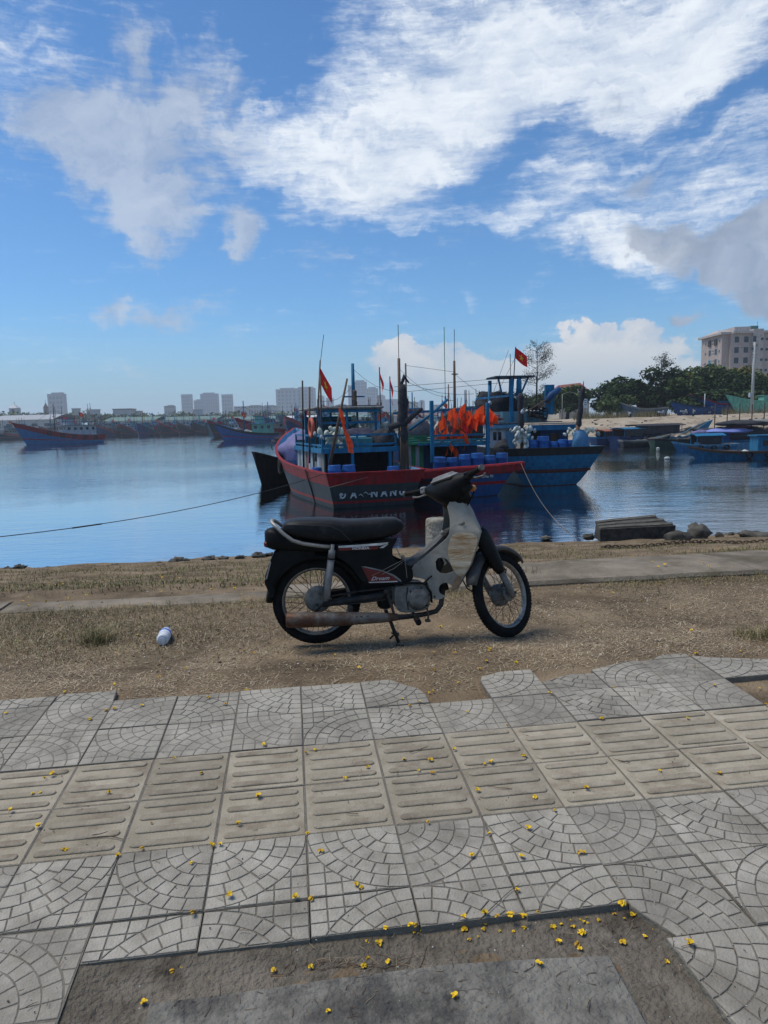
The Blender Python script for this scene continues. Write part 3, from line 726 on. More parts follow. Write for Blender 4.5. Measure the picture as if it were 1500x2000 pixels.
def flowers():
    r = random.Random(3)
    for k, w in enumerate(FLOWERS.split()):
        px, py = map(float, w.split(','))
        p = onz(px, py, 0)
        for _ in range(8):
            i, j = to_grid(p.x, p.y); d = kerb_d(p.x, p.y)
            if d > .03 and d < .6: z = -.022; where = 2
            elif d >= .6: z = float(ground_z(p.x, p.y)); where = 3
            elif (j < 4.02 and not (5 < i < 6 and j > 3) and not (1 < i < 6.2 and j < -1.47) and not (10 < i < 11 and 2 < j < 3)): z = pav_z(p.y) + .001; where = 0
            elif j < -1.4: z = pav_z(p.y) + (-.018 if (1.67 < i < 5.57 and j < -1.95) else -.028); where = 4
            else: z = float(ground_z(p.x, p.y)) + .006; where = 1
            p = onz(px, py, z)
        lab, grp = [('yellow fallen flower lying on the paving tiles', 'flowers on the paving tiles'), ('yellow fallen flower lying in the dry grass and dirt', 'flowers in the dry dirt'),
                    ('yellow fallen flower lying on the concrete kerb', 'flowers on the kerb'), ('yellow fallen flower on the grassy bank', 'flowers on the bank'), ('yellow fallen flower in the sunken opening of the near pavement', 'flowers in the pavement opening')][where]
        if where in (0, 1):
            side = 'near the left edge' if px < 300 else 'left of the middle' if px < 620 else 'in the middle' if px < 900 else 'right of the middle' if px < 1200 else 'near the right edge'
            if where == 0: grp = 'flowers on the paving tiles'; lab = 'yellow fallen flower on the ' + ('grey tiles beyond the tactile strip' if j >= 2 else 'far row of the tactile strip' if j >= 1 else 'near row of the tactile strip' if j >= 0 else 'grey tiles just before the tactile strip' if j > -1 else 'nearest grey tiles') + ', ' + side
            else: lab = 'yellow fallen flower in the dry dirt ' + ('by the tile edge' if j < 6 else 'by the kerb' if d > -.5 else 'level with the motorbike') + ', ' + side
        s = r.uniform(.55, 1.1) * (1.0 if py > 1240 else 1.25)
        o = tag(obj('fallen_flower', FL[k % 5], None, p, (r.uniform(-.25, .25), r.uniform(-.25, .25), r.uniform(0, 6.3))), lab, 'flower', grp); o.scale = (s, s, s)
    for k in range(34):                                   # small ones drifted along the far edge of the opening
        t = r.random(); px, py = 790 + 480 * t + r.gauss(0, 18), 1812 - 34 * t + abs(r.gauss(0, 16)); p = onz(px, py, 0)
        for _ in range(4): p = onz(px, py, pav_z(p.y) - .024)
        s = r.uniform(.3, .6); o = tag(obj('fallen_flower', FL[r.choice((0, 1, 2, 3, 4))], None, p, (r.uniform(-.3, .3), r.uniform(-.3, .3), r.uniform(0, 6.3))), 'yellow fallen flower in the sunken opening of the near pavement', 'flower', 'flowers in the pavement opening'); o.scale = (s, s, s)
    for k in range(70):                                   # the ones strewn over kerb and bank, too far off to tell apart
        t = r.uniform(-7.5, 9); d = .1 + 3.2 * r.random() ** 1.3
        X = K0.x + KD.x * t + KN.x * d; Y = K0.y + KD.y * t + KN.y * d
        z = -.022 if d < .6 else float(ground_z(X, Y)) + .02
        s = r.uniform(.8, 1.3)
        o = tag(obj('fallen_flower', FL[k % 5], None, (X, Y, z), (r.uniform(-.3, .3), r.uniform(-.3, .3), r.uniform(0, 6.3))), 'yellow fallen flower lying on the concrete kerb' if d < .62 else 'yellow fallen flower on the grassy bank', 'flower', 'flowers on the kerb' if d < .62 else 'flowers on the bank'); o.scale = (s, s, s)
flowers()
# ------------------------------------------------------------------ the old motorbike
def zx(u): return u / 783.6 - .4026
def zz(v): return 1.2607 - v / 783.6
def inside(x, y, poly):
    c = False; n = len(poly); j = n - 1
    for i in range(n):
        xi, yi = poly[i]; xj, yj = poly[j]
        if (yi > y) != (yj > y) and x < (xj - xi) * (y - yi) / (yj - yi) + xi: c = not c
        j = i
    return c
def smooth_loop(p, it=1):
    for _ in range(it):
        q = []
        for i in range(len(p)):
            a, b = p[i], p[(i + 1) % len(p)]
            q += [(a[0] * .75 + b[0] * .25, a[1] * .75 + b[1] * .25), (a[0] * .25 + b[0] * .75, a[1] * .25 + b[1] * .75)]
        p = q
    return p
def resample(p, res):
    out = []
    for i in range(len(p)):
        a, b = p[i], p[(i + 1) % len(p)]; k = max(1, int(math.hypot(b[0] - a[0], b[1] - a[1]) / res))
        out += [(a[0] + (b[0] - a[0]) * t / k, a[1] + (b[1] - a[1]) * t / k) for t in range(k)]
    return out
def panel(mb, outline, yf, holes=(), thick=.004, res=.018, side=-1, m=0, soft=1):
    """curved sheet in the bike's x-z plane; yf(x, z) is its distance from the middle plane"""
    loops = [resample(smooth_loop(outline, soft), res)] + [resample(h, res) for h in holes]
    P = []; E = []
    for l in loops:
        o = len(P); P += l; E += [(o + i, o + (i + 1) % len(l)) for i in range(len(l))]
    xs = [p[0] for p in loops[0]]; zs = [p[1] for p in loops[0]]
    x = min(xs) + res / 2
    while x < max(xs):
        z = min(zs) + res / 2
        while z < max(zs):
            if inside(x, z, loops[0]) and not any(inside(x, z, h) for h in loops[1:]): P.append((x, z))
            z += res
        x += res
    r = delaunay_2d_cdt([Vector(p) for p in P], E, [], 0, 1e-5)
    V, Fs = r[0], r[2]; keep = []
    for f in Fs:
        cx = sum(V[i].x for i in f) / len(f); cz = sum(V[i].y for i in f) / len(f)
        if inside(cx, cz, loops[0]) and not any(inside(cx, cz, h) for h in loops[1:]): keep.append(list(f))
    n = len(V)
    vs = [(v.x, side * yf(v.x, v.y), v.y) for v in V] + [(v.x, side * (yf(v.x, v.y) - thick), v.y) for v in V]
    cnt = {}
    for f in keep:
        for i in range(len(f)): k = tuple(sorted((f[i], f[(i + 1) % len(f)]))); cnt[k] = cnt.get(k, 0) + 1
    fs = keep + [[i + n for i in f][::-1] for f in keep]
    o = len(mb.f); mb.add(vs, fs, m, True)
    mb.add(vs, [(a, b, b + n, a + n) for (a, b), c in cnt.items() if c == 1], m, False)
def Zp(*pts): return [(zx(u), zz(v)) for u, v in pts]
def circ(u, v, r, k=1.0, n=20): return [(zx(u) + r * math.cos(2 * math.pi * i / n), zz(v) + k * r * math.sin(2 * math.pi * i / n)) for i in range(n)]

def motorbike():
    p0 = onz(622, 1262, -.088)
    yaw = rad(6)
    root = thing('motorbike', 'old dusty motorbike with cream leg shield and black seat parked on the dirt', 'motorbike', (p0.x, p0.y, float(ground_z(p0.x, p0.y)) + .004), yaw)
    blk = mat('dusty_black_plastic', (.005, .0055, .006), (.013, .0135, .0135), rough=.5, scale=9, bump=.08, spec=.14, dirt=(.04, .036, .03), dirt_at=(.62, 1.0), dirt_scale=9, rnd=0)
    rub = mat('worn_tyre_rubber', (.007, .007, .007), (.015, .0145, .014), spec=.15, rough=.85, scale=20, bump=.2, rnd=0, dirt=(.07, .06, .045), dirt_at=(.6, .85), dirt_scale=12)
    seatm = mat('black_vinyl', (.008, .0085, .009), (.016, .0165, .0175), rough=.5, spec=.2, scale=14, bump=.12, bscale=160, rnd=0, dirt=(.09, .085, .075), dirt_at=(.6, .9), dirt_scale=8)
    alu = mat('dull_aluminium', (.13, .125, .11), (.25, .235, .21), rough=.65, scale=22, bump=.25, metal=.35, rnd=0, dirt=(.07, .06, .05), dirt_at=(.5, .7), dirt_scale=14)
    rim = mat('spotted_chrome', (.22, .205, .18), (.36, .34, .30), rough=.45, scale=40, bump=.1, metal=.7, rnd=0, dirt=(.16, .09, .05), dirt_at=(.52, .68), dirt_scale=26)
    rust = mat('rusty_exhaust', (.12, .11, .095), (.22, .205, .18), rough=.6, scale=10, bump=.3, metal=.4, rnd=0, streak=(1, 1, 1), dirt=(.10, .05, .03), dirt_at=(.40, .58), dirt_scale=7)
    shieldm = mat('dirty_cream_plastic', (.23, .21, .172), (.35, .325, .27), rough=.65, scale=7, bump=.1, rnd=0, dirt=(.15, .125, .09), dirt_at=(.54, .8), dirt_scale=12)
    tape = mat('frayed_tan_wrap', (.36, .21, .09), (.62, .52, .37), rough=.8, scale=12, bump=.6, bscale=60, rnd=0, streak=(.6, .6, 3.2), lo=.3, hi=.62)
    drk = mat('oily_dark_metal', (.02, .019, .018), (.05, .046, .04), rough=.6, scale=20, bump=.3, metal=.3, rnd=0, dirt=(.10, .065, .04), dirt_at=(.56, .78), dirt_scale=12)
    redm = mat('faded_red_plastic', (.11, .013, .013), (.16, .024, .02), rough=.45, bump=0, rnd=0)
    whit = mat('faded_white_print', (.5, .49, .46), rough=.6, bump=0, rnd=0)
    greyp = mat('faded_grey_plastic', (.13, .13, .125), (.24, .235, .225), rough=.55, scale=14, bump=.1, rnd=0)
    spk = mat('rusty_spoke', (.09, .055, .035), (.15, .10, .065), rough=.7, bump=0, rnd=0)
    wire = mat('twisted_wire', (.24, .21, .17), rough=.6, bump=0, rnd=0)

    def wheel(name, parent, c, xf, seed, drum_side=-1):
        w = obj(name, None, parent)
        def pl(mb): 
            if xf is not None: mb.v = [tuple(xf @ Vector(v)) for v in mb.v]
            return mb
        Mc = Matrix.Translation(c) @ Matrix.Rotation(math.pi / 2, 4, 'X')
        R = .281; mb = MB(); n = 56
        prof = []
        for k in range(13):
            a = -math.pi * .72 + 2 * math.pi * .72 * k / 12
            prof.append((R - .036 + .036 * math.cos(a), .031 * math.sin(a)))
        rings = [[(r * math.cos(2 * math.pi * j / n), r * math.sin(2 * math.pi * j / n), h) for r, h in prof] for j in range(n + 1)]
        mb.loft(rings, 0, False, False, True, Mc)
        # tread blocks
        for j in range(72):
            for q in (-1, 1):
                a = 2 * math.pi * (j + .25 * q) / 72; b = q * .011
                rr = R - .0030
                M = Mc @ Matrix.Rotation(a, 4, 'Z') @ Matrix.Translation((rr, 0, b)) @ Matrix.Rotation(-q * .35, 4, 'Y') @ Matrix.Rotation(q * .5, 4, 'X')
                mb.box((0, 0, 0), (.005, .015, .015), 0, xf=M)
        pl(mb).build('tyre', rub, w)
        mb = MB(); pr = [(.222, -.020), (.214, -.019), (.211, -.012), (.203, -.008), (.201, 0), (.203, .008), (.211, .012), (.214, .019), (.222, .020), (.226, .012), (.226, -.012)]
        rings = [[(r * math.cos(2 * math.pi * j / 48), r * math.sin(2 * math.pi * j / 48), h) for r, h in pr] for j in range(49)]
        mb.loft(rings, 0, False, True, True, Mc); pl(mb).build('rim', rim, w)
        mb = MB(); mb.lathe([(.02, -.062), (.068, -.058), (.074, -.05), (.074, -.012), (.05, -.004), (.034, .004), (.034, .04), (.052, .044), (.052, .05), (.02, .052)], 0, 28, Mc @ Matrix.Rotation(math.pi if drum_side > 0 else 0, 4, 'X'))
        pl(mb).build('hub', alu, w)
        sp = MB(); sp.tube([(0, 0, 0), (1, 0, 0)], .0013, 0, 4)
        for j in range(36):
            a = 2 * math.pi * j / 36; sd = (1 if j % 2 else -1); tw = .62 * (1 if (j // 2) % 2 else -1)
            A = Vector((.05 * math.cos(a + tw * 1.0), .05 * math.sin(a + tw * 1.0), sd * .036 + (.0))); B_ = Vector(((.203) * math.cos(a), .203 * math.sin(a), sd * .004))
            mb = MB(); mb.tube([Mc @ A, Mc @ B_], .0019, 0, 4); pl(mb).build('spoke', spk, w)
        mb = MB(); mb.tube([Mc @ Vector((0, 0, -.11)), Mc @ Vector((0, 0, .11))], .008, 0, 8); pl(mb).build('axle', drk, w)
        mb = MB(); a = 2.62; mb.tube([Mc @ Vector((.204 * math.cos(a), .204 * math.sin(a), 0)), Mc @ Vector(((.175) * math.cos(a + .03), .175 * math.sin(a + .03), -.012))], .0045, 0, 6); pl(mb).build('valve', drk, w)
        return w
    rc = Vector((0, 0, .294))
    wheel('rear_wheel', root, rc, None, 1)
    # --- steering
    A0 = Vector((.905, 0, .94)); ax = Vector((-math.sin(rad(27)), 0, math.cos(rad(27))))
    ST = Matrix.Translation(A0) @ Matrix.Rotation(rad(40), 4, ax) @ Matrix.Translation(-A0)
    fc = Vector((1.222, 0, .276))
    wheel('front_wheel', root, fc, ST, 2)
    def st(mb): mb.v = [tuple(ST @ Vector(v)) for v in mb.v]; return mb
    fdir = ax
    for s in (-1, 1):
        a = fc + Vector((-.01, s * .083, .0)); top = a + ax * .40
        mb = MB(); mb.tube([a - ax * .03, a + ax * .02, a + ax * .2], [.019, .023, .021], 0, 12); st(mb).build('fork_leg', alu, root)
        mb = MB(); rings = []
        for t, rx, ry in ((.16, .030, .028), (.2, .044, .034), (.3, .056, .04), (.40, .064, .044), (.455, .058, .042), (.485, .03, .03)):
            c = a + ax * t; f = ax.cross(Vector((0, 1, 0)))
            rings.append([c + f * (rx * math.cos(q * math.pi / 6)) + Vector((0, ry * math.sin(q * math.pi / 6), 0)) for q in range(12)])
        mb.loft(rings); st(mb).build('fork_cover', blk, root)
    # front mudguard
    def guard(mb, c, R, a0, a1, w, n=18, th=.004, lip=.03):
        rings = []
        for k in range(n + 1):
            a = a0 + (a1 - a0) * k / n; t = Vector((math.cos(a), 0, math.sin(a))); ring = []
            ww = w * (1 - .35 * max(0, abs(k / n - .5) - .38) / .12)
            for y, dr in ((-ww, -lip), (-ww, -.006), (-ww * .7, .006), (0, .012), (ww * .7, .006), (ww, -.006), (ww, -lip), (ww - th, -lip), (ww - th, -.006 - th), (0, .012 - th), (-ww + th, -.006 - th), (-ww + th, -lip)):
                p = c + t * (R + dr); ring.append((p.x, p.y + y, p.z))
            rings.append(ring)
        mb.loft(rings, 0, True, True, True)
    mb = MB(); guard(mb, fc, .318, rad(40), rad(165), .052); st(mb).build('front_mudguard', mat('dusty_grey_plastic', (.03, .029, .027), (.09, .085, .078), rough=.6, bump=.1, rnd=0), root)
    mb = MB(); mb.box(fc + ax * .44 + Vector((-.012, 0, 0)), (.12, .20, .06), 0, Matrix.Rotation(-rad(27), 3, 'Y'), .02); mb.tube([fc + ax * .44, A0 - ax * .08], .026, 0, 12); st(mb).build('fork_yoke', blk, root)
    mb = MB(); mb.box(fc + Vector((-.10, 0, .25)), (.075, .13, .15), 0, Matrix.Rotation(-rad(18), 3, 'Y'), .03); st(mb).build('fork_shroud', blk, root)
    mb = MB(); h = fc + Vector((0, -.068, 0)); mb.tube([h + Vector((-.02, 0, .045)), h + Vector((-.085, -.012, .055))], .008, 0, 6); mb.tube([h + Vector((-.085, -.012, .055)), h + Vector((-.03, -.02, .15)), fc + ax * .36 + Vector((-.05, -.05, 0))], .0045, 0, 6); mb.ball(h + Vector((-.085, -.012, .055)), .012, 0, 8, 5); st(mb).build('brake_linkage', drk, root)
    # handlebar cluster
    hb = Vector((.872, 0, 1.018))
    mb = MB(); rings = []
    for y, rx, rz, dz, dx in ((-.19, .024, .026, .002, -.012), (-.16, .042, .042, -.006, -.006), (-.11, .068, .068, -.02, 0), (-.055, .090, .088, -.036, .006), (0, .098, .098, -.044, .010), (.055, .090, .088, -.036, .006), (.11, .068, .068, -.02, 0), (.16, .042, .042, -.006, -.006), (.19, .024, .026, .002, -.012)):
        rings.append([(hb.x + dx + rx * math.cos(q * math.pi / 8), y, hb.z + dz + rz * math.sin(q * math.pi / 8)) for q in range(16)])
    mb.loft(rings); st(mb).build('handlebar_cover', blk, root)
    mb = MB(); mb.ball(hb + Vector((.05, 0, -.085)), (.085, .115, .085), 0, 16, 10, .12, 3); st(mb).build('headlight_shell', blk, root)
    mb = MB(); mb.lathe([(.0, .012), (.045, .009), (.06, 0), (.062, -.01)], 0, 20, Matrix.Translation(hb + Vector((.128, 0, -.075))) @ Matrix.Rotation(math.pi / 2 + .1, 4, 'Y')); st(mb).build('headlight_lens', mat('dusty_lens', (.35, .36, .36), rough=.2, bump=0, rnd=0), root)
    mb = MB(); mb.box(hb + Vector((-.03, 0, .048)), (.10, .19, .034), 0, Matrix.Rotation(rad(-18), 3, 'Y'), .012, .82); st(mb).build('speedometer', greyp, root)
    for s in (-1, 1):
        g0, g1 = Vector((hb.x - .015, s * .17, hb.z + .006)), Vector((hb.x - .062, s * .345, hb.z + .018))
        d = (g1 - g0).normalized()
        mb = MB(); mb.tube([g0, g1 + d * .004], .011, 0, 10); st(mb).build('handlebar', drk, root)
        mb = MB(); mb.tube([g0 + d * .055, g0 + d * .06, g0 + d * .066, g1 - d * .012, g1 - d * .006], [.02, .021, .0165, .0165, .019], 0, 12); st(mb).build('grip', rub, root)
        mb = MB(); mb.tube([g1 - d * .006, g1 + d * .008], [.0195, .0185], 0, 14); st(mb).build('grip_end', alu, root)
        mb = MB(); mb.box(g0 + d * .03, (.05, .045, .048), 0, Matrix.Rotation(s * rad(15), 3, 'Z'), .008); mb.box(g0 + d * .03 + Vector((-.02, 0, .012)), (.02, .02, .012), 0, None, .004); st(mb).build('switch_block', greyp if s > 0 else blk, root)
        mb = MB(); mb.tube([g0 + d * .02 + Vector((.03, 0, -.012)), g0 + d * .05 + Vector((.055, 0, -.02)), g0 + d * .13 + Vector((.06, 0, -.03)), g1 + Vector((.045, -s * .02, -.028))], [.008, .007, .006, .007], 0, 8)
        st(mb).build('brake_lever' if s < 0 else 'clutch_lever', alu if s < 0 else greyp, root)
        if s < 0:
            mb = MB(); mb.ball(g0 + Vector((.02, .05, -.045)), (.045, .06, .055), 0, 12, 8, .4, 4); st(mb).build('wrapped_bundle', blk, root)
        mb = MB(); mb.box(hb + Vector((.075, s * .13, -.055)), (.05, .045, .04), 0, None, .012); st(mb).build('indicator', mat('amber_lens', (.35, .13, .02), rough=.3, bump=0, rnd=0), root)
    # --- frame and leg shield
    mb = MB(); mb.tube([A0 - ax * .02, A0 - ax * .16, (zx(960), 0, zz(470)), (zx(860), 0, zz(560)), (zx(770), 0, zz(620)), (zx(640), 0, zz(650))], [.022, .024, .03, .036, .036, .03], 0, 12); mb.build('frame_tube', drk, root)
    def ysh(x, z):
        u = (x + .4026) * 783.6; v = (1.2607 - z) * 783.6
        k = min(1, max(0, (u - 880) / 245)); h = min(1, max(.15, (v - 240) / 170)); lo = min(1, max(0, (790 - v) / 200))
        return .052 + .135 * k * h * (.45 + .55 * lo) + .012 * math.sin(min(1, max(0, (u - 800) / 300)) * math.pi)
    out = Zp((975, 278), (1038, 256), (1062, 280), (1088, 325), (1112, 385), (1127, 420), (1106, 500), (1078, 588), (1040, 662), (1012, 712), (985, 735), (962, 748), (938, 768), (892, 766), (886, 720), (872, 668), (838, 655), (800, 650), (795, 592), (868, 545), (940, 478), (978, 440), (985, 400), (988, 350))
    h1 = Zp((915, 570), (925, 553), (950, 546), (968, 556), (985, 580), (1003, 612), (990, 622), (965, 631), (938, 628), (918, 608)); h2 = circ(963, 712, .043)
    for s in (-1, 1):
        mb = MB(); panel(mb, out, ysh, (h1, h2), .005, .02, s); mb.build('leg_shield', shieldm, root)
        if s < 0:
            mb = MB(); panel(mb, Zp((1000, 428), (1040, 418), (1085, 420), (1116, 440), (1100, 510), (1072, 598), (1045, 640), (1018, 640), (988, 592), (970, 520), (984, 455)), lambda x, z: ysh(x, z) + .003, (), .004, .016, s); mb.build('tape_wrap', tape, root)
            mb = MB(); panel(mb, Zp((1015, 640), (1042, 645), (1010, 712), (990, 725), (995, 680)), lambda x, z: ysh(x, z) + .0025, (), .003, .014, s); mb.build('rust_patch', mat('stained_brown_plastic', (.22, .12, .06), (.33, .22, .13), rough=.75, scale=20, rnd=0), root)
            mb = MB(); panel(mb, circ(909, 752, .007, 1, 8), lambda x, z: ysh(x, z) + .001, (), .002, .006, s); mb.build('bolt_hole', drk, root)
    fe = Zp((1038, 256), (1062, 280), (1088, 325), (1112, 385), (1127, 420), (1106, 500), (1078, 588), (1040, 662), (1012, 712))
    mb = MB(); rings = []
    for x, z in fe:
        w = ysh(x, z) - .003; rings.append([(x + .05 * (1 - t * t) - .004, t * w, z) for t in (-1, -.8, -.5, 0, .5, .8, 1)])
    mb.loft(rings, 0, False, False, True); mb.build('front_cover', shieldm, root)
    def nub(t): return .02
    mb = MB(); pts = [(zx(u), 0, zz(v)) for u, v in ((962, 446), (920, 488), (868, 530), (820, 562), (772, 582))]; rings = []
    for x, y, z in pts: rings.append([(x, -.055, z - .022), (x, -.055, z + .006), (x - .004, -.03, z + .016), (x - .004, .03, z + .016), (x, .055, z + .006), (x, .055, z - .022)])
    mb.loft(rings, 0, True, True, False); mb.build('tunnel_cover', mat('worn_dark_plastic', (.05, .05, .05), (.10, .098, .092), rough=.6, scale=12, rnd=0, bump=.1), root)
    # --- body
    def ybody(x, z):
        u = (x + .4026) * 783.6
        return .088 + .028 * math.sin(min(1, max(0, (u - 330) / 480)) * math.pi)
    sc = Zp((395, 455), (560, 458), (700, 442), (728, 436), (700, 480), (692, 512), (705, 548), (742, 572), (795, 586), (802, 662), (742, 668), (620, 664), (545, 652), (522, 622), (500, 585), (468, 552), (428, 525), (392, 508))
    for s in (-1, 1):
        mb = MB(); panel(mb, sc, ybody, (), .006, .022, s); mb.build('side_cover', blk, root)
    mb = MB(); rings = []
    for u, t, b, w in ((72, 392, 452, .03), (84, 380, 472, .062), (110, 374, 482, .078), (160, 386, 489, .088), (230, 420, 493, .092), (320, 442, 498, .094), (420, 452, 512, .092), (520, 455, 560, .088), (620, 452, 600, .085), (700, 446, 560, .07)):
        x = zx(u); zt, zb = zz(t), zz(b); zm = (zt + zb) / 2; hh = (zt - zb) / 2
        rings.append([(x, w * math.copysign(abs(math.cos(q * math.pi / 8)) ** .55, math.cos(q * math.pi / 8)), zm + hh * math.copysign(abs(math.sin(q * math.pi / 8)) ** .6, math.sin(q * math.pi / 8))) for q in range(16)])
    mb.loft(rings); mb.build('tail_cowl', blk, root)
    mb = MB(); mb.box((zx(83), 0, zz(452)), (.04, .105, .04), 0, Matrix.Rotation(rad(-14), 3, 'Y'), .01); mb.build('tail_light', redm, root)
    mb = MB(); rings = []
    for u, t, b, w in ((158, 372, 388, .05), (172, 350, 396, .085), (200, 337, 408, .108), (250, 333, 426, .118), (330, 334, 442, .122), (400, 338, 452, .122), (460, 346, 456, .12), (520, 350, 457, .115), (600, 348, 452, .108), (670, 346, 443, .10), (720, 347, 432, .09), (750, 362, 412, .07), (766, 382, 394, .03)):
        x = zx(u); zt, zb = zz(t), zz(b); zm = zb + (zt - zb) * .45
        rings.append([(x, w * math.copysign(abs(math.cos(q * math.pi / 10)) ** .5, math.cos(q * math.pi / 10)), (zm + (zt - zm) * abs(math.sin(q * math.pi / 10)) ** .62) if q <= 10 else (zm - (zm - zb) * abs(math.sin(q * math.pi / 10)) ** .6)) for q in range(20)])
    mb.loft(rings); so_ = mb.build('seat', seatm, root)
    mb = MB()
    for s in (-1, 1):
        mb.tube([(zx(u), s * (w + .002), zz(v)) for u, v, w in ((178, 352, .088), (240, 352, .117), (330, 358, .122), (395, 366, .122), (440, 386, .121), (470, 420, .119), (500, 450, .112))], .0022, 0, 5)
    mb.build('piping', mat('seat_seam', (.05, .05, .05), rough=.5, bump=0, rnd=0), so_)
    mb = MB(); pts = [(zx(u), y, zz(v)) for u, v, y in ((388, 466, -.125), (330, 458, -.128), (260, 445, -.128), (210, 428, -.124), (165, 392, -.115), (135, 362, -.10), (114, 345, -.07), (108, 340, 0), (114, 345, .07), (135, 362, .10), (165, 392, .115), (210, 428, .124), (260, 445, .128), (330, 458, .128), (388, 466, .125))]
    mb.tube(pts, .0115, 0, 10); mb.build('grab_rail', mat('dull_rail_metal', (.26, .25, .22), (.38, .36, .32), rough=.5, metal=.5, scale=20, rnd=0, dirt=(.13, .09, .06), dirt_at=(.55, .75), dirt_scale=18), root)
    mb = MB(); guard(mb, rc, .312, rad(15), rad(178), .06, 22); mb.build('rear_mudguard', blk, root)
    for s in (-1, 1):
        mb = MB(); panel(mb, Zp((190, 480), (118, 488), (92, 540), (70, 600), (62, 642), (80, 690), (97, 728), (108, 700), (118, 650), (138, 600), (170, 565), (230, 535), (300, 520), (330, 500)), lambda x, z: .06, (), .004, .02, s); mb.build('mudguard_side', blk, root)
    mb = MB(); mb.loft([[(zx(u), y, zz(v)) for y in (-.06, -.03, .03, .06)] for u, v in ((118, 488), (92, 540), (70, 600), (62, 642), (80, 690), (97, 728))], 0, False, False, False); mb.build('mud_flap', blk, root)
    mb = MB(); mb.box((zx(86), 0, zz(580)), (.005, .14, .105), 0, Matrix.Rotation(rad(16), 3, 'Y')); mb.box((zx(83), 0, zz(580)), (.004, .15, .115), 0, Matrix.Rotation(rad(16), 3, 'Y')); mb.build('number_plate', mat('dirty_plate', (.42, .42, .40), rough=.6, rnd=0, bump=0, scale=10), root)
    # stickers with lettering
    def sticker(nm, pts, m, dy, s=-1, base=ybody):
        mb = MB(); panel(mb, Zp(*pts), lambda x, z: base(x, z) + dy, (), .0015, .02, s, soft=0); return mb.build(nm, m, root)
    yst = lambda x, z: .0925
    sticker('stripe', ((430, 475), (600, 474), (628, 474), (620, 488), (430, 488)), redm, .0092)
    sticker('stripe', ((430, 465), (676, 457), (672, 464), (640, 470), (430, 475)), whit, .0092)
    sticker('stripe', ((630, 482), (660, 468), (676, 466), (650, 484)), whit, .0095)
    sticker('badge', ((541, 574), (640, 601), (700, 632), (722, 658), (578, 655)), redm, .004)
    sticker('badge_stripe', ((538, 572), (560, 572), (640, 594), (702, 622), (746, 660), (736, 662), (696, 630), (640, 600)), greyp, .0055)
    sticker('badge_stripe', ((572, 651), (716, 654), (722, 660), (578, 656)), whit, .0055)
    def letters(txt, u, v, w, shear, bold, y, m, h=None):
        me = text_mesh(txt, .03, shear, .0006, bold)
        xs = [q.co.x for q in me.vertices]; k = (w / 783.6) / (max(xs) - min(xs)); ys = [q.co.y for q in me.vertices]; kh = (h / 783.6) / (max(ys) - min(ys)) if h else k
        cx, cy = (max(xs) + min(xs)) / 2, (max(ys) + min(ys)) / 2
        for q in me.vertices: q.co = (zx(u) + (q.co.x - cx) * k, -y - q.co.z, zz(v) + (q.co.y - cy) * kh)
        me.materials.append(m); me.update(); return obj('lettering', me, root)
    letters('HONDA', 540, 479, 84, .0, .0012, .1275, whit, 13)
    letters('Dream', 632, 635, 92, .45, .0004, .1215, whit, 19)
    # rear suspension, swing arm, hub details
    for s in (-1, 1):
        mb = MB(); a = Vector((zx(362), s * .128, zz(735))); b = Vector((zx(402), s * .128, zz(455))); d = (b - a)
        mb.tube([a, a + d * .04, a + d * .05, a + d * .74], [.012, .012, .0215, .0225], 0, 14); mb.tube([a + d * .74, a + d * .765], .0245, 1, 14); mb.tube([a + d * .765, a + d * .90, a + d * .91, b], [.0225, .0225, .013, .012], 0, 14)
        mb.build('shock_absorber', [greyp, rub], root)
        mb = MB(); mb.tube([(zx(345), s * .098, zz(757)), (zx(430), s * .098, zz(748)), (zx(560), s * .09, zz(738)), (zx(690), s * .075, zz(725))], [.014, .018, .02, .022], 0, 10, flat=1.3); mb.build('swing_arm', drk, root)
    mb = MB(); mb.box((zx(480), .085, zz(740)), (.34, .03, .07), 0, Matrix.Rotation(rad(-3), 3, 'Y'), .012); mb.build('chain_case', blk, root)
    mb = MB(); mb.lathe([(.03, .0), (.078, -.004), (.085, -.014), (.085, -.03), (.06, -.034)], 0, 28, Matrix.Translation((zx(322), -.058, zz(732))) @ Matrix.Rotation(math.pi / 2, 4, 'X') @ Matrix.Rotation(math.pi, 4, 'X')); mb.build('brake_drum', alu, root)
    mb = MB(); mb.tube([(zx(310), -.10, zz(790)), (zx(360), -.11, zz(735)), (zx(395), -.105, zz(715)), (zx(520), -.10, zz(700)), (zx(690), -.09, zz(690))], .006, 0, 6); mb.tube([(zx(360), -.105, zz(752)), (zx(470), -.115, zz(760)), (zx(690), -.12, zz(742))], .005, 0, 6); mb.build('brake_rod', drk, root)
    mb = MB(); mb.box((zx(615), 0, zz(700)), (.24, .10, .13), 0, None, .02); mb.box((zx(660), 0, zz(770)), (.10, .12, .10), 0, None, .02); mb.build('air_box', blk, root)
    # engine block
    mb = MB(); mb.box((zx(790), 0, zz(752)), (.215, .16, .165), 0, None, .03); mb.box((zx(720), 0, zz(735)), (.12, .17, .11), 0, None, .02); mb.build('crankcase', alu, root)
    mb = MB(); Mx = Matrix.Rotation(math.pi / 2, 4, 'X'); mb.lathe([(.085, .055), (.083, .10), (.075, .112), (.064, .116), (.063, .124), (.056, .130), (.02, .133), (0, .133)], 0, 30, Matrix.Translation((zx(822), 0, zz(748))) @ Mx); mb.build('clutch_cover', alu, root)
    for s in (-1, 1):
        mb = MB(); panel(mb, Zp((702, 690), (730, 684), (800, 682), (858, 690), (882, 740), (878, 800), (850, 815), (760, 822), (715, 810), (702, 770)), lambda x, z: .105, (), .03, .03, s); mb.build('side_case', alu, root)
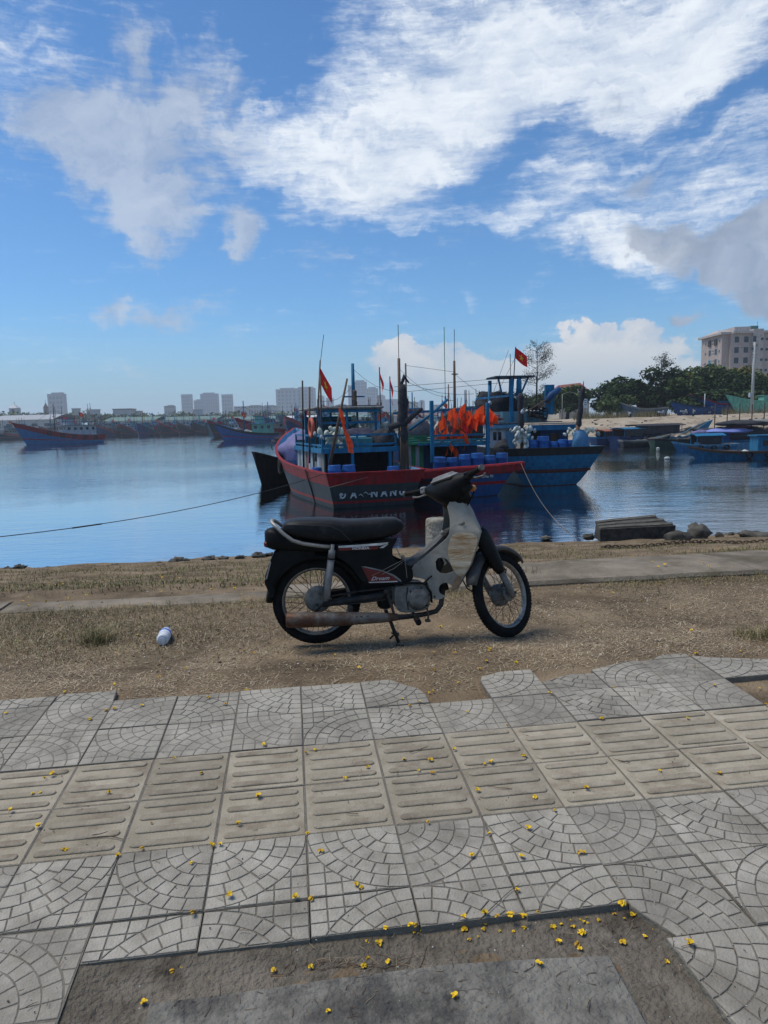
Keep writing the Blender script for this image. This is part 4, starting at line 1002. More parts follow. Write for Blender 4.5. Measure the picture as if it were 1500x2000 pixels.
    for q in range(7):
        mb = MB(); mb.box((zx(895) + q * .013, 0, zz(728)), (.005, .12 - .004 * q, .10 - .003 * q), 0, Matrix.Rotation(rad(8), 3, 'Y'), .002); mb.build('cooling_fin', drk, root)
    mb = MB(); mb.tube([(zx(880), 0, zz(735)), (zx(985), 0, zz(705))], .036, 0, 16); mb.tube([(zx(900), 0, zz(690)), (zx(950), 0, zz(590)), (zx(935), 0, zz(560))], .03, 0, 10); mb.build('cylinder_barrel', drk, root)
    mb = MB(); mb.tube([(zx(700), -.1, zz(672)), (zx(790), -.112, zz(668)), (zx(855), -.112, zz(674)), (zx(884), -.108, zz(720)), (zx(890), -.1, zz(775))], .008, 0, 6); mb.build('engine_guard', blk, root)
    mb = MB(); mb.tube([(zx(662), -.08, zz(705)), (zx(672), -.125, zz(735)), (zx(690), -.13, zz(800)), (zx(700), -.135, zz(850))], [.012, .011, .009, .011], 0, 8); mb.ball((zx(662), -.1, zz(708)), .022, 0, 10, 6); mb.build('kick_lever', drk, root)
    mb = MB(); mb.tube([(zx(745), -.1, zz(838)), (zx(845), -.11, zz(832))], .012, 0, 8); mb.tube([(zx(800), -.26, zz(834)), (zx(800), .26, zz(834))], .010, 0, 8)
    for s in (-1, 1): mb.tube([(zx(800), s * .18, zz(834)), (zx(800), s * .28, zz(834))], .019, 1, 10)
    mb.build('foot_peg', [drk, rub], root)
    mb = MB(); mb.tube([(zx(862), -.12, zz(800)), (zx(866), -.15, zz(820)), (zx(860), -.17, zz(846))], .006, 0, 6); mb.box((zx(858), -.175, zz(850)), (.035, .04, .012), 0, None, .004); mb.build('gear_pedal', drk, root)
    for q in range(6):
        a = q * math.pi / 3 + .3; mb = MB(); mb.lathe([(.0065, .115), (.0065, .121), (0, .122)], 0, 6, Matrix.Translation((zx(822) + .071 * math.cos(a), 0, zz(748) + .071 * math.sin(a))) @ Mx); mb.build('cover_bolt', drk, root)
    mb = MB(); mb.tube([(zx(768), -.106, zz(690)), (zx(762), -.107, zz(740)), (zx(770), -.107, zz(806))], .004, 0, 5); mb.build('case_seam', drk, root)
    mb = MB(); mb.tube([(zx(700), -.09, zz(640)), (zx(760), -.11, zz(664)), (zx(850), -.105, zz(672)), (zx(905), -.06, zz(640)), (zx(930), -.03, zz(600))], .0055, 0, 6); mb.build('ignition_lead', rub, root)
    for q, (y0, b) in enumerate(((-.16, .05), (-.10, .09), (.13, .07))):
        mb = MB(); mb.tube([ST @ (hb + Vector((.01, y0, -.03))), ST @ (hb + Vector((.09, y0 * .8, -.03 - b))), ST @ (hb + Vector((.06, y0 * .3, -.16 - b * .5))), A0 - ax * .12 + Vector((.02, y0 * .1, 0))], .005, 0, 6); mb.build('control_cable', rub, root)
    # exhaust
    mb = MB(); ey = -.165
    mb.tube([(zx(163), ey, zz(812)), (zx(170), ey, zz(812)), (zx(230), ey, zz(815)), (zx(420), ey, zz(820)), (zx(560), ey + .01, zz(826)), (zx(640), ey + .02, zz(830)), (zx(712), ey + .035, zz(834))], [.038, .046, .049, .045, .036, .032, .022], 0, 20)
    ex = mb.build('exhaust', rust, root)
    mb = MB(); mb.tube([(zx(705), ey + .03, zz(834)), (zx(760), -.10, zz(842)), (zx(850), -.085, zz(838)), (zx(915), -.08, zz(826)), (zx(940), -.075, zz(796)), (zx(948), -.06, zz(760)), (zx(962), -.03, zz(722))], [.019, .017, .0165, .0165, .0165, .0165, .016], 0, 12); mb.build('exhaust_pipe', mat('burnt_black_pipe', (.02, .018, .017), (.05, .04, .034), rough=.7, rnd=0), root)
    for u in (505, 528, 560):
        mb = MB(); mb.ball((zx(u), ey - .036, zz(806)), (.007, .003, .004), 0, 8, 5); mb.build('exhaust_dent', drk, ex)
    mb = MB(); mb.box((zx(480), -.13, zz(785)), (.03, .04, .05), 0, None, .006); mb.build('exhaust_bracket', drk, root)
    # centre stand
    for s in (-1, 1):
        mb = MB(); mb.tube([(zx(668), s * .07, zz(835)), (zx(690), s * .10, zz(890)), (zx(716), s * .125, zz(968))], [.013, .011, .011], 0, 8); mb.box((zx(722), s * .13, zz(980)), (.055, .03, .014), 0, Matrix.Rotation(rad(10), 3, 'Y'), .004)
        mb.build('stand_leg', drk, root)
    mb = MB(); mb.tube([(zx(690), -.12, zz(930)), (zx(670), -.16, zz(935))], .007, 0, 6); mb.tube([(zx(690), -.105, zz(895)), (zx(690), .105, zz(895))], .009, 0, 6); mb.build('stand_bar', drk, root)
    # cables, cord and wire ties
    def cord(nm, pts, r, m, k=5):
        mb = MB(); mb.tube([(zx(u), y, zz(v)) for u, v, y in pts], r, 0, k); mb.build(nm, m, root)
    cord('brake_cable', ((1055, 612, -.07), (1080, 640, -.06), (1110, 680, -.02), (1145, 715, .03)), .0045, rub)
    cord('brake_cable', ((1050, 620, -.09), (1052, 670, -.09), (1075, 715, -.08), (1115, 745, -.05), (1160, 762, -.02)), .0045, rub)
    cord('wire_tie', ((1046, 372, -.14), (1000, 392, -.11), (965, 412, -.075), (950, 440, -.06), (955, 420, -.06), (945, 448, -.055)), .0022, wire)
    cord('wire_tie', ((962, 430, -.058), (905, 470, -.058), (850, 520, -.056), (790, 548, -.056), (745, 545, -.06), (722, 500, -.06), (715, 488, -.06)), .0024, wire)
    cord('wire_tie', ((960, 440, -.06), (880, 500, -.06), (820, 545, -.06), (760, 552, -.06)), .002, wire)
    cord('wire_tie', ((760, 548, -.09), (690, 575, -.115), (625, 605, -.122), (590, 620, -.12)), .0016, wire)
    cord('wire_tie', ((762, 552, -.09), (700, 590, -.118), (640, 615, -.123)), .0016, wire)
    cord('wire_tie', ((758, 548, -.09), (762, 600, -.118), (765, 640, -.12)), .0016, wire)
    for u, v in ((752, 545), (955, 428)): mb = MB(); mb.ball((zx(u), -.061, zz(v)), (.015, .011, .014), 0, 8, 6, .4, 2); mb.build('wire_knot', wire, root)
    mb = MB(); mb.lathe([(.0, .006), (.011, .005), (.013, 0)], 0, 12, Matrix.Translation((zx(1046), -.142, zz(374))) @ Matrix.Rotation(math.pi / 2, 4, 'X')); mb.build('shield_hook', alu, root)
    return root
BIKE = motorbike()

# concrete stub post behind the bike
def stub_post():
    b = at(857, 1085, 6.35); b.z = float(ground_z(b.x, b.y)) - .02
    t = at(857, 1012, 6.35).z
    mb = MB(); h = t - b.z; rings = []
    for z, r in ((0, .128), (h * .3, .124), (h * .6, .122), (h * .9, .119), (h * .965, .116), (h * .99, .108), (h, .09)):
        rings.append([(r * (1 + .03 * mnoise.noise(Vector((math.cos(a) * 2, math.sin(a) * 2, z * 4)))) * math.cos(a), r * (1 + .03 * mnoise.noise(Vector((math.cos(a) * 2, math.sin(a) * 2, z * 4)))) * math.sin(a), z + (.006 * mnoise.noise(Vector((math.cos(a) * 3, math.sin(a) * 3, 9))) if z > h * .9 else 0)) for a in [2 * math.pi * k / 24 for k in range(24)]])
    mb.loft(rings)
    o = mb.build('concrete_post', mat('mossy_concrete', (.21, .19, .15), (.40, .37, .31), rough=.95, scale=9, bump=.9, bscale=40, rnd=0, dirt=(.09, .085, .05), dirt_at=(.48, .64), dirt_scale=7), None, b)
    tag(o, 'short round concrete post standing on the kerb behind the motorbike', 'post')
stub_post()
# crushed plastic bottle
def bottle():
    p = onz(318, 1262, -.088); z = float(ground_z(p.x, p.y)) + .042
    q = onz(325, 1240, -.088)
    root = thing('plastic_bottle', 'clear plastic bottle with a blue and white label lying on the dirt', 'bottle', (p.x, p.y, z), 0)
    d = Vector((-.17, 1.0, 0)).normalized(); root.scale = (1.25, 1.25, 1.25); M = d.to_track_quat('Z', 'Y').to_matrix().to_4x4()
    pl = mat('clear_plastic', (.88, .91, .95), rough=.2, bump=.3, bscale=40, scale=14, trans=.3, ior=1.2, rnd=0, var=.06, spec=.6)
    mb = MB(); prof = [(.012, 0), (.024, -.002), (.031, .006), (.0325, .02), (.031, .035), (.0325, .05), (.0315, .07), (.032, .10), (.0315, .125), (.028, .145), (.018, .165), (.0125, .172), (.0125, .186)]
    mb.lathe(prof, 0, 20, M); mb.build('bottle_body', pl, root)
    mb = MB(); mb.lathe([(.0, .004), (.011, .004), (.014, .001), (.016, -.0025), (.012, -.003)], 0, 16, M); mb.build('bottle_base', mat('white_plastic', (.75, .78, .8), rough=.4, bump=0, rnd=0), root)
    mb = MB(); mb.lathe([(.0331, .062), (.0334, .066), (.0334, .083), (.0334, .084), (.0334, .108), (.0331, .11)], 0, 20, M, True, [0, 0, 1, 1, 0]); mb.build('bottle_label', [mat('white_label', (.72, .74, .78), rough=.5, bump=0, rnd=0), mat('blue_label', (.03, .10, .42), rough=.5, bump=0, rnd=0)], root)
    mb = MB(); mb.lathe([(.0145, .184), (.0145, .198), (.012, .2), (0, .2)], 0, 14, M); mb.build('bottle_cap', mat('blue_cap', (.05, .14, .5), rough=.4, bump=0, rnd=0), root)
bottle()
# ------------------------------------------------------------------ fishing boats
def paint(name, c, **k):
    a = dict(rough=.6, scale=2.2, bump=.15, bscale=10, var=.3, rnd=.06, spec=.22, streak=(2.2, 2.2, .55), dirt=tuple(v * .4 + .028 for v in c), dirt_at=(.5, .74), dirt_scale=2.0); a.update(k)
    return mat(name, c, **a)
BLUE = paint('boat_blue_paint', (.013, .145, .28)); SKYB = paint('pale_blue_paint', (.13, .33, .50)); RED = paint('boat_red_paint', (.26, .016, .02)); SLATE = paint('slate_hull_paint', (.024, .034, .04))
DARK = paint('black_hull_paint', (.012, .013, .016)); BOOT = paint('dark_red_bottom', (.07, .02, .018)); GREEN = paint('boat_green_paint', (.03, .22, .10)); TEAL = paint('teal_paint', (.02, .17, .22)); WHITE = paint('boat_white_paint', (.42, .46, .50)); MINT = paint('mint_green_paint', (.16, .42, .32))
GREYW = paint('weathered_grey_wood', (.23, .23, .21), streak=(4, 4, .4)); BROWN = paint('brown_pole_wood', (.12, .075, .05), streak=(5, 5, .5)); DECK = paint('worn_deck', (.16, .14, .11)); NAVY = paint('navy_paint', (.012, .045, .14)); PINK = paint('faded_red_paint', (.33, .075, .075))
GLASS = mat('dark_window_glass', (.012, .016, .02), rough=.15, bump=0, rnd=0, spec=.5); CABIN_SHADE = mat('painted_cabin_shade', (.02, .022, .026), rough=.9, bump=0, rnd=0)  # cabin insides are coloured near-black, their shade is painted in
TARPG = mat('grey_tarpaulin', (.13, .13, .145), (.21, .205, .22), rough=.7, scale=5, bump=.5, bscale=9, rnd=.1); TARPP = mat('purple_tarpaulin', (.11, .105, .22), (.17, .165, .31), rough=.65, scale=4, bump=.5, bscale=7, rnd=0); NET = mat('dark_net', (.02, .021, .026), (.055, .055, .06), rough=.95, scale=14, bump=1, bscale=30, rnd=.1)
ORANGE = mat('orange_cloth', (.92, .085, .02), (.95, .14, .03), rough=.7, scale=6, bump=.15, rnd=.08, sheer=.45); REDCLOTH = mat('red_flag_cloth', (.60, .018, .018), (.72, .03, .025), rough=.75, scale=5, bump=.1, rnd=.05, sheer=.35); STAR = mat('flag_yellow', (.85, .55, .03), rough=.7, bump=0, rnd=0)
FLOAT = mat('pale_float', (.38, .42, .36), (.52, .55, .48), rough=.5, scale=10, bump=.1, rnd=.15); BUOYB = mat('plastic_drum_blue', (.008, .062, .23), (.014, .09, .31), rough=.38, scale=4, bump=.05, rnd=.2); TYRE = mat('old_tyre', (.014, .014, .014), rough=.9, scale=12, bump=.3, rnd=0); ROPE = mat('rope_fibre', (.22, .19, .14), rough=.9, bump=0, rnd=.1); DROPE = mat('dark_wet_rope', (.03, .03, .032), rough=.8, bump=0, rnd=0)

def bx(root, name, m, c, d, ch=0, rot=None):
    mb = MB(); mb.box(c, d, 0, rot, ch); return mb.build(name, m, root)
def tb(root, name, m, pts, r, n=8):
    mb = MB(); mb.tube(pts, r, 0, n); return mb.build(name, m, root)
def catmull(us, vs, u):
    n = len(us)
    for i in range(n - 1):
        if u <= us[i + 1] or i == n - 2:
            t = (u - us[i]) / (us[i + 1] - us[i])
            m0 = (vs[i + 1] - vs[max(i - 1, 0)]) / (us[i + 1] - us[max(i - 1, 0)]) * (us[i + 1] - us[i]); m1 = (vs[min(i + 2, n - 1)] - vs[i]) / (us[min(i + 2, n - 1)] - us[i]) * (us[i + 1] - us[i])
            return (2 * t ** 3 - 3 * t * t + 1) * vs[i] + (t ** 3 - 2 * t * t + t) * m0 + (-2 * t ** 3 + 3 * t * t) * vs[i + 1] + (t ** 3 - t * t) * m1
class Hull:
    """x to starboard, y forward from the stern, z up from the waterline"""
    def __init__(s, L, st, bowrake=.35, sternrake=.2, bulge=.12, p=1.2):
        s.L = L; s.st = st; s.br = bowrake; s.sr = sternrake; s.bulge = bulge; s.p = p
    def g(s, k, u): return catmull([a[0] for a in s.st], [a[k] for a in s.st], u)
    def pt(s, u, z, side):
        b, w, h = s.g(1, u), s.g(2, u), s.g(3, u)
        t = max(0, z / h)
        x = w + (b - w) * min(t, 1.15) ** s.p if z >= 0 else w * (1 + .45 * z)
        x = max(x, .015)
        y = u * s.L + s.br * z * max(0, u) ** 5 - s.sr * z * (1 - u) ** 6
        return Vector((side * x, y, z))
    def build(s, root, band, hullm, stripe, boot, deckm, innerm, bandw=.42, stripe_at=(.17, .25), deck_drop=.55, n=26, capm=None, tr=9):
        h = lambda u: s.g(3, u)
        rows = lambda u: [h(u) - bandw, (stripe_at[1] * .5 + .5 * stripe_at[1] * h(u) / h(0)) * h(0), (stripe_at[0] * .5 + .5 * stripe_at[0] * h(u) / h(0)) * h(0), .03, -.5]
        us = [k / n for k in range(n + 1)]
        mb = MB()
        for sd in (-1, 1):
            rings = []
            for u in us: rings.append([s.pt(u, z, sd) for z in rows(u)])
            if sd > 0: rings = rings[::-1]
            mb.loft(rings, 0, False, False, True, mats=[0, 1, 0, 2])
        # transom, slightly bowed aft
        def trow(z, k=tr):
            a = s.pt(0, z, -1); out = []
            for i in range(k + 1):
                t = -1 + 2 * i / k; out.append(Vector((t * -a.x, a.y - s.bulge * (1 - t * t), z)))
            return out
        r0 = rows(0); rr = [trow(z) for z in r0]
        for i in range(4): mb.loft([rr[i + 1], rr[i]], (0, 1, 0, 2)[i], False, False, False)
        o = mb.build('hull', [hullm, stripe, boot], root)
        # bulwark: outside, rail cap, inside
        mb = MB(); th = .09
        for sd in (-1, 1):
            rings = []
            for u in us:
                a, b = s.pt(u, h(u) - bandw, sd), s.pt(u, h(u), sd)
                inx = -sd * min(th, abs(b.x) * .8); dz = deck_drop
                c1 = b + Vector((sd * .035, 0, -.002)); c2 = b + Vector((sd * .035, 0, .06)); c3 = b + Vector((inx, 0, .06)); c4 = s.pt(u, h(u) - dz, sd) + Vector((inx, 0, 0))
                rings.append([a + Vector((sd * .012, 0, 0)), b + Vector((sd * .012, 0, -.004)), c1, c2, c3, c4])
            if sd > 0: rings = rings[::-1]
            mb.loft(rings, 0, False, False, False, mats=[0, 0, 1, 1, 2])
        hb, ht = trow(h(0) - bandw), trow(h(0))
        off = Vector((0, -.012, 0)); e = Vector((0, -.05, 0)); i_ = Vector((0, .1, 0)); zc = Vector((0, 0, .06))
        mb.loft([[p + off for p in hb], [p + off for p in ht], [p + e for p in ht], [p + e + zc for p in ht], [p + i_ + zc for p in ht], [p + i_ for p in trow(h(0) - deck_drop)]][::-1], 0, False, False, False)
        k = len(mb.f) - 5 * tr
        for q in range(5 * tr): mb.m[k + q] = [2, 1, 1, 0, 0][q // tr]
        mb.build('bulwark', [band, capm or band, innerm], root)
        mb = MB(); rings = []
        for u in us[:-1]:
            z = h(u) - deck_drop + .02; a = s.pt(u, z, 1).x - .05; y = s.pt(u, z, 1).y + (.12 if u == 0 else 0)
            rings.append([(t * max(a, .01), y, z + .04 * (1 - t * t)) for t in (-1, -.5, 0, .5, 1)])
        mb.loft(rings, 0, False, False, True); mb.build('deck', deckm, root)
        return o
def flag_part(root, P, w, h, ang, droop, star=True, m=None, seed=1, name='flag', taper=0):
    """cloth hanging from its pole: ang heading of the fly in the ground plane, droop below level"""
    r = random.Random(seed); f = Vector((math.cos(ang) * math.cos(droop), math.sin(ang) * math.cos(droop), -math.sin(droop))); nrm = Vector((-math.sin(ang), math.cos(ang), 0)); P = Vector(P)
    ph = r.uniform(0, 6)
    def pos(a, b, off=0): 
        return P + f * (w * a) + Vector((0, 0, -h * (b * (1 - taper * a) + taper * a * .5))) + nrm * (.10 * w * a * math.sin(5.5 * a + 2.2 * b + ph) + off) + Vector((0, 0, -.06 * w * math.sin(3 * a) * b))
    mb = MB(); na, nb = 9, 6; V = [pos(i / na, j / nb) for i in range(na + 1) for j in range(nb + 1)]
    mb.add(V, [(i * (nb + 1) + j, i * (nb + 1) + j + 1, (i + 1) * (nb + 1) + j + 1, (i + 1) * (nb + 1) + j) for i in range(na) for j in range(nb)], 0, True)
    o = mb.build(name, m or REDCLOTH, root)
    if star:
        mb = MB()
        for off in (-.008, .008):
            pts = [pos(.5, .5, off)]
            for k in range(10):
                rr = (.30 if k % 2 == 0 else .115) * h; a = math.pi / 2 + k * math.pi / 5
                pts.append(pos(.5 + rr * math.cos(a) / w, .5 - rr * math.sin(a) / h, off))
            mb.add(pts, [(0, 1 + k, 1 + (k + 1) % 10) for k in range(10)], 0, True)
        mb.build('star', STAR, o)
    return o
def frame(o, px=0, py=0): pass
def boat_root(name, label, X, Y, head, group=None):
    return thing(name, label, 'boat', (X, Y, ZW), head, group)
def W(root, p):
    return root.matrix_basis @ Vector(p)
def torus(mb, c, R, r, axis='X', n=18, k=8, m=0, M=None):
    rings = []
    for i in range(n):
        a = 2 * math.pi * i / n
        ring = []
        for j in range(k):
            b = 2 * math.pi * j / k; q = (R + r * math.cos(b))
            v = (q * math.cos(a), q * math.sin(a), r * math.sin(b))
            if axis == 'X': v = (v[2], v[0], v[1])
            elif axis == 'Y': v = (v[0], v[2], v[1])
            v = Vector(v)
            if M is not None: v = M @ v
            ring.append((c[0] + v.x, c[1] + v.y, c[2] + v.z))
        rings.append(ring)
    mb.loft(rings + [rings[0]], m, False, True, True); return mb
def tyre_part(root, c, R=.28, r=.085, rz=0, name='tyre_fender'):
    mb = MB(); torus(mb, c, R, r, 'X', M=Matrix.Rotation(rz, 3, 'Z')); return mb.build(name, TYRE, root)
def drum_mesh():
    mb = MB(); mb.lathe([(.0, .0), (.225, .0), (.24, .02), (.245, .10), (.262, .13), (.262, .16), (.25, .19), (.25, .58), (.262, .61), (.262, .64), (.245, .67), (.24, .80), (.232, .82), (.225, .805), (.0, .805)], 0, 20)
    me = bpy.data.meshes.new('drum'); me.from_pydata(mb.v, [], mb.f); me.materials.append(BUOYB); me.polygons.foreach_set('use_smooth', mb.sm); me.update(); return me
DRUM = drum_mesh()
def drum(P, label, group, s=1.0, tilt=(0, 0)):
    o = tag(obj('plastic_drum', DRUM, None, P, (tilt[0], tilt[1], random.uniform(0, 6))), label, 'drum', group); o.scale = (s, s, s); return o
def bundle(name, label, cat, P, r, m, seed, jit=.35, rz=0, n=22, k=14, freq=1.8):
    """heap of net or tarpaulin"""
    mb = MB(); mb.ball((0, 0, 0), r, 0, n, k, jit, seed, freq=freq)
    mb.v = [(x, y, max(z, -r[2] * .55)) for x, y, z in mb.v]
    o = mb.build(name, m, None, (P[0], P[1], P[2] + r[2] * .55), rz); return tag(o, label, cat)
def pole_wrapped(root, name, a, b, r, seed, m=None):
    a, b = Vector(a), Vector(b); rr = random.Random(seed); mb = MB(); pts = []; rs = []
    for k in range(11):
        t = k / 10; pts.append(a.lerp(b, t) + Vector((rr.uniform(-.02, .02), rr.uniform(-.02, .02), 0))); rs.append(r * (rr.uniform(.75, 1.2) if 0 < k < 10 else .5))
    mb.tube(pts, rs, 0, 9); return mb.build(name, m or NET, root)
def rail(root, pts, m, zs, post_h, r=.035, posts=True):
    for z in zs:
        for a, b in zip(pts[:-1], pts[1:]):
            a2, b2 = Vector(a) + Vector((0, 0, z)), Vector(b) + Vector((0, 0, z)); d = (b2 - a2); c = (a2 + b2) / 2
            bx(root, 'rail', m, c, (d.length, r * 1.3, r * 2.4), 0, Matrix.Rotation(math.atan2(d.y, d.x), 3, 'Z') @ Matrix.Rotation(-math.asin(d.z / d.length), 3, 'Y'))
    if posts:
        for a in pts: bx(root, 'rail_post', m, Vector(a) + Vector((0, 0, post_h / 2 + .01)), (r * 2.2, r * 2.2, post_h))

# ---- the near boat with the grey hull and the town's name on its stern
B1 = boat_root('fishing_boat', 'grey fishing boat with red bulwark and ĐA NANG lettered on its stern', -.36, 25.53, rad(18))
H1 = Hull(13.5, [(0, 1.86, 1.55, 1.28), (.2, 2.12, 1.8, 1.33), (.45, 2.35, 1.9, 1.52), (.7, 2.0, 1.3, 1.95), (.88, 1.15, .55, 2.45), (1, .08, .03, 2.85)], .45, .28)
def build_b1():
    R = B1; r = random.Random(1)
    H1.build(R, RED, SLATE, RED, DARK, SKYB, SKYB, .42, (.14, .215), .5, capm=RED)
    # lettering, each letter its own small plate on the stern
    def tz(x, z): return H1.pt(0, z, 1).y - .12 * (1 - (x / 1.7) ** 2) - .02
    widths = [('Đ', -1.20), ('A', -.80), ('N', -.02), ('A', .36), ('N', .72), ('G', 1.08)]
    for ch, x in widths:
        me = text_mesh(ch, .38, .18, .008, .012)
        for v in me.vertices: v.co = (v.co.x * .92, -v.co.z, v.co.y)
        me.materials.append(mat('white_lettering', (.55, .57, .56), (.36, .38, .38), rough=.7, scale=6, bump=0, rnd=0)); me.update()
        o = obj('letter', me, R, (x - .07, tz(x, .53), .51)); o.rotation_euler = (-.27, 0, -.03 * x)
    for k, (x, z) in enumerate(((-.56, .47), (-.38, .54), (-.22, .47))):   # three little bird marks
        mb = MB(); y = tz(x, z)
        mb.tube([(x - .1, y, z - .0), (x - .02, y, z + .05), (x + .02, y, z + .01), (x + .09, y, z - .05)], [.008, .018, .02, .006], 0, 5); mb.build('bird_mark', MATS['white_lettering'], R)
    # lower cabin
    zf, zu = .80, 2.0
    for x in (-1.42, 1.42):
        for k in range(13):
            y = 2.0 + k * .40; m = r.choice((GREYW, GREYW, GREYW, WHITE, PINK)); 
            if k in (4, 9): continue
            bx(R, 'plank', m, (x + r.uniform(-.012, .012), y, (zf + zu) / 2 + r.uniform(-.03, .03)), (.05, .385, zu - zf - .04))
        bx(R, 'cabin_lining', CABIN_SHADE, (x * .965, 4.4, (zf + zu) / 2), (.04, 5.2, zu - zf))  # dark sheet behind the planks, interior shade put into its colour
    bx(R, 'cabin_front', GREYW, (0, 7.1, (zf + zu) / 2 + .2), (2.9, .06, zu - zf + .4)); bx(R, 'cabin_bulkhead', CABIN_SHADE, (0, 3.6, (zf + zu) / 2), (2.7, .05, zu - zf))
    for x in (-1.22, -.3, 1.25): bx(R, 'post', BLUE, (x, 1.75, 1.42), (.11, .11, 1.2))
    # upper deck
    bx(R, 'upper_deck', BLUE, (0, 4.4, zu + .03), (3.0, 5.5, .06))
    bx(R, 'deck_beam', BLUE, (.02, 1.58, zu + .05), (3.12, .07, .19)); bx(R, 'deck_beam', BLUE, (-1.53, 4.4, zu + .05), (.07, 5.6, .19)); bx(R, 'deck_beam', BLUE, (1.56, 4.4, zu + .05), (.07, 5.6, .19))
    c = [(-1.5, 6.9, zu + .1), (-1.5, 5.3, zu + .1), (-1.5, 3.6, zu + .1), (-1.5, 1.7, zu + .1), (-.1, 1.7, zu + .1), (1.5, 1.7, zu + .1), (1.5, 3.6, zu + .1), (1.5, 6.9, zu + .1)]
    rail(R, c, BLUE, (.16, .53), .56, .032)
    # roofed upper house
    for x in (-1.15, 0, 1.25):
        for y in (3.5, 6.3): bx(R, 'roof_post', BLUE, (x, y, 2.9), (.09, .09, 1.55))
    bx(R, 'roof_beam', BLUE, (.05, 3.42, 3.60), (2.75, .07, .12)); bx(R, 'roof_beam', BLUE, (.05, 3.46, 3.12), (2.6, .05, .09))
    bx(R, 'roof', GREYW, (.05, 4.9, 3.73), (3.0, 3.3, .1), .03); bx(R, 'roof', NET, (.5, 4.2, 3.80), (1.7, 1.2, .06), .02)
    bx(R, 'house_wall', TEAL, (.05, 6.35, 2.75), (2.5, .06, 1.3)); 
    for x in (-.7, .05, .8): bx(R, 'house_window', GLASS, (x, 6.31, 3.0), (.5, .03, .5))
    # masts and poles
    tb(R, 'mast', BLUE, [(.62, 4.6, 3.7), (.62, 4.6, 5.62)], [.09, .065], 10); bx(R, 'crossbar', BLUE, (.62, 4.55, 4.22), (.95, .05, .06)); pole_wrapped(R, 'furled_net', (.64, 4.48, 3.75), (.64, 4.48, 4.5), .1, 4, BROWN)
    tb(R, 'mast', BROWN, [(1.78, 2.0, 1.5), (1.80, 2.0, 5.6)], [.075, .06], 8); tb(R, 'antenna', DARK, [(1.80, 2.0, 5.55), (1.80, 2.0, 6.9)], .014, 5)
    pole_wrapped(R, 'wrapped_post', (1.68, 1.35, 2.2), (1.68, 1.3, 4.55), .2, 7); tb(R, 'wrapped_tip', NET, [(1.62, 1.3, 4.5), (1.76, 1.3, 4.85), (1.95, 1.3, 4.6)], [.06, .1, .03], 7)
    for k in range(6): tb(R, 'bundled_stick', BROWN, [(1.50 + k * .07, 1.2 + .05 * (k % 2), 1.0), (1.55 + k * .05, 1.25, 3.0 + .2 * (k % 3))], .03, 6)
    tb(R, 'furled_sail', NET, [(1.2, 1.6, 2.9), (1.7, 1.2, 3.05), (2.3, .8, 3.6)], [.12, .13, .06], 8)
    fl = tb(R, 'flag_pole', BROWN, [(-1.5, 3.0, 1.6), (-1.16, 3.0, 5.6)], [.045, .03], 6); tb(R, 'antenna', DARK, [(-1.16, 3.0, 5.5), (-.98, 3.0, 6.6)], .012, 5)
    flag_part(R, (-1.2, 2.97, 5.35), .95, .62, rad(-18), rad(62), True, seed=3)
    tb(R, 'pole', BROWN, [(-1.62, 3.6, 1.5), (-1.5, 3.6, 4.6)], .04, 6); tb(R, 'pole', DARK, [(-1.72, 4.4, 1.2), (-1.62, 4.4, 4.9)], .035, 6); tb(R, 'pole', BROWN, [(-1.30, 2.6, 2.1), (-1.27, 2.6, 5.0)], .035, 6)
    tb(R, 'leaning_pole', BROWN, [(-1.45, 1.0, 1.35), (-1.05, 1.0, 3.0), (-.62, 1.0, 4.75)], [.07, .06, .035], 8)
    mb = MB()
    for k in range(7):
        a = Vector((-1.0 + .05 * k, .95, 3.7 - .22 * k)); q = r.uniform(.10, .22)
        mb.add([a, a + Vector((q, -.05, -.15)), a + Vector((q * 1.2, -.1, -.42)), a + Vector((.02, -.02, -.36)), a + Vector((q * .5, -.14, -.4))], [(0, 1, 4), (1, 2, 4), (2, 3, 4), (3, 0, 4)], 0, False)
    mb.build('orange_cloth', ORANGE, R)
    for x, y, z0, z1, sd in ((1.95, 5.0, 3.0, 5.5, 5), (2.42, 5.0, 3.9, 5.1, 6)):
        tb(R, 'flag_pole', BLUE if x > 2 else BROWN, [(x, y, 2.1), (x, y, z1)], .028, 6); flag_part(R, (x, y - .03, z1), .95, .40, rad(-70), rad(76), False, seed=sd)
    mb = MB(); torus(mb, (-1.62, 3.0, 2.95), .34, .075, 'X'); mb.build('life_ring', mat('faded_ring_red', (.45, .10, .06), rough=.6, rnd=0), R)
    for x, y, z in ((-1.58, 2.55, 2.72), (-1.56, 1.5, 2.6), (1.62, 1.5, 2.75)):
        mb = MB(); mb.lathe([(0, -.09), (.06, -.08), (.075, -.02), (.05, .05), (.03, .08), (0, .09)], 0, 12, Matrix.Translation((x, y, z))); mb.build('lamp', WHITE, R)
    tyre_part(R, tuple(H1.pt(.5, 1.25, -1) + Vector((-.1, 0, 0))), .27, .09, rad(-4))
    tb(R, 'mooring_line', DROPE, [tuple(H1.pt(.16, 1.36, -1) + Vector((-.06, 0, 0))), tuple(H1.pt(.16, .7, -1) + Vector((-.04, 0, 0))), tuple(H1.pt(.16, -.1, -1) + Vector((-.04, 0, 0)))], .03, 6)
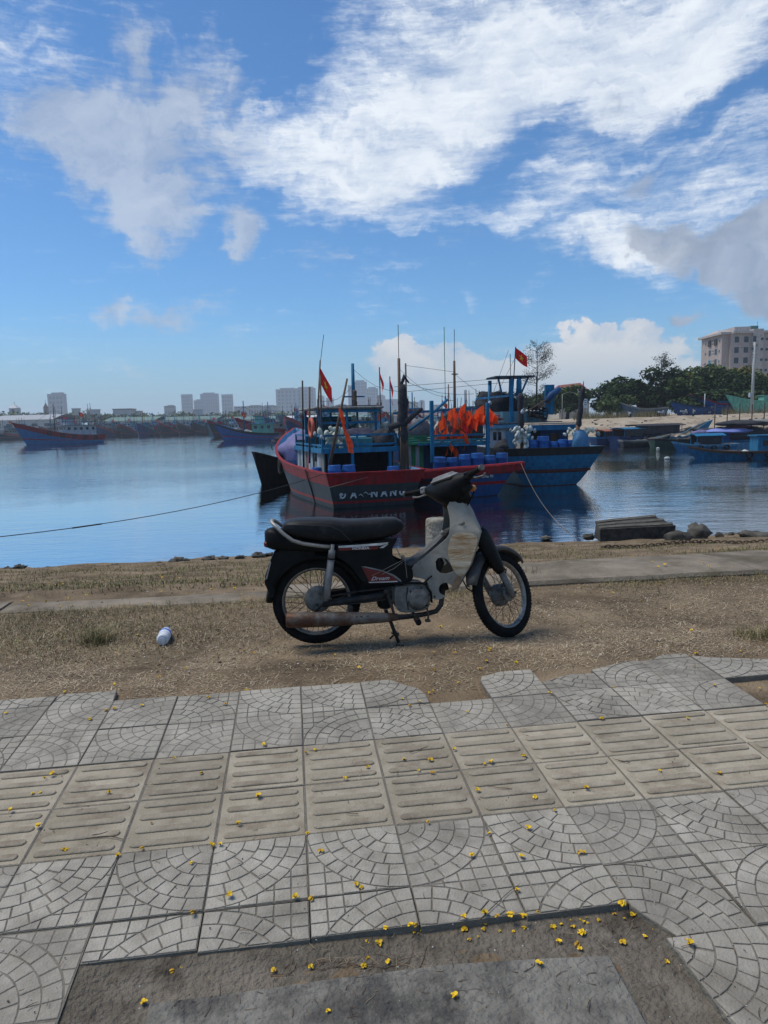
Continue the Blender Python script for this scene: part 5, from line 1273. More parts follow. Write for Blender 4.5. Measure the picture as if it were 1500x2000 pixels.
    # stays
    for a, b in (((.62, 4.6, 5.4), (1.8, 2.0, 4.3)), ((1.8, 2, 5.2), (5.5, 6, 4.2)), ((1.8, 2, 4.8), (6.5, 5, 4.3)), ((1.8, 2, 4.2), (5, 4, 3.2)), ((-1.2, 3, 4.0), (.62, 4.6, 4.7))):
        a, b = Vector(a), Vector(b); tb(R, 'stay', DARK, [a.lerp(b, t) + Vector((0, 0, -.25 * math.sin(math.pi * t))) for t in (0, .25, .5, .75, 1)], .008, 4)
build_b1()
for x, y, z, lab, s in ((-1.28, .72, .74, 'bright blue drum at the port corner of the grey boat\'s stern', 1.0), (-.72, .78, .72, 'second blue drum in from the port corner of the grey boat', 1.0), (1.15, 1.1, .62, 'blue drum half hidden at the starboard side of the grey boat', .95), (-1.55, 2.4, .62, 'grey-blue drum beside the cabin planks of the grey boat', .95)):
    drum(W(B1, (x, y, z)), lab, 'blue drums on the grey boat', s)
def box_chest():
    o = thing('ice_chest', 'turquoise covered chest on the upper deck of the grey boat', 'chest', W(B1, (.02, 2.25, 2.06)), rad(18))
    t = mat('turquoise_cover', (.03, .15, .17), (.05, .21, .23), rough=.6, scale=5, bump=.3, rnd=0)
    bx(o, 'chest_body', t, (0, 0, .23), (1.2, .55, .44), .03); mb = MB(); mb.ball((-.15, 0, .47), (.58, .26, .1), 0, 18, 8, .15, 3); mb.build('chest_cover', mat('pale_turquoise_sheet', (.2, .38, .40), rough=.6, rnd=0), o)
box_chest()
bundle('net_heap', 'long dark purple net roll behind the rail of the grey boat', 'net', W(B1, (.35, 3.0, 2.06)), (1.05, .38, .52), mat('purple_net', (.055, .05, .075), (.10, .095, .125), rough=.9, scale=6, bump=.8, bscale=12, rnd=0), 3, .3, rad(18))
bundle('net_heap', 'dark crumpled net at the starboard rail of the grey boat', 'net', W(B1, (1.25, 2.5, 2.06)), (.55, .4, .5), NET, 5, .45, rad(18))
bundle('bow_tarpaulin', 'purple tarpaulin mounded over the bow of the grey boat', 'tarpaulin', W(B1, (-.95, 8.7, 1.2)), (1.05, 1.8, .95), TARPP, 2, .28, rad(18))
def float_bunch(name, label, P, spread, n, seed, vertical=False, m=None, rr=(.09, .14)):
    root = thing(name, label, 'floats', P, 0); r = random.Random(seed)
    mesh = bpy.data.meshes.new('float'); mb = MB(); mb.lathe([(0, -1), (.45, -.93), (.72, -.6), (.78, -.1), (.7, .45), (.42, .8), (.2, .95), (.2, 1.1), (0, 1.12)], 0, 9); mesh.from_pydata(mb.v, [], mb.f); mesh.materials.append(m or FLOAT); mesh.polygons.foreach_set('use_smooth', mb.sm); mesh.update()
    for k in range(n):
        o = bpy.data.objects.new('float', mesh); COL.objects.link(o); o.parent = root; q = r.uniform(*rr)
        o.location = (r.gauss(0, 1) * spread[0] * .5, r.gauss(0, 1) * spread[1] * .5, r.uniform(-1, 1) * spread[2] * .5); o.scale = (q, q, q * r.uniform(1, 1.5)); o.rotation_euler = (r.uniform(-.6, .6) + (math.pi if r.random() < .5 else 0), r.uniform(-.8, .8), r.uniform(0, 6))
    return root
float_bunch('float_bunch', 'pale bottle floats bunched at the forward port rail of the grey boat', W(B1, (-.95, 2.3, 2.55)), (.5, .4, .7), 26, 4)
float_bunch('float_bunch', 'heap of greenish floats on the upper deck beside the brown mast', W(B1, (1.2, 4.3, 3.0)), (.7, .5, .8), 40, 6)

# ---- the second boat, long red stern rail and a thicket of orange flags
B2 = boat_root('fishing_boat', 'blue fishing boat with long red stern rail and orange marker flags', 3.65, 28.0, rad(18))
H2 = Hull(14, [(0, 1.75, 1.1, 1.12), (.2, 2.1, 1.6, 1.2), (.45, 2.3, 1.8, 1.4), (.7, 1.95, 1.2, 1.9), (.88, 1.1, .5, 2.4), (1, .08, .03, 2.8)], .45, .3)
def build_b2():
    R = B2; r = random.Random(2)
    H2.build(R, RED, paint('deep_blue_hull', (.01, .065, .20)), RED, DARK, DECK, BLUE, .2, (.44, .56), .45)
    mb = MB()                                                        # overhanging stern rail
    mb.loft([[(x, y - .06, z - .30), (x, y - .10, z - .02), (x, y - .06, z + .04), (x, y + .22, z + .04), (x, y + .22, z - .3)] for x, y, z in ((-2.2, -.12, 1.14), (-1.4, -.34, 1.22), (0, -.42, 1.25), (1.2, -.40, 1.29), (2.12, -.34, 1.33))], 0, True, True, False)
    mb.build('stern_rail', RED, R)
    me = text_mesh('ĐNa 90', .16, .15, .006, .004)
    for v in me.vertices: v.co = (v.co.x, -v.co.z, v.co.y)
    me.materials.append(MATS['white_lettering']); o = obj('lettering', me, R, (.45, H2.pt(0, .86, 1).y - .13, .84)); o.rotation_euler = (-.25, 0, 0)
    zd = .75
    bx(R, 'cabin_wall', NAVY, (-.95, 3.0, 1.45), (.9, .06, 1.4)); bx(R, 'cabin_wall', NAVY, (1.1, 3.0, 1.45), (.9, .06, 1.4)); bx(R, 'cabin_bulkhead', CABIN_SHADE, (.1, 3.6, 1.4), (1.3, .05, 1.3))
    for x in (-1.55, 1.6): bx(R, 'cabin_side', NAVY, (x, 5.0, 1.5), (.06, 4, 1.4))
    for k in range(5): bx(R, 'plank', (GREEN, WHITE, GREEN, WHITE, GREEN)[k], (-1.98 + k * .19, 2.6, 1.5), (.17, .05, 1.3))
    for k in range(4): bx(R, 'green_board', GREEN, (-1.6, 2.2 + .04 * k, 2.16 + k * .10), (1.25, .3, .085), .01)
    bx(R, 'upper_deck', BLUE, (.1, 4.2, 2.12), (3.4, 4.4, .08)); 
    for x in (-1.04, 1.56): bx(R, 'tall_post', BLUE, (x, 1.8, 2.65), (.15, .13, 2.6 if x < 0 else 2.35), .015)
    for k, z in enumerate((2.06, 2.16, 2.27)): bx(R, 'shelf_board', (BLUE, TEAL, TEAL)[k], (.26, 1.83 + .03 * k, z), (2.45, .12, .085))
    bx(R, 'rail', BLUE, (.26, 1.86, 2.48), (2.4, .06, .08)); bx(R, 'rail', GREEN, (.5, 2.3, 2.5), (2.0, .05, .06))
    bx(R, 'top_rail', BLUE, (-.1, 3.1, 3.55), (4.4, .09, .1), 0, Matrix.Rotation(rad(-2), 3, 'Y'))
    tb(R, 'brace', BLUE, [(-1.9, 2.2, 2.75), (-1.0, 1.9, 3.4), (-.3, 1.8, 4.0)], .06, 6)
    for x in (-1.9, 1.9): bx(R, 'post', BLUE, (x, 3.1, 2.9), (.1, .1, 1.5))
    tb(R, 'mast', BROWN, [(1.0, 4, 2.1), (1.0, 4, 5.8)], [.08, .055], 8); tb(R, 'antenna', DARK, [(1.0, 4, 5.7), (1.02, 4, 7.2)], .014, 5); tb(R, 'antenna', GREEN, [(.55, 4, 2.1), (.52, 4, 7.3)], .016, 5); bx(R, 'crossbar', BROWN, (1.0, 3.95, 5.2), (.3, .05, .05))
    tb(R, 'mast', BROWN, [(-.45, 6.5, 2.1), (-.45, 6.5, 5.9)], [.06, .04], 6); tb(R, 'stay', DARK, [(-.45, 6.5, 5.8), (1.0, 4, 5.3)], .008, 4); tb(R, 'stay', DARK, [(1, 4, 5.2), (3.0, 5, 4.2), (4.4, 6, 4.4)], .008, 4)
    tb(R, 'flag_pole', BLUE, [(2.0, 2.6, 2.0), (2.05, 2.6, 4.6)], .05, 6)
    mb = MB(); mb.box((1.2, 2.9, 3.2), (1.9, .1, .12), 0, Matrix.Rotation(rad(-24), 3, 'Y')); mb.build('boom', BROWN, R)
    for x, z in ((-1.5, 3.35), (1.98, 3.85)):
        mb = MB(); mb.lathe([(0, -.1), (.07, -.08), (.085, -.02), (.05, .06), (0, .09)], 0, 12, Matrix.Translation((x, 2.4, z))); mb.build('lamp', WHITE, R)
build_b2()
for k in range(6):
    drum(W(B2, (-1.30 + k * .56 + (0 if k else -.03), .42 - .01 * k, .84 + (.06 if k in (2, 3, 5) else 0))), ('leftmost blue drum, tilted, of the six on the red stern rail boat', 'dark blue drum next to the tilted one behind the red stern rail', 'third drum from the tilted one behind the red stern rail', 'tallest bright blue drum behind the red stern rail', 'fifth drum from the tilted one behind the red stern rail', 'last drum at the far right end of the six behind the red rail')[k], 'six drums behind the red stern rail', (1.0, .94, 1.0, 1.04, .98, 1.0)[k], (0, .1 if k == 0 else 0))
bundle('tarp_heap', 'grey tarpaulin heap left of the tall blue post', 'tarpaulin', W(B2, (-1.5, 2.6, 2.45)), (.75, .45, .55), TARPG, 8, .35, rad(18))
bundle('net_heap', 'dark net heap under the orange marker flags', 'net', W(B2, (1.0, 3.1, 2.2)), (.95, .45, .6), mat('maroon_net', (.05, .03, .035), (.10, .06, .065), rough=.9, scale=6, bump=.8, bscale=14, rnd=0), 9, .45, rad(18))
bundle('tarp_roll', 'faded red and grey tarpaulin roll sticking out over the net heap', 'tarpaulin', W(B2, (1.75, 2.5, 3.05)), (.95, .22, .2), mat('faded_red_tarp', (.22, .07, .06), (.33, .20, .18), rough=.8, scale=7, bump=.5, rnd=0), 12, .4, rad(18))
float_bunch('float_bunch', 'white floats behind the tall blue post of the red-railed boat', W(B2, (-.55, 2.6, 2.75)), (.45, .3, .6), 16, 12)
def marker_flags():
    r = random.Random(14); spots = '882,790 868,815 875,828 893,805 908,800 915,812 922,795 930,805 938,795 946,790 955,793 903,822 898,838 886,835 873,850 884,860 905,838 912,838 920,815 936,812 946,806 900,792 880,845 798,822 910,785 852,832 862,800 890,795 896,815 905,810 914,800 926,808 934,800 942,800 950,800 888,822 880,810 870,838 877,856 890,850 918,803 909,818 899,801 928,798'
    for k, w in enumerate(spots.split()):
        px, py = map(float, w.split(',')); d = ray(px, py + 5); s = 1.95 + .5 * r.random()
        o = W(B2, (0, 0, 0)); f = Vector((-math.sin(rad(18)), math.cos(rad(18)), 0)); t = (s - (CP - o).dot(f)) / d.dot(f); P = CP + d * t
        base = Vector((P.x + r.uniform(-.15, .15), P.y + r.uniform(-.1, .1), ZW + 2.2))
        root = thing('marker_flag', ('orange marker flag standing in the thicket on the red-railed boat', 'red marker flag standing in the thicket on the red-railed boat')[1 if k % 6 == 5 else 0], 'flag', base, 0, 'orange marker flags on the red-railed boat' if k % 6 != 5 else 'red marker flags on the red-railed boat')
        q = P - base; tb(root, 'stick', BROWN, [(0, 0, 0), tuple(q + Vector((0, 0, .12)))], .012, 5)
        flag_part(root, q + Vector((0, 0, .1)), r.uniform(.42, .7), r.uniform(.32, .5), r.uniform(-2.6, .4), r.uniform(.1, 1.25), False, ORANGE if k % 6 != 5 else REDCLOTH, 20 + k, 'cloth', .25)
marker_flags()

# ---- the third boat, blue planked stern with a black top strake
B3 = boat_root('fishing_boat', 'blue planked fishing boat with black top strake and wrapped net poles', 7.82, 32.1, rad(8))
H3 = Hull(15, [(0, 2.42, 1.22, 1.72), (.2, 2.45, 1.8, 1.7), (.45, 2.5, 2.0, 1.8), (.7, 2.1, 1.4, 2.2), (.88, 1.2, .55, 2.7), (1, .08, .03, 3.1)], .45, .22, .22, .85)
def build_b3():
    R = B3; r = random.Random(3)
    H3.build(R, DARK, BLUE, BOOT, BOOT, DECK, SKYB, .30, (.40, .425), .45)
    for k in range(8):                                                # stern planks
        z0 = .12 + k * .165; z1 = z0 + .155
        if z1 > 1.42: break
        a, b = H3.pt(0, z0, 1), H3.pt(0, z1, 1); n = 8
        mb = MB(); rings = []
        for i in range(n + 1):
            t = -1 + 2 * i / n; o = -.024 - r.uniform(0, .005)
            y0, y1 = a.y - .22 * (1 - t * t) + o, b.y - .22 * (1 - t * t) + o
            rings.append([(t * a.x * .995, y0, z0), (t * b.x * .995, y1, z1), (t * b.x * .995, y1 + .03, z1), (t * a.x * .995, y0 + .03, z0)])
        mb.loft(rings, 0, True, True, False); mb.build('plank', BLUE if k != 3 else BOOT, R)
    a = H3.pt(0, .69, 1); mb = MB(); mb.loft([[(t * a.x * 1.03, a.y - .22 * (1 - t * t) - .06, .66 + dz) if q < 2 else (t * a.x * 1.03, a.y - .22 * (1 - t * t) + .05, .66 + dz) for q, dz in ((0, 0), (1, .1), (2, .1), (3, 0))] for t in [-1 + i / 4 for i in range(9)]], 0, True, True, False); mb.build('rubbing_strake', BOOT, R)
    # aft shelter
    zd = 1.35
    bx(R, 'eave_beam', BLUE, (.85, 1.95, 2.66), (2.55, .08, .26)); bx(R, 'eave_top', GREYW, (.9, 2.4, 2.84), (2.7, 1.0, .05)); bx(R, 'shelter_wall', NAVY, (.9, 3.2, 2.0), (2.5, .06, 1.3)); bx(R, 'doorway', CABIN_SHADE, (.35, 3.15, 1.95), (.6, .03, 1.1)); bx(R, 'window', GLASS, (1.45, 3.15, 2.15), (.5, .03, .4))
    for x in (-.32, 2.05): bx(R, 'post', BLUE, (x, 2.0, 2.05), (.1, .1, 1.3))
    # white wheelhouse to port
    bx(R, 'wheelhouse_wall', WHITE, (-1.05, 4.2, 2.0), (1.55, .06, 1.35)); bx(R, 'wheelhouse_side', WHITE, (-1.82, 5.7, 2.0), (.06, 3.0, 1.35))
    w = bx(R, 'door', WHITE, (-1.3, 4.15, 1.95), (.62, .05, 1.15)); 
    for x in (-1.43, -1.17): bx(R, 'window_pane', GLASS, (x, 4.11, 2.25), (.17, .02, .42))
    bx(R, 'panel', SKYB, (-.6, 4.15, 1.95), (.45, .04, 1.15)); bx(R, 'eave_board', SKYB, (-1.05, 3.95, 2.74), (1.9, .1, .18)); bx(R, 'eave_beam', BLUE, (-1.0, 3.95, 2.9), (2.0, .12, .14))
    bx(R, 'roof', GREYW, (.1, 5.5, 2.92), (4.0, 3.4, .06))
    # upper deck bulwark, curved
    mb = MB(); rings = []
    for k in range(13):
        a = math.pi * (1 + k / 12); x, y = .1 + 1.55 * math.cos(a), 4.9 + 1.15 * math.sin(a)
        rings.append([(x, y, 2.95), (x, y, 3.5), (.1 + (x - .1) * .97, 4.9 + (y - 4.9) * .96, 3.5), (.1 + (x - .1) * .97, 4.9 + (y - 4.9) * .96, 2.95)])
    mb.loft(rings, 0, True, True, False); mb.build('upper_bulwark', paint('grey_blue_paint', (.10, .20, .24)), R)
    for x, y in ((-.62, 3.9), (1.3, 3.6), (.2, 5.2), (-1.3, 5.4)): bx(R, 'tall_post', BLUE, (x, y, 4.05), (.16, .16, 2.2) if x != 1.3 else (.46, .2, 1.5))
    bx(R, 'top_rail', SKYB, (-1.4, 4.0, 4.25), (2.1, .09, .1), 0, Matrix.Rotation(rad(-4), 3, 'Y'))
    bx(R, 'canopy', paint('dark_canopy', (.03, .06, .08)), (-.45, 4.6, 5.26), (2.1, 1.7, .09), .03)
    for x in (-1.25, -.62, -.05, .35): tb(R, 'canopy_brace', BLUE, [(x * .6 - .25, 4.2, 4.3), (x, 4.1, 5.22)], .05, 6)
    tb(R, 'flag_pole', DARK, [(-.55, 4.0, 3.5), (-.36, 4.0, 6.75)], .025, 6); tb(R, 'antenna', DARK, [(-.62, 4.0, 5.2), (-.64, 4.0, 6.4)], .018, 5)
    flag_part(R, (-.37, 3.97, 6.72), .75, .55, rad(-12), rad(38), True, seed=9)
    tb(R, 'rolled_flag', BLUE, [(-.25, 3.85, 4.3), (-.22, 3.85, 5.0), (-.28, 3.85, 5.3)], [.16, .13, .03], 7); tb(R, 'rolled_flag', REDCLOTH, [(-.2, 3.8, 3.75), (-.22, 3.8, 4.3)], [.05, .15], 7)
    # booms and winch cage
    tb(R, 'boom', BROWN, [(-.3, 3.3, 3.3), (1.0, 3.2, 4.05)], .04, 6); tb(R, 'boom', BROWN, [(.0, 3.3, 3.2), (1.3, 3.3, 4.0)], .035, 6); tb(R, 'boom', BROWN, [(.1, 3.3, 3.5), (1.0, 3.4, 2.95)], .04, 6)
    mb = MB()
    for k in range(9): a = 2 * math.pi * k / 9; mb.tube([(.25, 3.5 + .3 * math.cos(a), 3.5 + .28 * math.sin(a)), (1.05, 3.5 + .3 * math.cos(a), 3.35 + .28 * math.sin(a))], .03, 0, 5)
    for x, z in ((.25, 3.5), (.65, 3.43), (1.05, 3.35)): torus(mb, (x, 3.5, z), .3, .035, 'X', 14, 5)
    tag(mb.build('net_winch', DARK, R), kind='stuff')
    tb(R, 'furled_sail', paint('furled_blue_cloth', (.02, .07, .17)), [(.95, 3.3, 3.95), (1.3, 3.3, 4.25), (1.75, 3.3, 4.6)], [.1, .2, .12], 8)
    # the wrapped net poles at the stern
    pole_wrapped(R, 'wrapped_post', (-1.08, 1.0, 2.6), (-1.16, 1.0, 4.3), .15, 31); tb(R, 'post', BROWN, [(-1.06, 1.0, 1.5), (-1.08, 1.0, 2.8)], .09, 8)
    pole_wrapped(R, 'wrapped_post', (1.5, .5, 2.6), (1.72, .5, 4.55), .14, 33); tb(R, 'post', BROWN, [(1.46, .5, 1.6), (1.5, .5, 2.8)], .1, 8); tb(R, 'pole_tip', PINK, [(1.72, .5, 4.5), (1.76, .5, 4.8)], [.05, .01], 5)
    tb(R, 'antenna', DARK, [(1.1, 5, 3.0), (1.15, 5, 5.3)], .03, 5)
    for a, b in (((-2.3, 2, 4.0), (.6, 8, 7.0)), ((-2.2, 2, 3.9), (1.0, 8, 6.6)), ((.1, 5, 5.2), (1.2, 5, 4.9)), ((-.6, 4, 5.2), (-6.5, 5, 4.9)), ((-.6, 4, 5.0), (-6, 4, 4.6))): tb(R, 'stay', DARK, [a, b], .01, 4)
    mb = MB(); mb.lathe([(0, -.12), (.07, -.1), (.09, -.02), (.05, .07), (0, .12)], 0, 12, Matrix.Translation((-1.1, .85, 3.45))); mb.build('lamp', WHITE, R)
build_b3()
for k, (x, s) in enumerate(((-.62, .92), (-.12, 1.12), (.42, .8), (.85, .9), (1.25, .86))):
    drum(W(B3, (x, .75, 1.35)), ('drum beside the hanging bottle floats on the black-topped boat', 'widest bright blue drum on the black-topped boat', 'small middle drum of five on the black-topped boat', 'fourth of the five drums on the black-topped boat', 'drum nearest the big blue sack on the black-topped boat')[k], 'drums on the black-topped boat', s)
float_bunch('float_bunch', 'white bottle floats hung in a bunch on the port net pole of the black-topped boat', W(B3, (-1.15, .7, 2.2)), (.55, .28, .95), 40, 8, m=mat('white_float', (.36, .40, .39), (.50, .53, .51), rough=.45, scale=9, bump=0, rnd=.2), rr=(.075, .115))
float_bunch('float_bunch', 'greenish floats round the starboard net pole of the black-topped boat', W(B3, (1.55, .5, 2.42)), (.75, .3, .3), 16, 9, rr=(.09, .13))
bundle('float_sack', 'big dull blue sack at the starboard corner of the black-topped boat', 'sack', W(B3, (1.62, .45, 1.55)), (.42, .36, .62), mat('dull_blue_sack', (.03, .11, .22), (.05, .16, .30), rough=.6, scale=5, bump=.3, rnd=0), 4, .2)
bundle('net_heap', 'black net heap on the port quarter of the black-topped boat', 'net', W(B3, (-2.0, 1.2, 1.4)), (.35, .5, .5), NET, 14, .4)
bundle('net_heap', 'dark net pile under the canopy of the black-topped boat', 'net', W(B3, (-1.0, 5.2, 3.4)), (1.1, .7, .75), NET, 15, .4)
# ------------------------------------------------------------------ near shore: rocks, block, chain, ropes
m_rock = mat('dark_wet_rock', (.045, .042, .036), (.12, .11, .09), rough=.9, scale=5, bump=.8, bscale=16, rnd=.25)
def rock(px, py, w, h, label, group=None, seed=0, z=None):
    P = onz(px, py, -1.6 if z is None else z); P.z = float(ground_z(P.x, P.y)) - .02
    d = onz(px, py, P.z); k = (d.y) / F
    mb = MB(); a = w * k / 2 * (.85 if group else 1); b = h * k * (.7 if group else 1)
    mb.ball((0, 0, b * .35), (a, a * .7, b * .7), 0, 14, 9, .85 if group else .55, seed, freq=2.3)
    o = mb.build('rock', m_rock, None, (d.x, d.y, P.z), seed * 1.3); tag(o, label, 'rock', group); return o
k = 0
STONES = ((36, 1112, 34, 12), (95, 1113, 26, 8), (100, 1122, 30, 8), (130, 1124, 46, 12), (158, 1122, 24, 7), (159, 1111, 20, 6), (182, 1108, 18, 7), (225, 1106, 20, 6), (272, 1105, 30, 8), (310, 1101, 14, 6), (345, 1100, 48, 14), (362, 1098, 26, 9), (408, 1094, 40, 11), (436, 1092, 30, 8), (470, 1090, 26, 7), (505, 1087, 46, 11), (528, 1085, 24, 8), (60, 1130, 40, 8), (15, 1112, 20, 7), (240, 1116, 34, 7))
ORD = 'first second third fourth fifth sixth seventh eighth ninth tenth eleventh twelfth thirteenth fourteenth fifteenth sixteenth seventeenth eighteenth nineteenth twentieth'.split()
for px, py, w, h in STONES:
    k += 1; rock(px, py, w, h, ORD[sorted(q[0] for q in STONES).index(px)] + ' dark stone from the left edge along the waterline', 'stones along the waterline', k)
rock(1323, 1060, 52, 22, 'rounded grey rock against the right end of the concrete block', None, 41); rock(1362, 1054, 60, 30, 'taller rough rock standing right of the concrete block', None, 42); rock(1405, 1050, 16, 10, 'small dark stone in the shallows right of the tall rock', None, 43); rock(1428, 1046, 14, 6, 'small flat stone out in the shallows right of the rocks', None, 44); rock(1478, 1052, 70, 14, 'long low rock at the right edge by the water', None, 45); rock(1150, 1052, 26, 9, 'low stone left of the concrete block', None, 46); rock(1068, 1052, 30, 5, 'flat dark stone on the shore beyond the front wheel', None, 47)
def concrete_block():
    P = onz(1245, 1060, -1.72); k = P.y / F; w, d, h = 152 * k, 34 * k, 40 * k
    root = thing('concrete_block', 'dark tarred concrete block lying at the water edge with worn ribs on top', 'block', (P.x, P.y, float(ground_z(P.x, P.y)) - .03), rad(5))
    m = mat('tarred_concrete', (.025, .024, .022), (.07, .066, .056), rough=.9, scale=5, bump=.9, bscale=20, rnd=0, dirt=(.16, .14, .11), dirt_at=(.58, .75), dirt_scale=4); m2 = mat('worn_rib', (.13, .12, .095), (.22, .20, .16), rough=.9, scale=7, bump=.6, rnd=0)
    mb = MB(); pts = [(-w / 2, 0), (w / 2, 0), (w / 2 - .02, d), (-w / 2 + .15, d * 1.1)]
    mb.add([(-w / 2, 0, 0), (w / 2, 0, 0), (w / 2 - .2, d * 1.5, 0), (-w / 2 + .1, d * 1.5, 0), (-w / 2 - .02, -.02, h * .62), (w / 2 + .02, -.02, h * .66), (w / 2 - .25, d * 1.5, h * 1.02), (-w / 2 + .12, d * 1.4, h * .78)], [(3, 2, 1, 0), (4, 5, 6, 7), (0, 1, 5, 4), (1, 2, 6, 5), (2, 3, 7, 6), (3, 0, 4, 7)]); mb.build('block_body', m, root)
    for t in (.12, .5, .88):
        mb = MB(); a = Vector((-w / 2 + .1 * t, d * 1.45 * t, h * (.64 + .15 * t) + .012)); b = Vector((w / 2 - .25 * t, d * 1.5 * t, h * (.67 + .36 * t) + .012)); mb.tube([a, a.lerp(b, .3) + Vector((0, 0, .01)), a.lerp(b, .7), b], .045, 0, 5); mb.build('rib', m2, root)
concrete_block()
def chain():
    P0, P1 = (1180, 1068), (1500, 1056); root = None; n = 46; mb = MB(); torus(mb, (0, 0, 0), 1, .3, 'Z', 12, 5); mb.v = [(x * 1.6, y, z) for x, y, z in mb.v]
    me = bpy.data.meshes.new('link'); me.from_pydata(mb.v, [], mb.f); me.materials.append(mat('rusty_chain', (.05, .035, .025), (.10, .06, .04), rough=.9, rnd=.2)); me.update()
    for i in range(n):
        t = i / (n - 1); px = P0[0] + (P1[0] - P0[0]) * t; py = P0[1] + (P1[1] - P0[1]) * t + 3 * math.sin(t * 9)
        P = onz(px, py, -1.4)
        for _ in range(6): P = onz(px, py, float(ground_z(P.x, P.y)) + .03)
        if root is None: root = thing('chain', 'heavy rusty chain lying along the shore at the right', 'chain', P, 0)
        o = bpy.data.objects.new('link', me); COL.objects.link(o); o.parent = root; s = .038; o.scale = (s, s, s); o.location = P - root.location; o.rotation_euler = (math.pi / 2 * (i % 2), 0, .1)
chain()
def rope(name, label, pts, r, m, sag=0):
    P = [Vector(p) for p in pts]
    if len(P) == 2: P = [P[0].lerp(P[1], t / 16) + Vector((0, 0, -sag * 4 * (t / 16) * (1 - t / 16))) for t in range(17)]
    root = P[0].copy(); mb = MB(); mb.tube([p - root for p in P], r, 0, 6); return tag(mb.build(name, m, None, root), label, 'rope')
_r = rope('mooring_rope', 'dark mooring rope crossing the water from the left edge to the grey boat', [tuple(at(-140, 1062, 14.5)), tuple(W(B1, H1.pt(.02, 1.3, -1)))], .011, DROPE, .32)
mb = MB(); mb.tube([_r.data.vertices[q * 6].co for q in (4, 5)], [.019, .019], 0, 7); mb.build('splice', DROPE, _r)
rope('mooring_rope', 'pale mooring rope rising over the grey boat stern to its rail', [tuple(W(B1, H1.pt(.0, 1.3, -1) + Vector((0, -.3, -.45)))), tuple(W(B1, (.75, -.28, 1.36)))], .008, ROPE, .0)
rope('mooring_rope', 'pale mooring rope slanting from the red stern rail down to the shore', [tuple(W(B2, (2.0, -.3, 1.35))), tuple(onz(1112, 1040, -1.74))], .007, ROPE, .35)
# flotsam
for px, py, r_, lab, m in ((1285, 877, .16, 'round pale green float bobbing off the green sampan', MATS['pale_float']), (1303, 897, .18, 'oval white float drifting nearer in the right-hand water', MATS['white_float']), (1219, 868, .28, 'small white float at the left end of the foam floats', MATS['white_float']), (1230, 867, .42, 'grey foam float second in the row by the black awning boat', MATS['weathered_grey_wood']), (1246, 867, .45, 'broad pale foam float at the right end of the float row', MATS['pale_float'])):
    P = onz(px, py, ZW); mb = MB(); mb.ball((0, 0, r_ * .35), (r_ * 1.15, r_, r_ * .75), 0, 12, 8, .15, r_ * 9); tag(mb.build('float', m, None, (P.x, P.y, ZW)), lab, 'float')

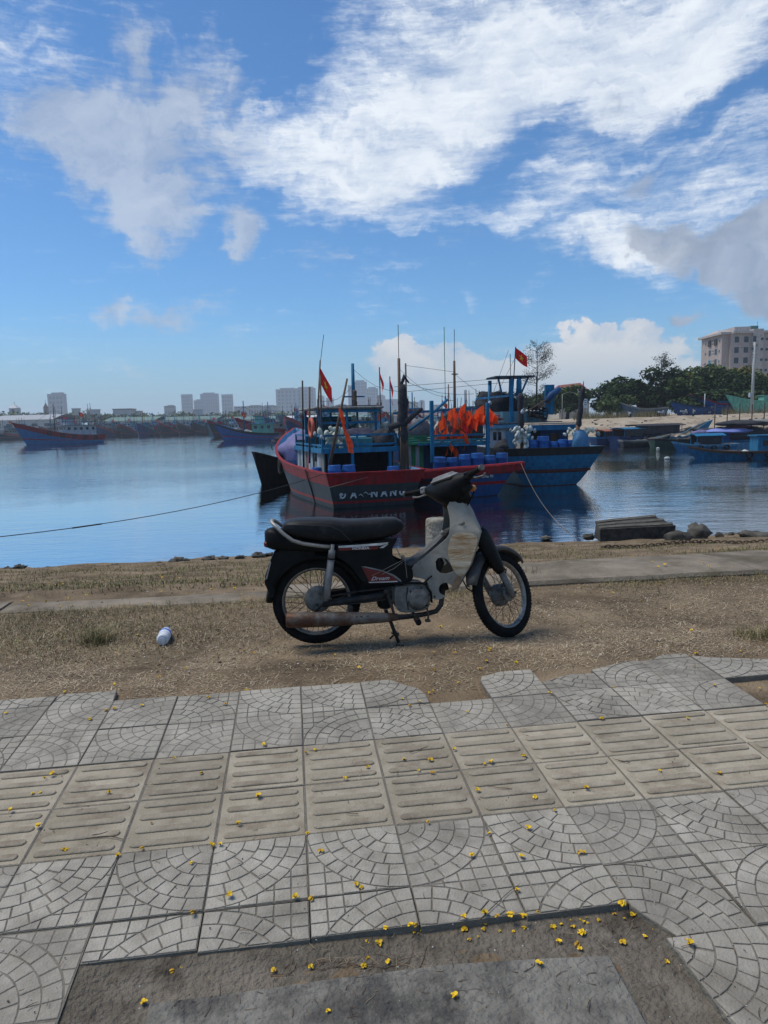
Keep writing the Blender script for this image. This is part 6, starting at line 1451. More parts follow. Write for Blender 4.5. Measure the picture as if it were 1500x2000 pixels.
# ------------------------------------------------------------------ fishing boats farther out
def far_boat(label, px, py, head, L=15, beam=4.6, hullm=None, band=None, stripe=None, house=None, fy=.32, seed=0, flags=1, mast=True, tyres=0, Y=None, group=None, tarp=None, hs=1.0, mast_m=None, fh=1.4, bandw=.75):
    P = onz(px, py, ZW) if Y is None else Vector((at(px, py, Y).x, Y, ZW)); r = random.Random(seed)
    R = boat_root('fishing_boat', label, P.x, P.y, head, group)
    b = beam / 2
    H = Hull(L, [(0, b * .82, b * .62, 1.3 * fh), (.25, b, b * .85, 1.35 * fh), (.5, b * 1.05, b * .85, 1.6 * fh), (.75, b * .9, b * .5, 2.2 * fh), (.9, b * .55, b * .22, 2.9 * fh), (1, .1, .04, 3.5 * fh)], .55, .25)
    H.build(R, band or RED, hullm or NAVY, stripe or RED, BOOT, DECK, SKYB, bandw, (.38, .46), .6, n=16)
    hm = house or WHITE; y0, y1 = L * .10, L * (.10 + fy); z0 = .9 * fh; z1 = z0 + 2.4 * hs; w = b * .68
    for x in (-w, w): bx(R, 'house_wall', hm, (x, (y0 + y1) / 2, (z0 + z1) / 2), (.08, y1 - y0, z1 - z0))
    bx(R, 'house_wall', hm, (0, y1, (z0 + z1) / 2), (2 * w, .08, z1 - z0)); bx(R, 'house_wall', hm, (0, y0, (z0 + z1) / 2), (2 * w, .08, z1 - z0))
    n = max(2, int((y1 - y0) / 1.3))
    for sd in (-1, 1):
        for q in range(n): bx(R, 'window', GLASS, (sd * (w + .045), y0 + (q + .5) * (y1 - y0) / n, z1 - .65), (.03, .62, .6))
    for q in range(3): bx(R, 'window', GLASS, ((q - 1) * w * .6, y1 + .05, z1 - .6), (w * .42, .03, .55))
    bx(R, 'roof', r.choice((TEAL, SKYB, GREYW, BLUE)), (0, (y0 + y1) / 2 + .2, z1 + .07), (2 * w + .5, y1 - y0 + 1.2, .13))
    rail(R, [(-w, y0, z1 + .12), (-w, y1, z1 + .12), (w, y1, z1 + .12), (w, y0, z1 + .12), (-w, y0, z1 + .12)], BLUE, (.8,), .8, .05)
    wz = z1 + .13; bx(R, 'wheelhouse', hm, (0, y1 - 1.4, wz + .7), (w * 1.3, 1.7, 1.3)); bx(R, 'wheelhouse_roof', BLUE, (0, y1 - 1.4, wz + 1.42), (w * 1.6, 2.3, .12))
    for q in (-1, 1): bx(R, 'wheelhouse_window', GLASS, (q * w * .35, y1 - .54, wz + .9), (w * .4, .03, .45))
    if mast:
        hm_ = r.uniform(5.5, 7.5); tb(R, 'mast', mast_m or r.choice((BROWN, BLUE)), [(0, L * .62, 1.6), (0, L * .62, hm_ + 2)], [.15, .1], 7); bx(R, 'crossbar', BROWN, (0, L * .62, hm_ - .8), (1.6, .09, .09))
        tb(R, 'stay', DARK, [(0, L * .62, hm_ + .8), (0, L * .98, 3.6)], .025, 4); tb(R, 'stay', DARK, [(0, L * .62, hm_ + .8), (0, y1 - 1.4, wz + 1.6)], .025, 4)
    for q in range(6): x = r.uniform(-w, w); y = r.uniform(y0, L * .7); tb(R, 'pole', r.choice((BROWN, BLUE, DARK)), [(x, y, z1), (x + r.uniform(-.3, .3), y, z1 + r.uniform(2, 4.5))], .05, 5)
    for q in range(flags):
        x, y = r.uniform(-w, w), r.uniform(y0, L * .7); z = z1 + r.uniform(1.8, 3.4); tb(R, 'flag_pole', BROWN, [(x, y, z1 - .5), (x, y, z + .1)], .04, 5)
        a = r.uniform(-.5, .5) - head; flag_part(R, (x, y, z), 1.15, .8, a, r.uniform(.15, .7), True, seed=seed * 5 + q)
    for q in range(tyres):
        u = .14 + .6 * q / max(1, tyres - 1)
        for sd in (-1, 1): tyre_part(R, tuple(H.pt(u, H.g(3, u) - .5, sd) + Vector((sd * .14, 0, 0))), .38, .13)
    for q in range(4):
        mb = MB(); mb.ball((0, 0, 0), (r.uniform(.4, .8), r.uniform(.5, 1), r.uniform(.35, .6)), 0, 9, 6, .35, seed + q)
        mb.build('deck_heap', tarp if (tarp and q < 2) else r.choice((TARPG, NET, MATS['weathered_grey_wood'], MATS['purple_net'])), R, (r.uniform(-w * .7, w * .7), L * (.5 + .09 * q), (1.5 + .18 * q) * fh))
    return R
GBLUE = paint('bright_hull_blue', (.02, .16, .38))
far_boat('blue fishing boat with red bulwark and stem lying off to the left', 196, 864, rad(141), 17, 4.8, GBLUE, RED, RED, WHITE, .42, 5, 3, True, 5, hs=1.15, bandw=1.05)
far_boat('dark boat with grey tarpaulin over its bow left of the blue one', 38, 858, rad(168), 15, 4.6, paint('dark_green_hull', (.02, .045, .045)), PINK, RED, GREYW, .35, 6, 1, True, 0, tarp=TARPG, mast_m=BROWN)
far_boat('black hulled boat cut by the left edge of the picture', -8, 857, rad(172), 16, 5, DARK, DARK, NAVY, GREYW, .35, 7, 1, False)
bd = onz(38, 858, ZW)
bundle('tarpaulin', 'pale grey tarpaulin draped over the dark boat bow at the left', 'tarpaulin', (bd.x - 1.5, bd.y - 12.5, ZW + 2.1), (2.2, 2.0, 1.7), mat('pale_grey_tarp', (.27, .26, .24), (.36, .35, .33), rough=.7, scale=.8, bump=.5, bscale=3, rnd=0), 22, .3)
far_boat('blue boat with black gunwale and green cabin lying broadside in mid harbour', 545, 859, rad(90), 11.5, 3.4, paint('cobalt_hull', (.02, .09, .27)), DARK, RED, MINT, .36, 8, 1, True, 0, tarp=MATS['pale_float'], mast_m=BLUE, fh=1.1, bandw=.45)
rowx = [(226, 'first, low red-banded'), (256, 'second, bright red-banded'), (291, 'third, navy with thin white line'), (334, 'fourth and broadest, red-banded'), (372, 'fifth, dark'), (402, 'sixth, black'), (205, 'half hidden red-banded')]
for q, (x, t) in enumerate(rowx):
    far_boat(t + ' boat from the left in the far row of bows', x, 806, rad(180 + (q * 37 % 13) - 6), 15, 5.6 + .5 * (q == 3), (NAVY, SLATE, NAVY, SLATE, DARK, DARK, NAVY)[q], (PINK, RED, NAVY, RED, BROWN, DARK, PINK)[q], RED, r_ and (GREYW, WHITE, TEAL)[q % 3], .4, 30 + q, q % 2, True, 0, 275 + (q * 7) % 12, 'far row of moored boats')
for q, (x, Y, t) in enumerate(((448, 235, 'far boat just right of the far row, masts bare'), (480, 215, 'far boat behind the broadside blue boat, red flag up'), (512, 205, 'far boat right behind the green cabin'), (592, 165, 'red bowed boat left of the grey boat, half hidden'), (600, 165, 'boat hidden behind the grey boat masts'), (655, 150, 'distant boat seen between the grey boat poles'), (725, 140, 'distant boat seen right of the blue mast'), (810, 120, 'distant boat behind the grey tarpaulin heap'), (860, 130, 'distant boat behind the tall blue post'), (925, 115, 'distant boat behind the orange flags'))):
    far_boat(t, x, 820, rad((180, 150, 200, 120, 170, 160, 190, 175, 185, 165)[q]), 14, 4.8, (NAVY, SLATE, TEAL, PINK, NAVY, SLATE, BLUE, NAVY, SLATE, BLUE)[q], (RED, RED, DARK, RED, PINK, RED, RED, RED, DARK, RED)[q], RED, (MINT, WHITE, TEAL, GREYW, WHITE, SKYB, GREYW, SKYB, WHITE, MINT)[q], .4, 60 + q, 1, True, 0, Y, 'boats packed in the far harbour')
for q, x in enumerate((215, 240, 272, 312, 352, 386, 418, 436, 160, 120, 60)):
    far_boat('boat in the second rank behind the far row, ' + ORD[q] + ' of it', x, 806, rad(180 + (q * 53 % 17) - 8), 14, 5.2, (SLATE, NAVY, TEAL, DARK)[q % 4], (RED, PINK, DARK, RED)[q % 4], RED, (WHITE, GREYW, MINT, SKYB)[q % 4], .45, 90 + q, q % 3 == 0, True, 0, 290 + (q * 5) % 9, 'second rank of far boats', hs=1.25)
# dark boat tucked behind the grey boat's bow, and a little jetty
def dark_boat():
    P = onz(528, 944, ZW); R = boat_root('wooden_boat', 'small black-hulled boat tucked behind the grey boat bow', P.x + 1.6, P.y + 4.2, rad(158))
    H = Hull(5.2, [(0, .8, .6, .9), (.5, 1.1, .8, .9), (.8, .8, .4, 1.25), (1, .06, .03, 1.7)], .4, .2); H.build(R, DARK, DARK, DARK, DARK, DECK, DECK, .2, (.3, .34), .35, n=14)
    tyre_part(R, (-.95, 3.6, .75), .2, .06); bundle('net_heap', 'dark net lump on the small black boat', 'net', W(R, (0, 2.5, .6)), (.6, .9, .5), NET, 19, .4)
dark_boat()
def jetty():
    P = onz(565, 872, ZW); root = thing('jetty', 'rough wooden jetty of dark stakes left of the grey boat', 'jetty', (P.x, P.y, ZW), rad(10)); r = random.Random(2)
    for q in range(9): x = -2.6 + q * .75; tb(root, 'stake', BROWN, [(x, r.uniform(-.6, .6), -.6), (x + r.uniform(-.2, .2), r.uniform(-.6, .6), r.uniform(.8, 2.2))], .09, 6)
    for q in range(3): bx(root, 'plank', GREYW, (.3, -.5 + q * .5, .85 + .05 * q), (5.6, .36, .07), 0, Matrix.Rotation(rad(q - 1), 3, 'Y'))
    mb = MB(); mb.ball((-1.2, 0, 1.1), (1.1, .6, .45), 0, 12, 8, .5, 6); mb.build('net_pile', NET, root)
jetty()

# ------------------------------------------------------------------ far land, right-hand beach
def build_land():
    m = mat('far_shore_earth', (.10, .10, .06), (.20, .17, .10), rough=.95, scale=.05, bump=.3, rnd=0)
    mb = MB(); poly = [(-2600, 306), (-20, 300), (30, 240), (40, 200), (420, 200), (2600, 600), (3200, 4200), (-3200, 4200)]
    mb.prism(poly, ZW - 2, -.4); tag(mb.build('far_shore', m), 'flat far shore of the harbour under the town', kind='structure')
    sand = mat('pale_beach_sand', (.29, .235, .17), (.42, .355, .265), rough=.95, scale=.5, bump=.8, bscale=2.6, rnd=0, spec=.1, dirt=(.17, .135, .09), dirt_at=(.5, .68), dirt_scale=.35)
    xs = np.linspace(10, 170, 110); ys = np.linspace(60, 330, 130); X, Y = np.meshgrid(xs, ys)
    sh = np.interp(X, [10, 18, 24, 30, 40, 60, 120, 170], [210, 130, 82, 77, 74, 69, 62, 60])
    d = Y - sh
    crest = 1.15 + .010 * (X - 30)
    Z = ZW - .5 + (crest - ZW + .5) * np.clip((d + 3) / 22, 0, 1) ** .8 + fbm2(X, Y, .35, 2) * .12 * np.clip(d / 4, 0, 1)
    Z = np.where(d < -3, ZW - 1.5, Z)
    V = np.stack([X, Y, Z], -1).reshape(-1, 3); nx, ny = len(xs), len(ys); I = np.arange(nx * ny).reshape(ny, nx)
    T = np.stack([I[:-1, :-1], I[:-1, 1:], I[1:, 1:], I[1:, :-1]], -1).reshape(-1, 4)
    tag(obj('beach', fast_mesh('beach', V, T, sand, smooth=True)), 'pale sandy bank rising from the right-hand water', kind='structure')
build_land()
def land_z(X, Y):
    sh = np.interp(X, [10, 18, 24, 30, 40, 60, 120, 170], [210, 130, 82, 77, 74, 69, 62, 60]); d = Y - sh
    return float(ZW - .5 + (1.15 + .010 * (X - 30) - ZW + .5) * np.clip((d + 3) / 22, 0, 1) ** .8)
# ---- trees
LEAF = {}
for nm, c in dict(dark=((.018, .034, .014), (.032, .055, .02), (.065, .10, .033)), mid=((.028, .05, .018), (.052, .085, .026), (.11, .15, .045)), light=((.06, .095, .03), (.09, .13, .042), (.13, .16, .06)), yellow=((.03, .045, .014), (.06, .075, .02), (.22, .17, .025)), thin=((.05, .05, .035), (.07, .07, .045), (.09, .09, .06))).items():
    LEAF[nm] = [mat('leaf_%s_%d' % (nm, q), v, rough=.7, bump=0, scale=1.2, var=.25, rnd=.1, spec=.15) for q, v in enumerate(c)]  # third tone is lighter to paint top light; flowers for yellow
BARK = mat('tree_bark', (.06, .05, .04), (.11, .095, .075), rough=.95, scale=6, bump=.5, rnd=.1)
def crown_mesh(lobes, n, size, mats, seed, hollow=.6, flat=.5):
    r = np.random.default_rng(seed); w = np.array([l[3] * l[4] * l[5] for l in lobes]) ** .7; w /= w.sum()
    idx = r.choice(len(lobes), n, p=w); Lb = np.array(lobes)[idx]
    d = r.normal(size=(n, 3)); d /= np.linalg.norm(d, axis=1)[:, None]; rad_ = (hollow + (1 - hollow) * r.random(n) ** .8)[:, None]
    rad_ *= (1 + .22 * np.sin(d[:, :1] * 7 + Lb[:, :1] * 3) * np.cos(d[:, 1:2] * 6 + Lb[:, 2:3]))
    C_ = Lb[:, :3] + d * Lb[:, 3:6] * rad_
    a = r.normal(size=(n, 3)); a[:, 2] *= flat; a /= np.linalg.norm(a, axis=1)[:, None]; b = np.cross(a, r.normal(size=(n, 3))); b /= np.linalg.norm(b, axis=1)[:, None]
    s = size * (.5 + r.random(n))[:, None]; V = np.stack([C_ - a * s, C_ - b * s * .55, C_ + a * s, C_ + b * s * .55], 1).reshape(-1, 3)
    T = np.arange(4 * n).reshape(n, 4)
    up = (d[:, 2] > .25) | (r.random(n) < .2); mi = np.where(r.random(n) < .34, 0, np.where(up, 2, 1))  # lobe tops mostly take the third tone, painting light from above
    return fast_mesh('crown', V, T, mats, mi)
def tree(label, px, py, rx, ry, Y, kind='mid', n=2600, seed=0, base_z=None, group=None, name='tree', leaf=.26, lob=13, trunk=True, hollow=.55, spread=1.0):
    """px, py: middle of the crown in the photo; rx, ry its half sizes there"""
    c = at(px, py, Y); k = Y / F; RX, RZ = rx * k, ry * k; r = random.Random(seed)
    bz = land_z(c.x, Y) if base_z is None else base_z; root = thing(name, label, 'tree', (c.x, Y, bz), 0, group)
    n = int(n * 1.7); h = c.z - bz; lobes = [(0, 0, h, RX * .55, RX * .5, RZ * .6)]
    for q in range(lob):
        a = r.uniform(0, 6.28); t = r.uniform(.5, .85); z = r.uniform(-1.1, .75)
        f = math.sqrt(max(.3, 1 - z * z)); lobes.append((RX * t * f * math.cos(a) * spread, RX * t * f * .8 * math.sin(a), h + RZ * z * .75, RX * r.uniform(.3, .46), RX * r.uniform(.3, .42), RZ * r.uniform(.28, .46)))
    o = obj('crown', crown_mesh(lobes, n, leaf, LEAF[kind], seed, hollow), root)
    if trunk:
        mb = MB(); top = max(h, .8); mb.tube([(0, 0, -.3), (.05 * RX, 0, top * .45), (0, 0, top)], [RX * .09 + .06, RX * .06 + .04, RX * .03 + .02], 0, 8)
        for l in lobes[1:6]: mb.tube([(0, 0, top * r.uniform(.4, .75)), (l[0] * .5, l[1] * .5, (top * .7 + l[2]) / 2), (l[0], l[1], l[2])], [RX * .05 + .02, RX * .03 + .015, .01], 0, 6)
        mb.build('trunk', BARK, root)
    return root
tree('dark rounded tree left of the sandy bank crest', 1188, 765, 46, 34, 112, 'dark', 2600, 1)
tree('pale green bushy tree in front of the dark rounded one', 1205, 788, 34, 20, 104, 'light', 1800, 2, leaf=.2)
tree('dark tree behind the pale bushy one, top flat', 1245, 768, 44, 34, 116, 'dark', 2400, 3)
tree('tall dark tree with a spiky feathery top', 1290, 752, 46, 44, 112, 'dark', 2800, 4)
tree('olive tree between the spiky tree and the broad one', 1335, 765, 42, 38, 110, 'mid', 2400, 5)
tree('broad dense green tree under the apartment block', 1400, 752, 74, 44, 116, 'mid', 4600, 6, lob=13)
tree('yellow-flecked tree behind the concrete pole', 1452, 752, 52, 38, 120, 'yellow', 3000, 7)
tree('dense green tree at the right edge behind the pole', 1510, 758, 55, 44, 112, 'mid', 3000, 8)
tree('small yellow-flowered tree left of the broad green tree', 1345, 742, 26, 22, 118, 'yellow', 1500, 9)
tree('dark low tree filling the gap under the broad green tree', 1360, 782, 60, 22, 106, 'dark', 2400, 16)
tree('dark low tree by the landed blue boats', 1440, 780, 60, 24, 108, 'dark', 2400, 17)
tree('layered evergreen by the red roofed house', 1108, 775, 40, 32, 108, 'mid', 2200, 10, lob=12)
tree('low dark tree left of the black-topped boat canopy', 962, 782, 34, 22, 150, 'dark', 1500, 11)
tree('dark tree behind the black-topped boat canopy', 1010, 778, 40, 26, 150, 'dark', 1800, 12)
tree('green tree behind the black-topped boat, right side', 1062, 785, 36, 26, 130, 'mid', 1600, 13)
def feather_tree(label, px, pyb, pyt, rx, Y, n, kind='thin', seed=1, leaf=.1, hollow=.2):
    """airy tree: bare limbs with sparse sprays"""
    b, t = at(px, pyb, Y), at(px, pyt, Y); h = t.z - b.z; k = Y / F; r = random.Random(seed); root = thing('tree', label, 'tree', (b.x, Y, b.z)); mb = MB(); lobes = []
    mb.tube([(0, 0, -1), (.1, 0, h * .5), (0, 0, h)], [.16, .09, .02], 0, 6)
    for q in range(34):
        z = h * r.uniform(.12, .95); f = math.sin(math.pi * min(1, (z / h) * .85 + .12)); a = r.uniform(0, 6.28); l = rx * k * f * r.uniform(.5, 1.1)
        e = Vector((l * math.cos(a), l * math.sin(a) * .8, z + l * r.uniform(.35, .9))); mb.tube([(0, 0, z), (e.x * .5, e.y * .5, z + (e.z - z) * .4), e], [.04, .028, .01], 0, 4)
        for s in (.5, .75, 1): lobes.append((e.x * s, e.y * s, z + (e.z - z) * s, l * .26 + .12, l * .26 + .12, l * .3 + .14))
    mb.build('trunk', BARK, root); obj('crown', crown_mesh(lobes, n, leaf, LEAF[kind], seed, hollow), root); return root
feather_tree('thin almost bare tree rising behind the black-topped boat', 1048, 790, 662, 36, 128, 3600, 'thin', 3)
feather_tree('feathery dark top growing out of the spiky tree', 1290, 770, 694, 34, 111, 1700, 'dark', 5, .1)
def scrub():
    r = np.random.default_rng(5); n = 9000; px = r.uniform(1120, 1500, n); Y = 97 + 8 * r.random(n); X = np.array([at(a, 800, b).x for a, b in zip(px, Y)]); Z = np.array([land_z(a, b) for a, b in zip(X, Y)])
    den = np.exp(-((px - 1268) / 22) ** 2) + .35 * (px < 1230) + .3 * (px > 1410); ok = r.random(n) < den; X, Y, Z = X[ok], Y[ok], Z[ok]; n = len(X)
    h = r.uniform(.4, 1.3, n); a = r.uniform(0, 6.28, n); t = r.normal(0, .3, n); V = np.stack([np.stack([X - .03, Y, Z], -1), np.stack([X + .03, Y, Z], -1), np.stack([X + np.cos(a) * h * .3, Y + np.sin(a) * h * .3, Z + h], -1)], 1).reshape(-1, 3)
    tag(obj('crest_grass', fast_mesh('crest_grass', V, np.arange(3 * n).reshape(n, 3), [m_blade[1], m_blade[2], m_straw[0]], r.integers(0, 3, n))), 'tall dry grass along the crest of the sandy bank', kind='stuff')
scrub()
# ---- small boats along the beach
DTARP = mat('black_awning', (.018, .019, .022), (.045, .045, .05), rough=.85, scale=2, bump=.5, rnd=0)
def small_boat(label, px, py, head, L, beam, hullm, band, seed, canopy=None, Y=None, z=None, name='sampan', h=(.55, .6, .95), tyres=0, house=None, stripe=None, boot=None):
    L *= 1.2; beam *= 1.25; h = tuple(q * 1.3 for q in h); P = onz(px, py, ZW) if Y is None else at(px, py, Y); r = random.Random(seed); zz_ = ZW if z is None else z
    R = thing(name, label, 'boat', (P.x, P.y, zz_), head); b = beam / 2
    H = Hull(L, [(0, b * .8, b * .55, h[0] * 1.15), (.3, b, b * .75, h[0]), (.6, b * .95, b * .6, h[1]), (.85, b * .55, b * .25, h[2]), (1, .05, .02, h[2] * 1.35)], .6, .3, .06)
    H.build(R, band, hullm, stripe or hullm, boot or hullm, DECK, DECK, .14, (.3, .36), .28, n=14)
    if canopy:
        cm, y0, y1, hh = canopy
        for x in (-b * .7, b * .7):
            for y in (y0 * L, y1 * L): tb(R, 'canopy_post', BLUE, [(x, y, .3), (x, y, hh)], .04, 5)
        mb = MB(); mb.loft([[(x * b, y * L, hh + .18 * (1 - (x / .95) ** 2) + r.uniform(-.03, .03)) for x in (-.95, -.5, 0, .5, .95)] + [(x * b, y * L, hh - .05 + .18 * (1 - (x / .95) ** 2)) for x in (.95, .5, 0, -.5, -.95)] for y in (y0 - .04, (y0 + y1) / 2, y1 + .04)], 0, True, True, False); mb.build('canopy', cm, R)
        for x in (-b * .8, b * .8): bx(R, 'canopy_curtain', cm if cm is DTARP else r.choice((DTARP, NAVY, NET)), (x, (y0 + y1) / 2 * L, hh * (.62 if x < 0 else .75)), (.04, (y1 - y0) * L * r.uniform(.6, 1), hh * (.7 if x < 0 else .45)))
    if house:
        hm, y0, y1, hh = house; bx(R, 'cabin', hm, (0, (y0 + y1) / 2 * L, .3 + hh / 2), (b * 1.3, (y1 - y0) * L, hh)); bx(R, 'cabin_roof', hm, (0, (y0 + y1) / 2 * L, .36 + hh), (b * 1.5, (y1 - y0) * L + .3, .08))
        for sd in (-1, 1): bx(R, 'window', GLASS, (sd * (b * .65 + .02), (y0 + y1) / 2 * L, .3 + hh * .62), (.03, .5, .35))
        bx(R, 'door', CABIN_SHADE, (0, y0 * L - .02, .3 + hh * .45), (b * .5, .03, hh * .75))
    for q in range(3):
        mb = MB(); mb.ball((0, 0, 0), (r.uniform(.18, .35) * b, r.uniform(.2, .45), r.uniform(.12, .25)), 0, 9, 6, .4, seed + q); mb.build('deck_heap', r.choice((NET, TARPG, MATS['pale_float'], MATS['white_float'])), R, (r.uniform(-.3, .3) * b, L * r.uniform(.2, .7), h[0] - .1))
    for q in range(tyres):
        u = .2 + .22 * q
        for sd in (-1, 1): tyre_part(R, tuple(H.pt(u, H.g(3, u) - .2, sd) + Vector((sd * .08, 0, 0))), .2, .07)
    return R
small_boat('blue boat with orange tarpaulin edge just right of the black-topped boat', 1160, 868, rad(-70), 5, 1.8, NAVY, BLUE, 1, (mat('orange_tarp_edge', (.30, .10, .06), rough=.7, rnd=0), .15, .6, 1.5))
small_boat('dark blue boat moored second along the sandy bank', 1200, 868, rad(-60), 5.5, 1.9, NAVY, NAVY, 2, (BLUE, .1, .55, 1.7))
small_boat('boat under a big black awning moored by the sandy bank', 1232, 866, rad(-75), 6, 2.2, NAVY, DARK, 3, (DTARP, .05, .85, 2.0))
small_boat('small blue boat with its bow cocked up right of the black awning', 1292, 866, rad(-80), 4, 1.6, BLUE, BLUE, 4, h=(.5, .7, 1.4))
small_boat('dark green sampan lying broadside by the sandy bank', 1275, 874, rad(-83), 6.4, 1.5, paint('dark_green_sampan', (.015, .05, .035)), DARK, 5)
small_boat('little boat with a rounded grey-blue canopy at the sand edge', 1325, 860, rad(-70), 4, 1.4, DARK, GREYW, 6, (paint('grey_blue_canopy', (.16, .21, .24)), .2, .75, 1.6))
small_boat('light blue boat with a square blue frame near the right edge', 1432, 878, rad(92), 4.2, 1.3, paint('mid_blue_hull', (.05, .19, .36)), SKYB, 7, (BLUE, .25, .7, 1.3), tyres=3, h=(.34, .36, .46))
small_boat('bright blue boat with orange-brown gunwale cut by the right edge', 1520, 893, rad(88), 4.8, 1.5, BLUE, BROWN, 8, house=(BLUE, .1, .3, 1.2), tyres=2, h=(.36, .38, .5))
small_boat('dark boat with netting moored behind the light blue one', 1390, 866, rad(-85), 5, 1.7, NAVY, DARK, 10, (DTARP, .2, .7, 1.6))
small_boat('old boat moored left behind the dark blue pair', 1175, 858, rad(-75), 5, 1.7, NAVY, BLUE, 12, (BLUE, .2, .6, 1.6))
small_boat('black sampan hauled along the sand edge', 1300, 862, rad(-84), 5, 1.2, DARK, DARK, 13)
for q, (px, py, hd, L_, hm, cm, lab) in enumerate(((1145, 862, -80, 4.5, NAVY, DTARP, 'dark canopied boat half behind the black-topped boat stern'), (1215, 872, -88, 4.2, DARK, None, 'low dark skiff in front of the black awning boat'), (1255, 862, -70, 4.6, BLUE, NAVY, 'blue boat pressed against the black awning boat'), (1345, 868, -85, 4.2, SLATE, DTARP, 'dark boat between the green sampan and the light blue boat'), (1410, 858, 95, 4.4, NAVY, BLUE, 'navy boat tucked behind the light blue framed boat'), (1465, 872, 88, 4.6, SKYB, BLUE, 'pale blue boat moored right of the light blue framed boat'), (1480, 860, 92, 4.4, NAVY, DTARP, 'dark canopied boat near the right edge'))):
    small_boat(lab, px, py, rad(hd), L_ * .9, 1.4, hm, (BROWN, GREYW, BLUE)[q % 3], 70 + q, (cm, .12, .6, 1.5) if cm else None, h=(.42, .46, .66))
sh = onz(1435, 862, ZW)
for q, (px, py, m, lab, rr) in enumerate(((1425, 840, mat('lilac_blue_tarp', (.16, .20, .48), (.24, .28, .58), rough=.6, rnd=0), 'lilac blue tarpaulin awning over the boats at the right', (2.3, 1.3, .35)), (1450, 825, DTARP, 'black tarpaulin awning above the lilac one', (2.6, 1.4, .35)), (1440, 833, mat('red_brown_tarp', (.25, .05, .03), rough=.7, rnd=0), 'red-brown tarpaulin bundle under the black awning', (1.0, .8, .5)), (1408, 862, BUOYB, 'big blue plastic bundle on the boat at the right', (1.0, .8, .6)), (1370, 845, MATS['purple_tarpaulin'], 'purple tarpaulin heap at the sand edge', (.9, .7, .4)), (1452, 852, NET, 'dark net mound below the lilac tarpaulin', (2.2, 1.2, .8)), (1490, 822, GREYW, 'grey tattered awning at the right edge', (2.0, 1.2, .3)))):
    P = at(px, py, 66 if q != 4 else 72); bundle('tarpaulin', lab, 'tarpaulin', (P.x, P.y, P.z - .3), rr, m, 40 + q, .3)
for q in range(5):
    P = at(1395 + q * 24, 850, 66); tag(tb(None, 'awning_pole', BROWN, [(P.x, P.y, ZW - .3), (P.x, P.y, at(0, 822 + 3 * (q % 2), 66).z)], .05, 5), 'thin wooden pole holding up the tarpaulin awnings at the right', 'pole', 'awning poles at the right')
def beach_litter():
    r = random.Random(6); mb = MB()
    for q in range(420):
        px = r.uniform(1120, 1500); Y = r.choice((r.uniform(72, 80), r.uniform(74, 96))); X = at(px, 840, Y).x; z = land_z(X, Y); s = r.uniform(.06, .3) * (1 if Y < 82 else .6)
        mb.ball((X, Y, z + s * .2), (s * r.uniform(.8, 1.8), s, s * r.uniform(.3, .8)), r.choice((0, 0, 1, 2)), 6, 4, .4, q)
    tag(mb.build('beach_litter', [NET, MATS['weathered_grey_wood'], MATS['brown_pole_wood']]), 'dark scraps, driftwood and debris strewn over the sandy bank', kind='stuff')
beach_litter()
# boats hauled out on the crest
def lz(px, Y): return land_z(at(px, 800, Y).x, Y)
small_boat('weathered derelict boat propped on the crest left of the parked motorbikes', 1300, 800, rad(62), 5, 1.7, paint('faded_slate_blue', (.07, .11, .16)), GREYW, 21, None, 100, lz(1300, 100) + .1, 'wooden_boat', (.8, .9, 1.4))
small_boat('long low blue boat on the crest with a pale pole', 1412, 795, rad(84), 5.4, 1.6, paint('dull_blue_hull', (.02, .07, .20)), NAVY, 22, None, 101, lz(1400, 101) + .3, 'wooden_boat')
small_boat('blue boat with red bow tip and blue cabin on the crest', 1452, 795, rad(75), 4.8, 1.8, paint('dull_blue_hull', (.02, .07, .20)), RED, 23, None, 102, lz(1440, 102) + .4, 'wooden_boat', (.8, .9, 1.5), house=(BLUE, .1, .6, 1.1))
small_boat('mint green boat with open cabin on the crest by the pole', 1548, 796, rad(84), 6.6, 2.4, MINT, MINT, 24, None, 100, lz(1500, 100) + .4, 'wooden_boat', (1.0, 1.0, 1.3), tyres=2, house=(MINT, .1, .55, 1.7))
P = at(1376, 795, 101); tag(tb(None, 'stake', WHITE, [(P.x, P.y, P.z - .6), (P.x, P.y, at(1376, 769, 101).z)], .07, 6), 'pale upright stake beside the long blue boat on the crest', 'stake')
# parked motorbikes on the crest
def small_bike(label, px, head, seed):
    Y = 96.5; P = at(px, 800, Y); R = thing('motorbike', label, 'motorbike', (P.x, Y, land_z(P.x, Y)), head, 'motorbikes parked on the crest'); r = random.Random(seed); body = r.choice((WHITE, DARK, NAVY))
    for x in (-.6, .6): mb = MB(); torus(mb, (x, 0, .29), .25, .05, 'Y', 16, 6); mb.build('wheel', TYRE, R)
    mb = MB(); mb.box((-.25, 0, .62), (.8, .22, .26), 0, None, .06); mb.build('body', body, R); bx(R, 'seat', NET, (-.25, 0, .8), (.75, .24, .12), .04); mb = MB(); mb.box((.38, 0, .6), (.1, .36, .55), 0, Matrix.Rotation(rad(-20), 3, 'Y'), .03); mb.build('leg_shield', body, R); tb(R, 'handlebar', DARK, [(.35, -.33, 1.02), (.42, 0, .98), (.35, .33, 1.02)], .03, 5); tb(R, 'fork', DARK, [(.42, 0, .95), (.6, 0, .29)], .04, 5); bx(R, 'engine', GREYW, (0, 0, .35), (.35, .25, .25), .04)
small_bike('white scooter parked alone on the crest at the left', 1230, rad(80), 1); small_bike('motorbike parked below the derelict boat', 1292, rad(30), 2); small_bike('left motorbike of the pair parked in the crest shade', 1336, rad(20), 3); small_bike('right motorbike of the pair parked in the crest shade', 1356, rad(70), 4); small_bike('motorbike parked alone in front of the long blue boat', 1386, rad(15), 5)
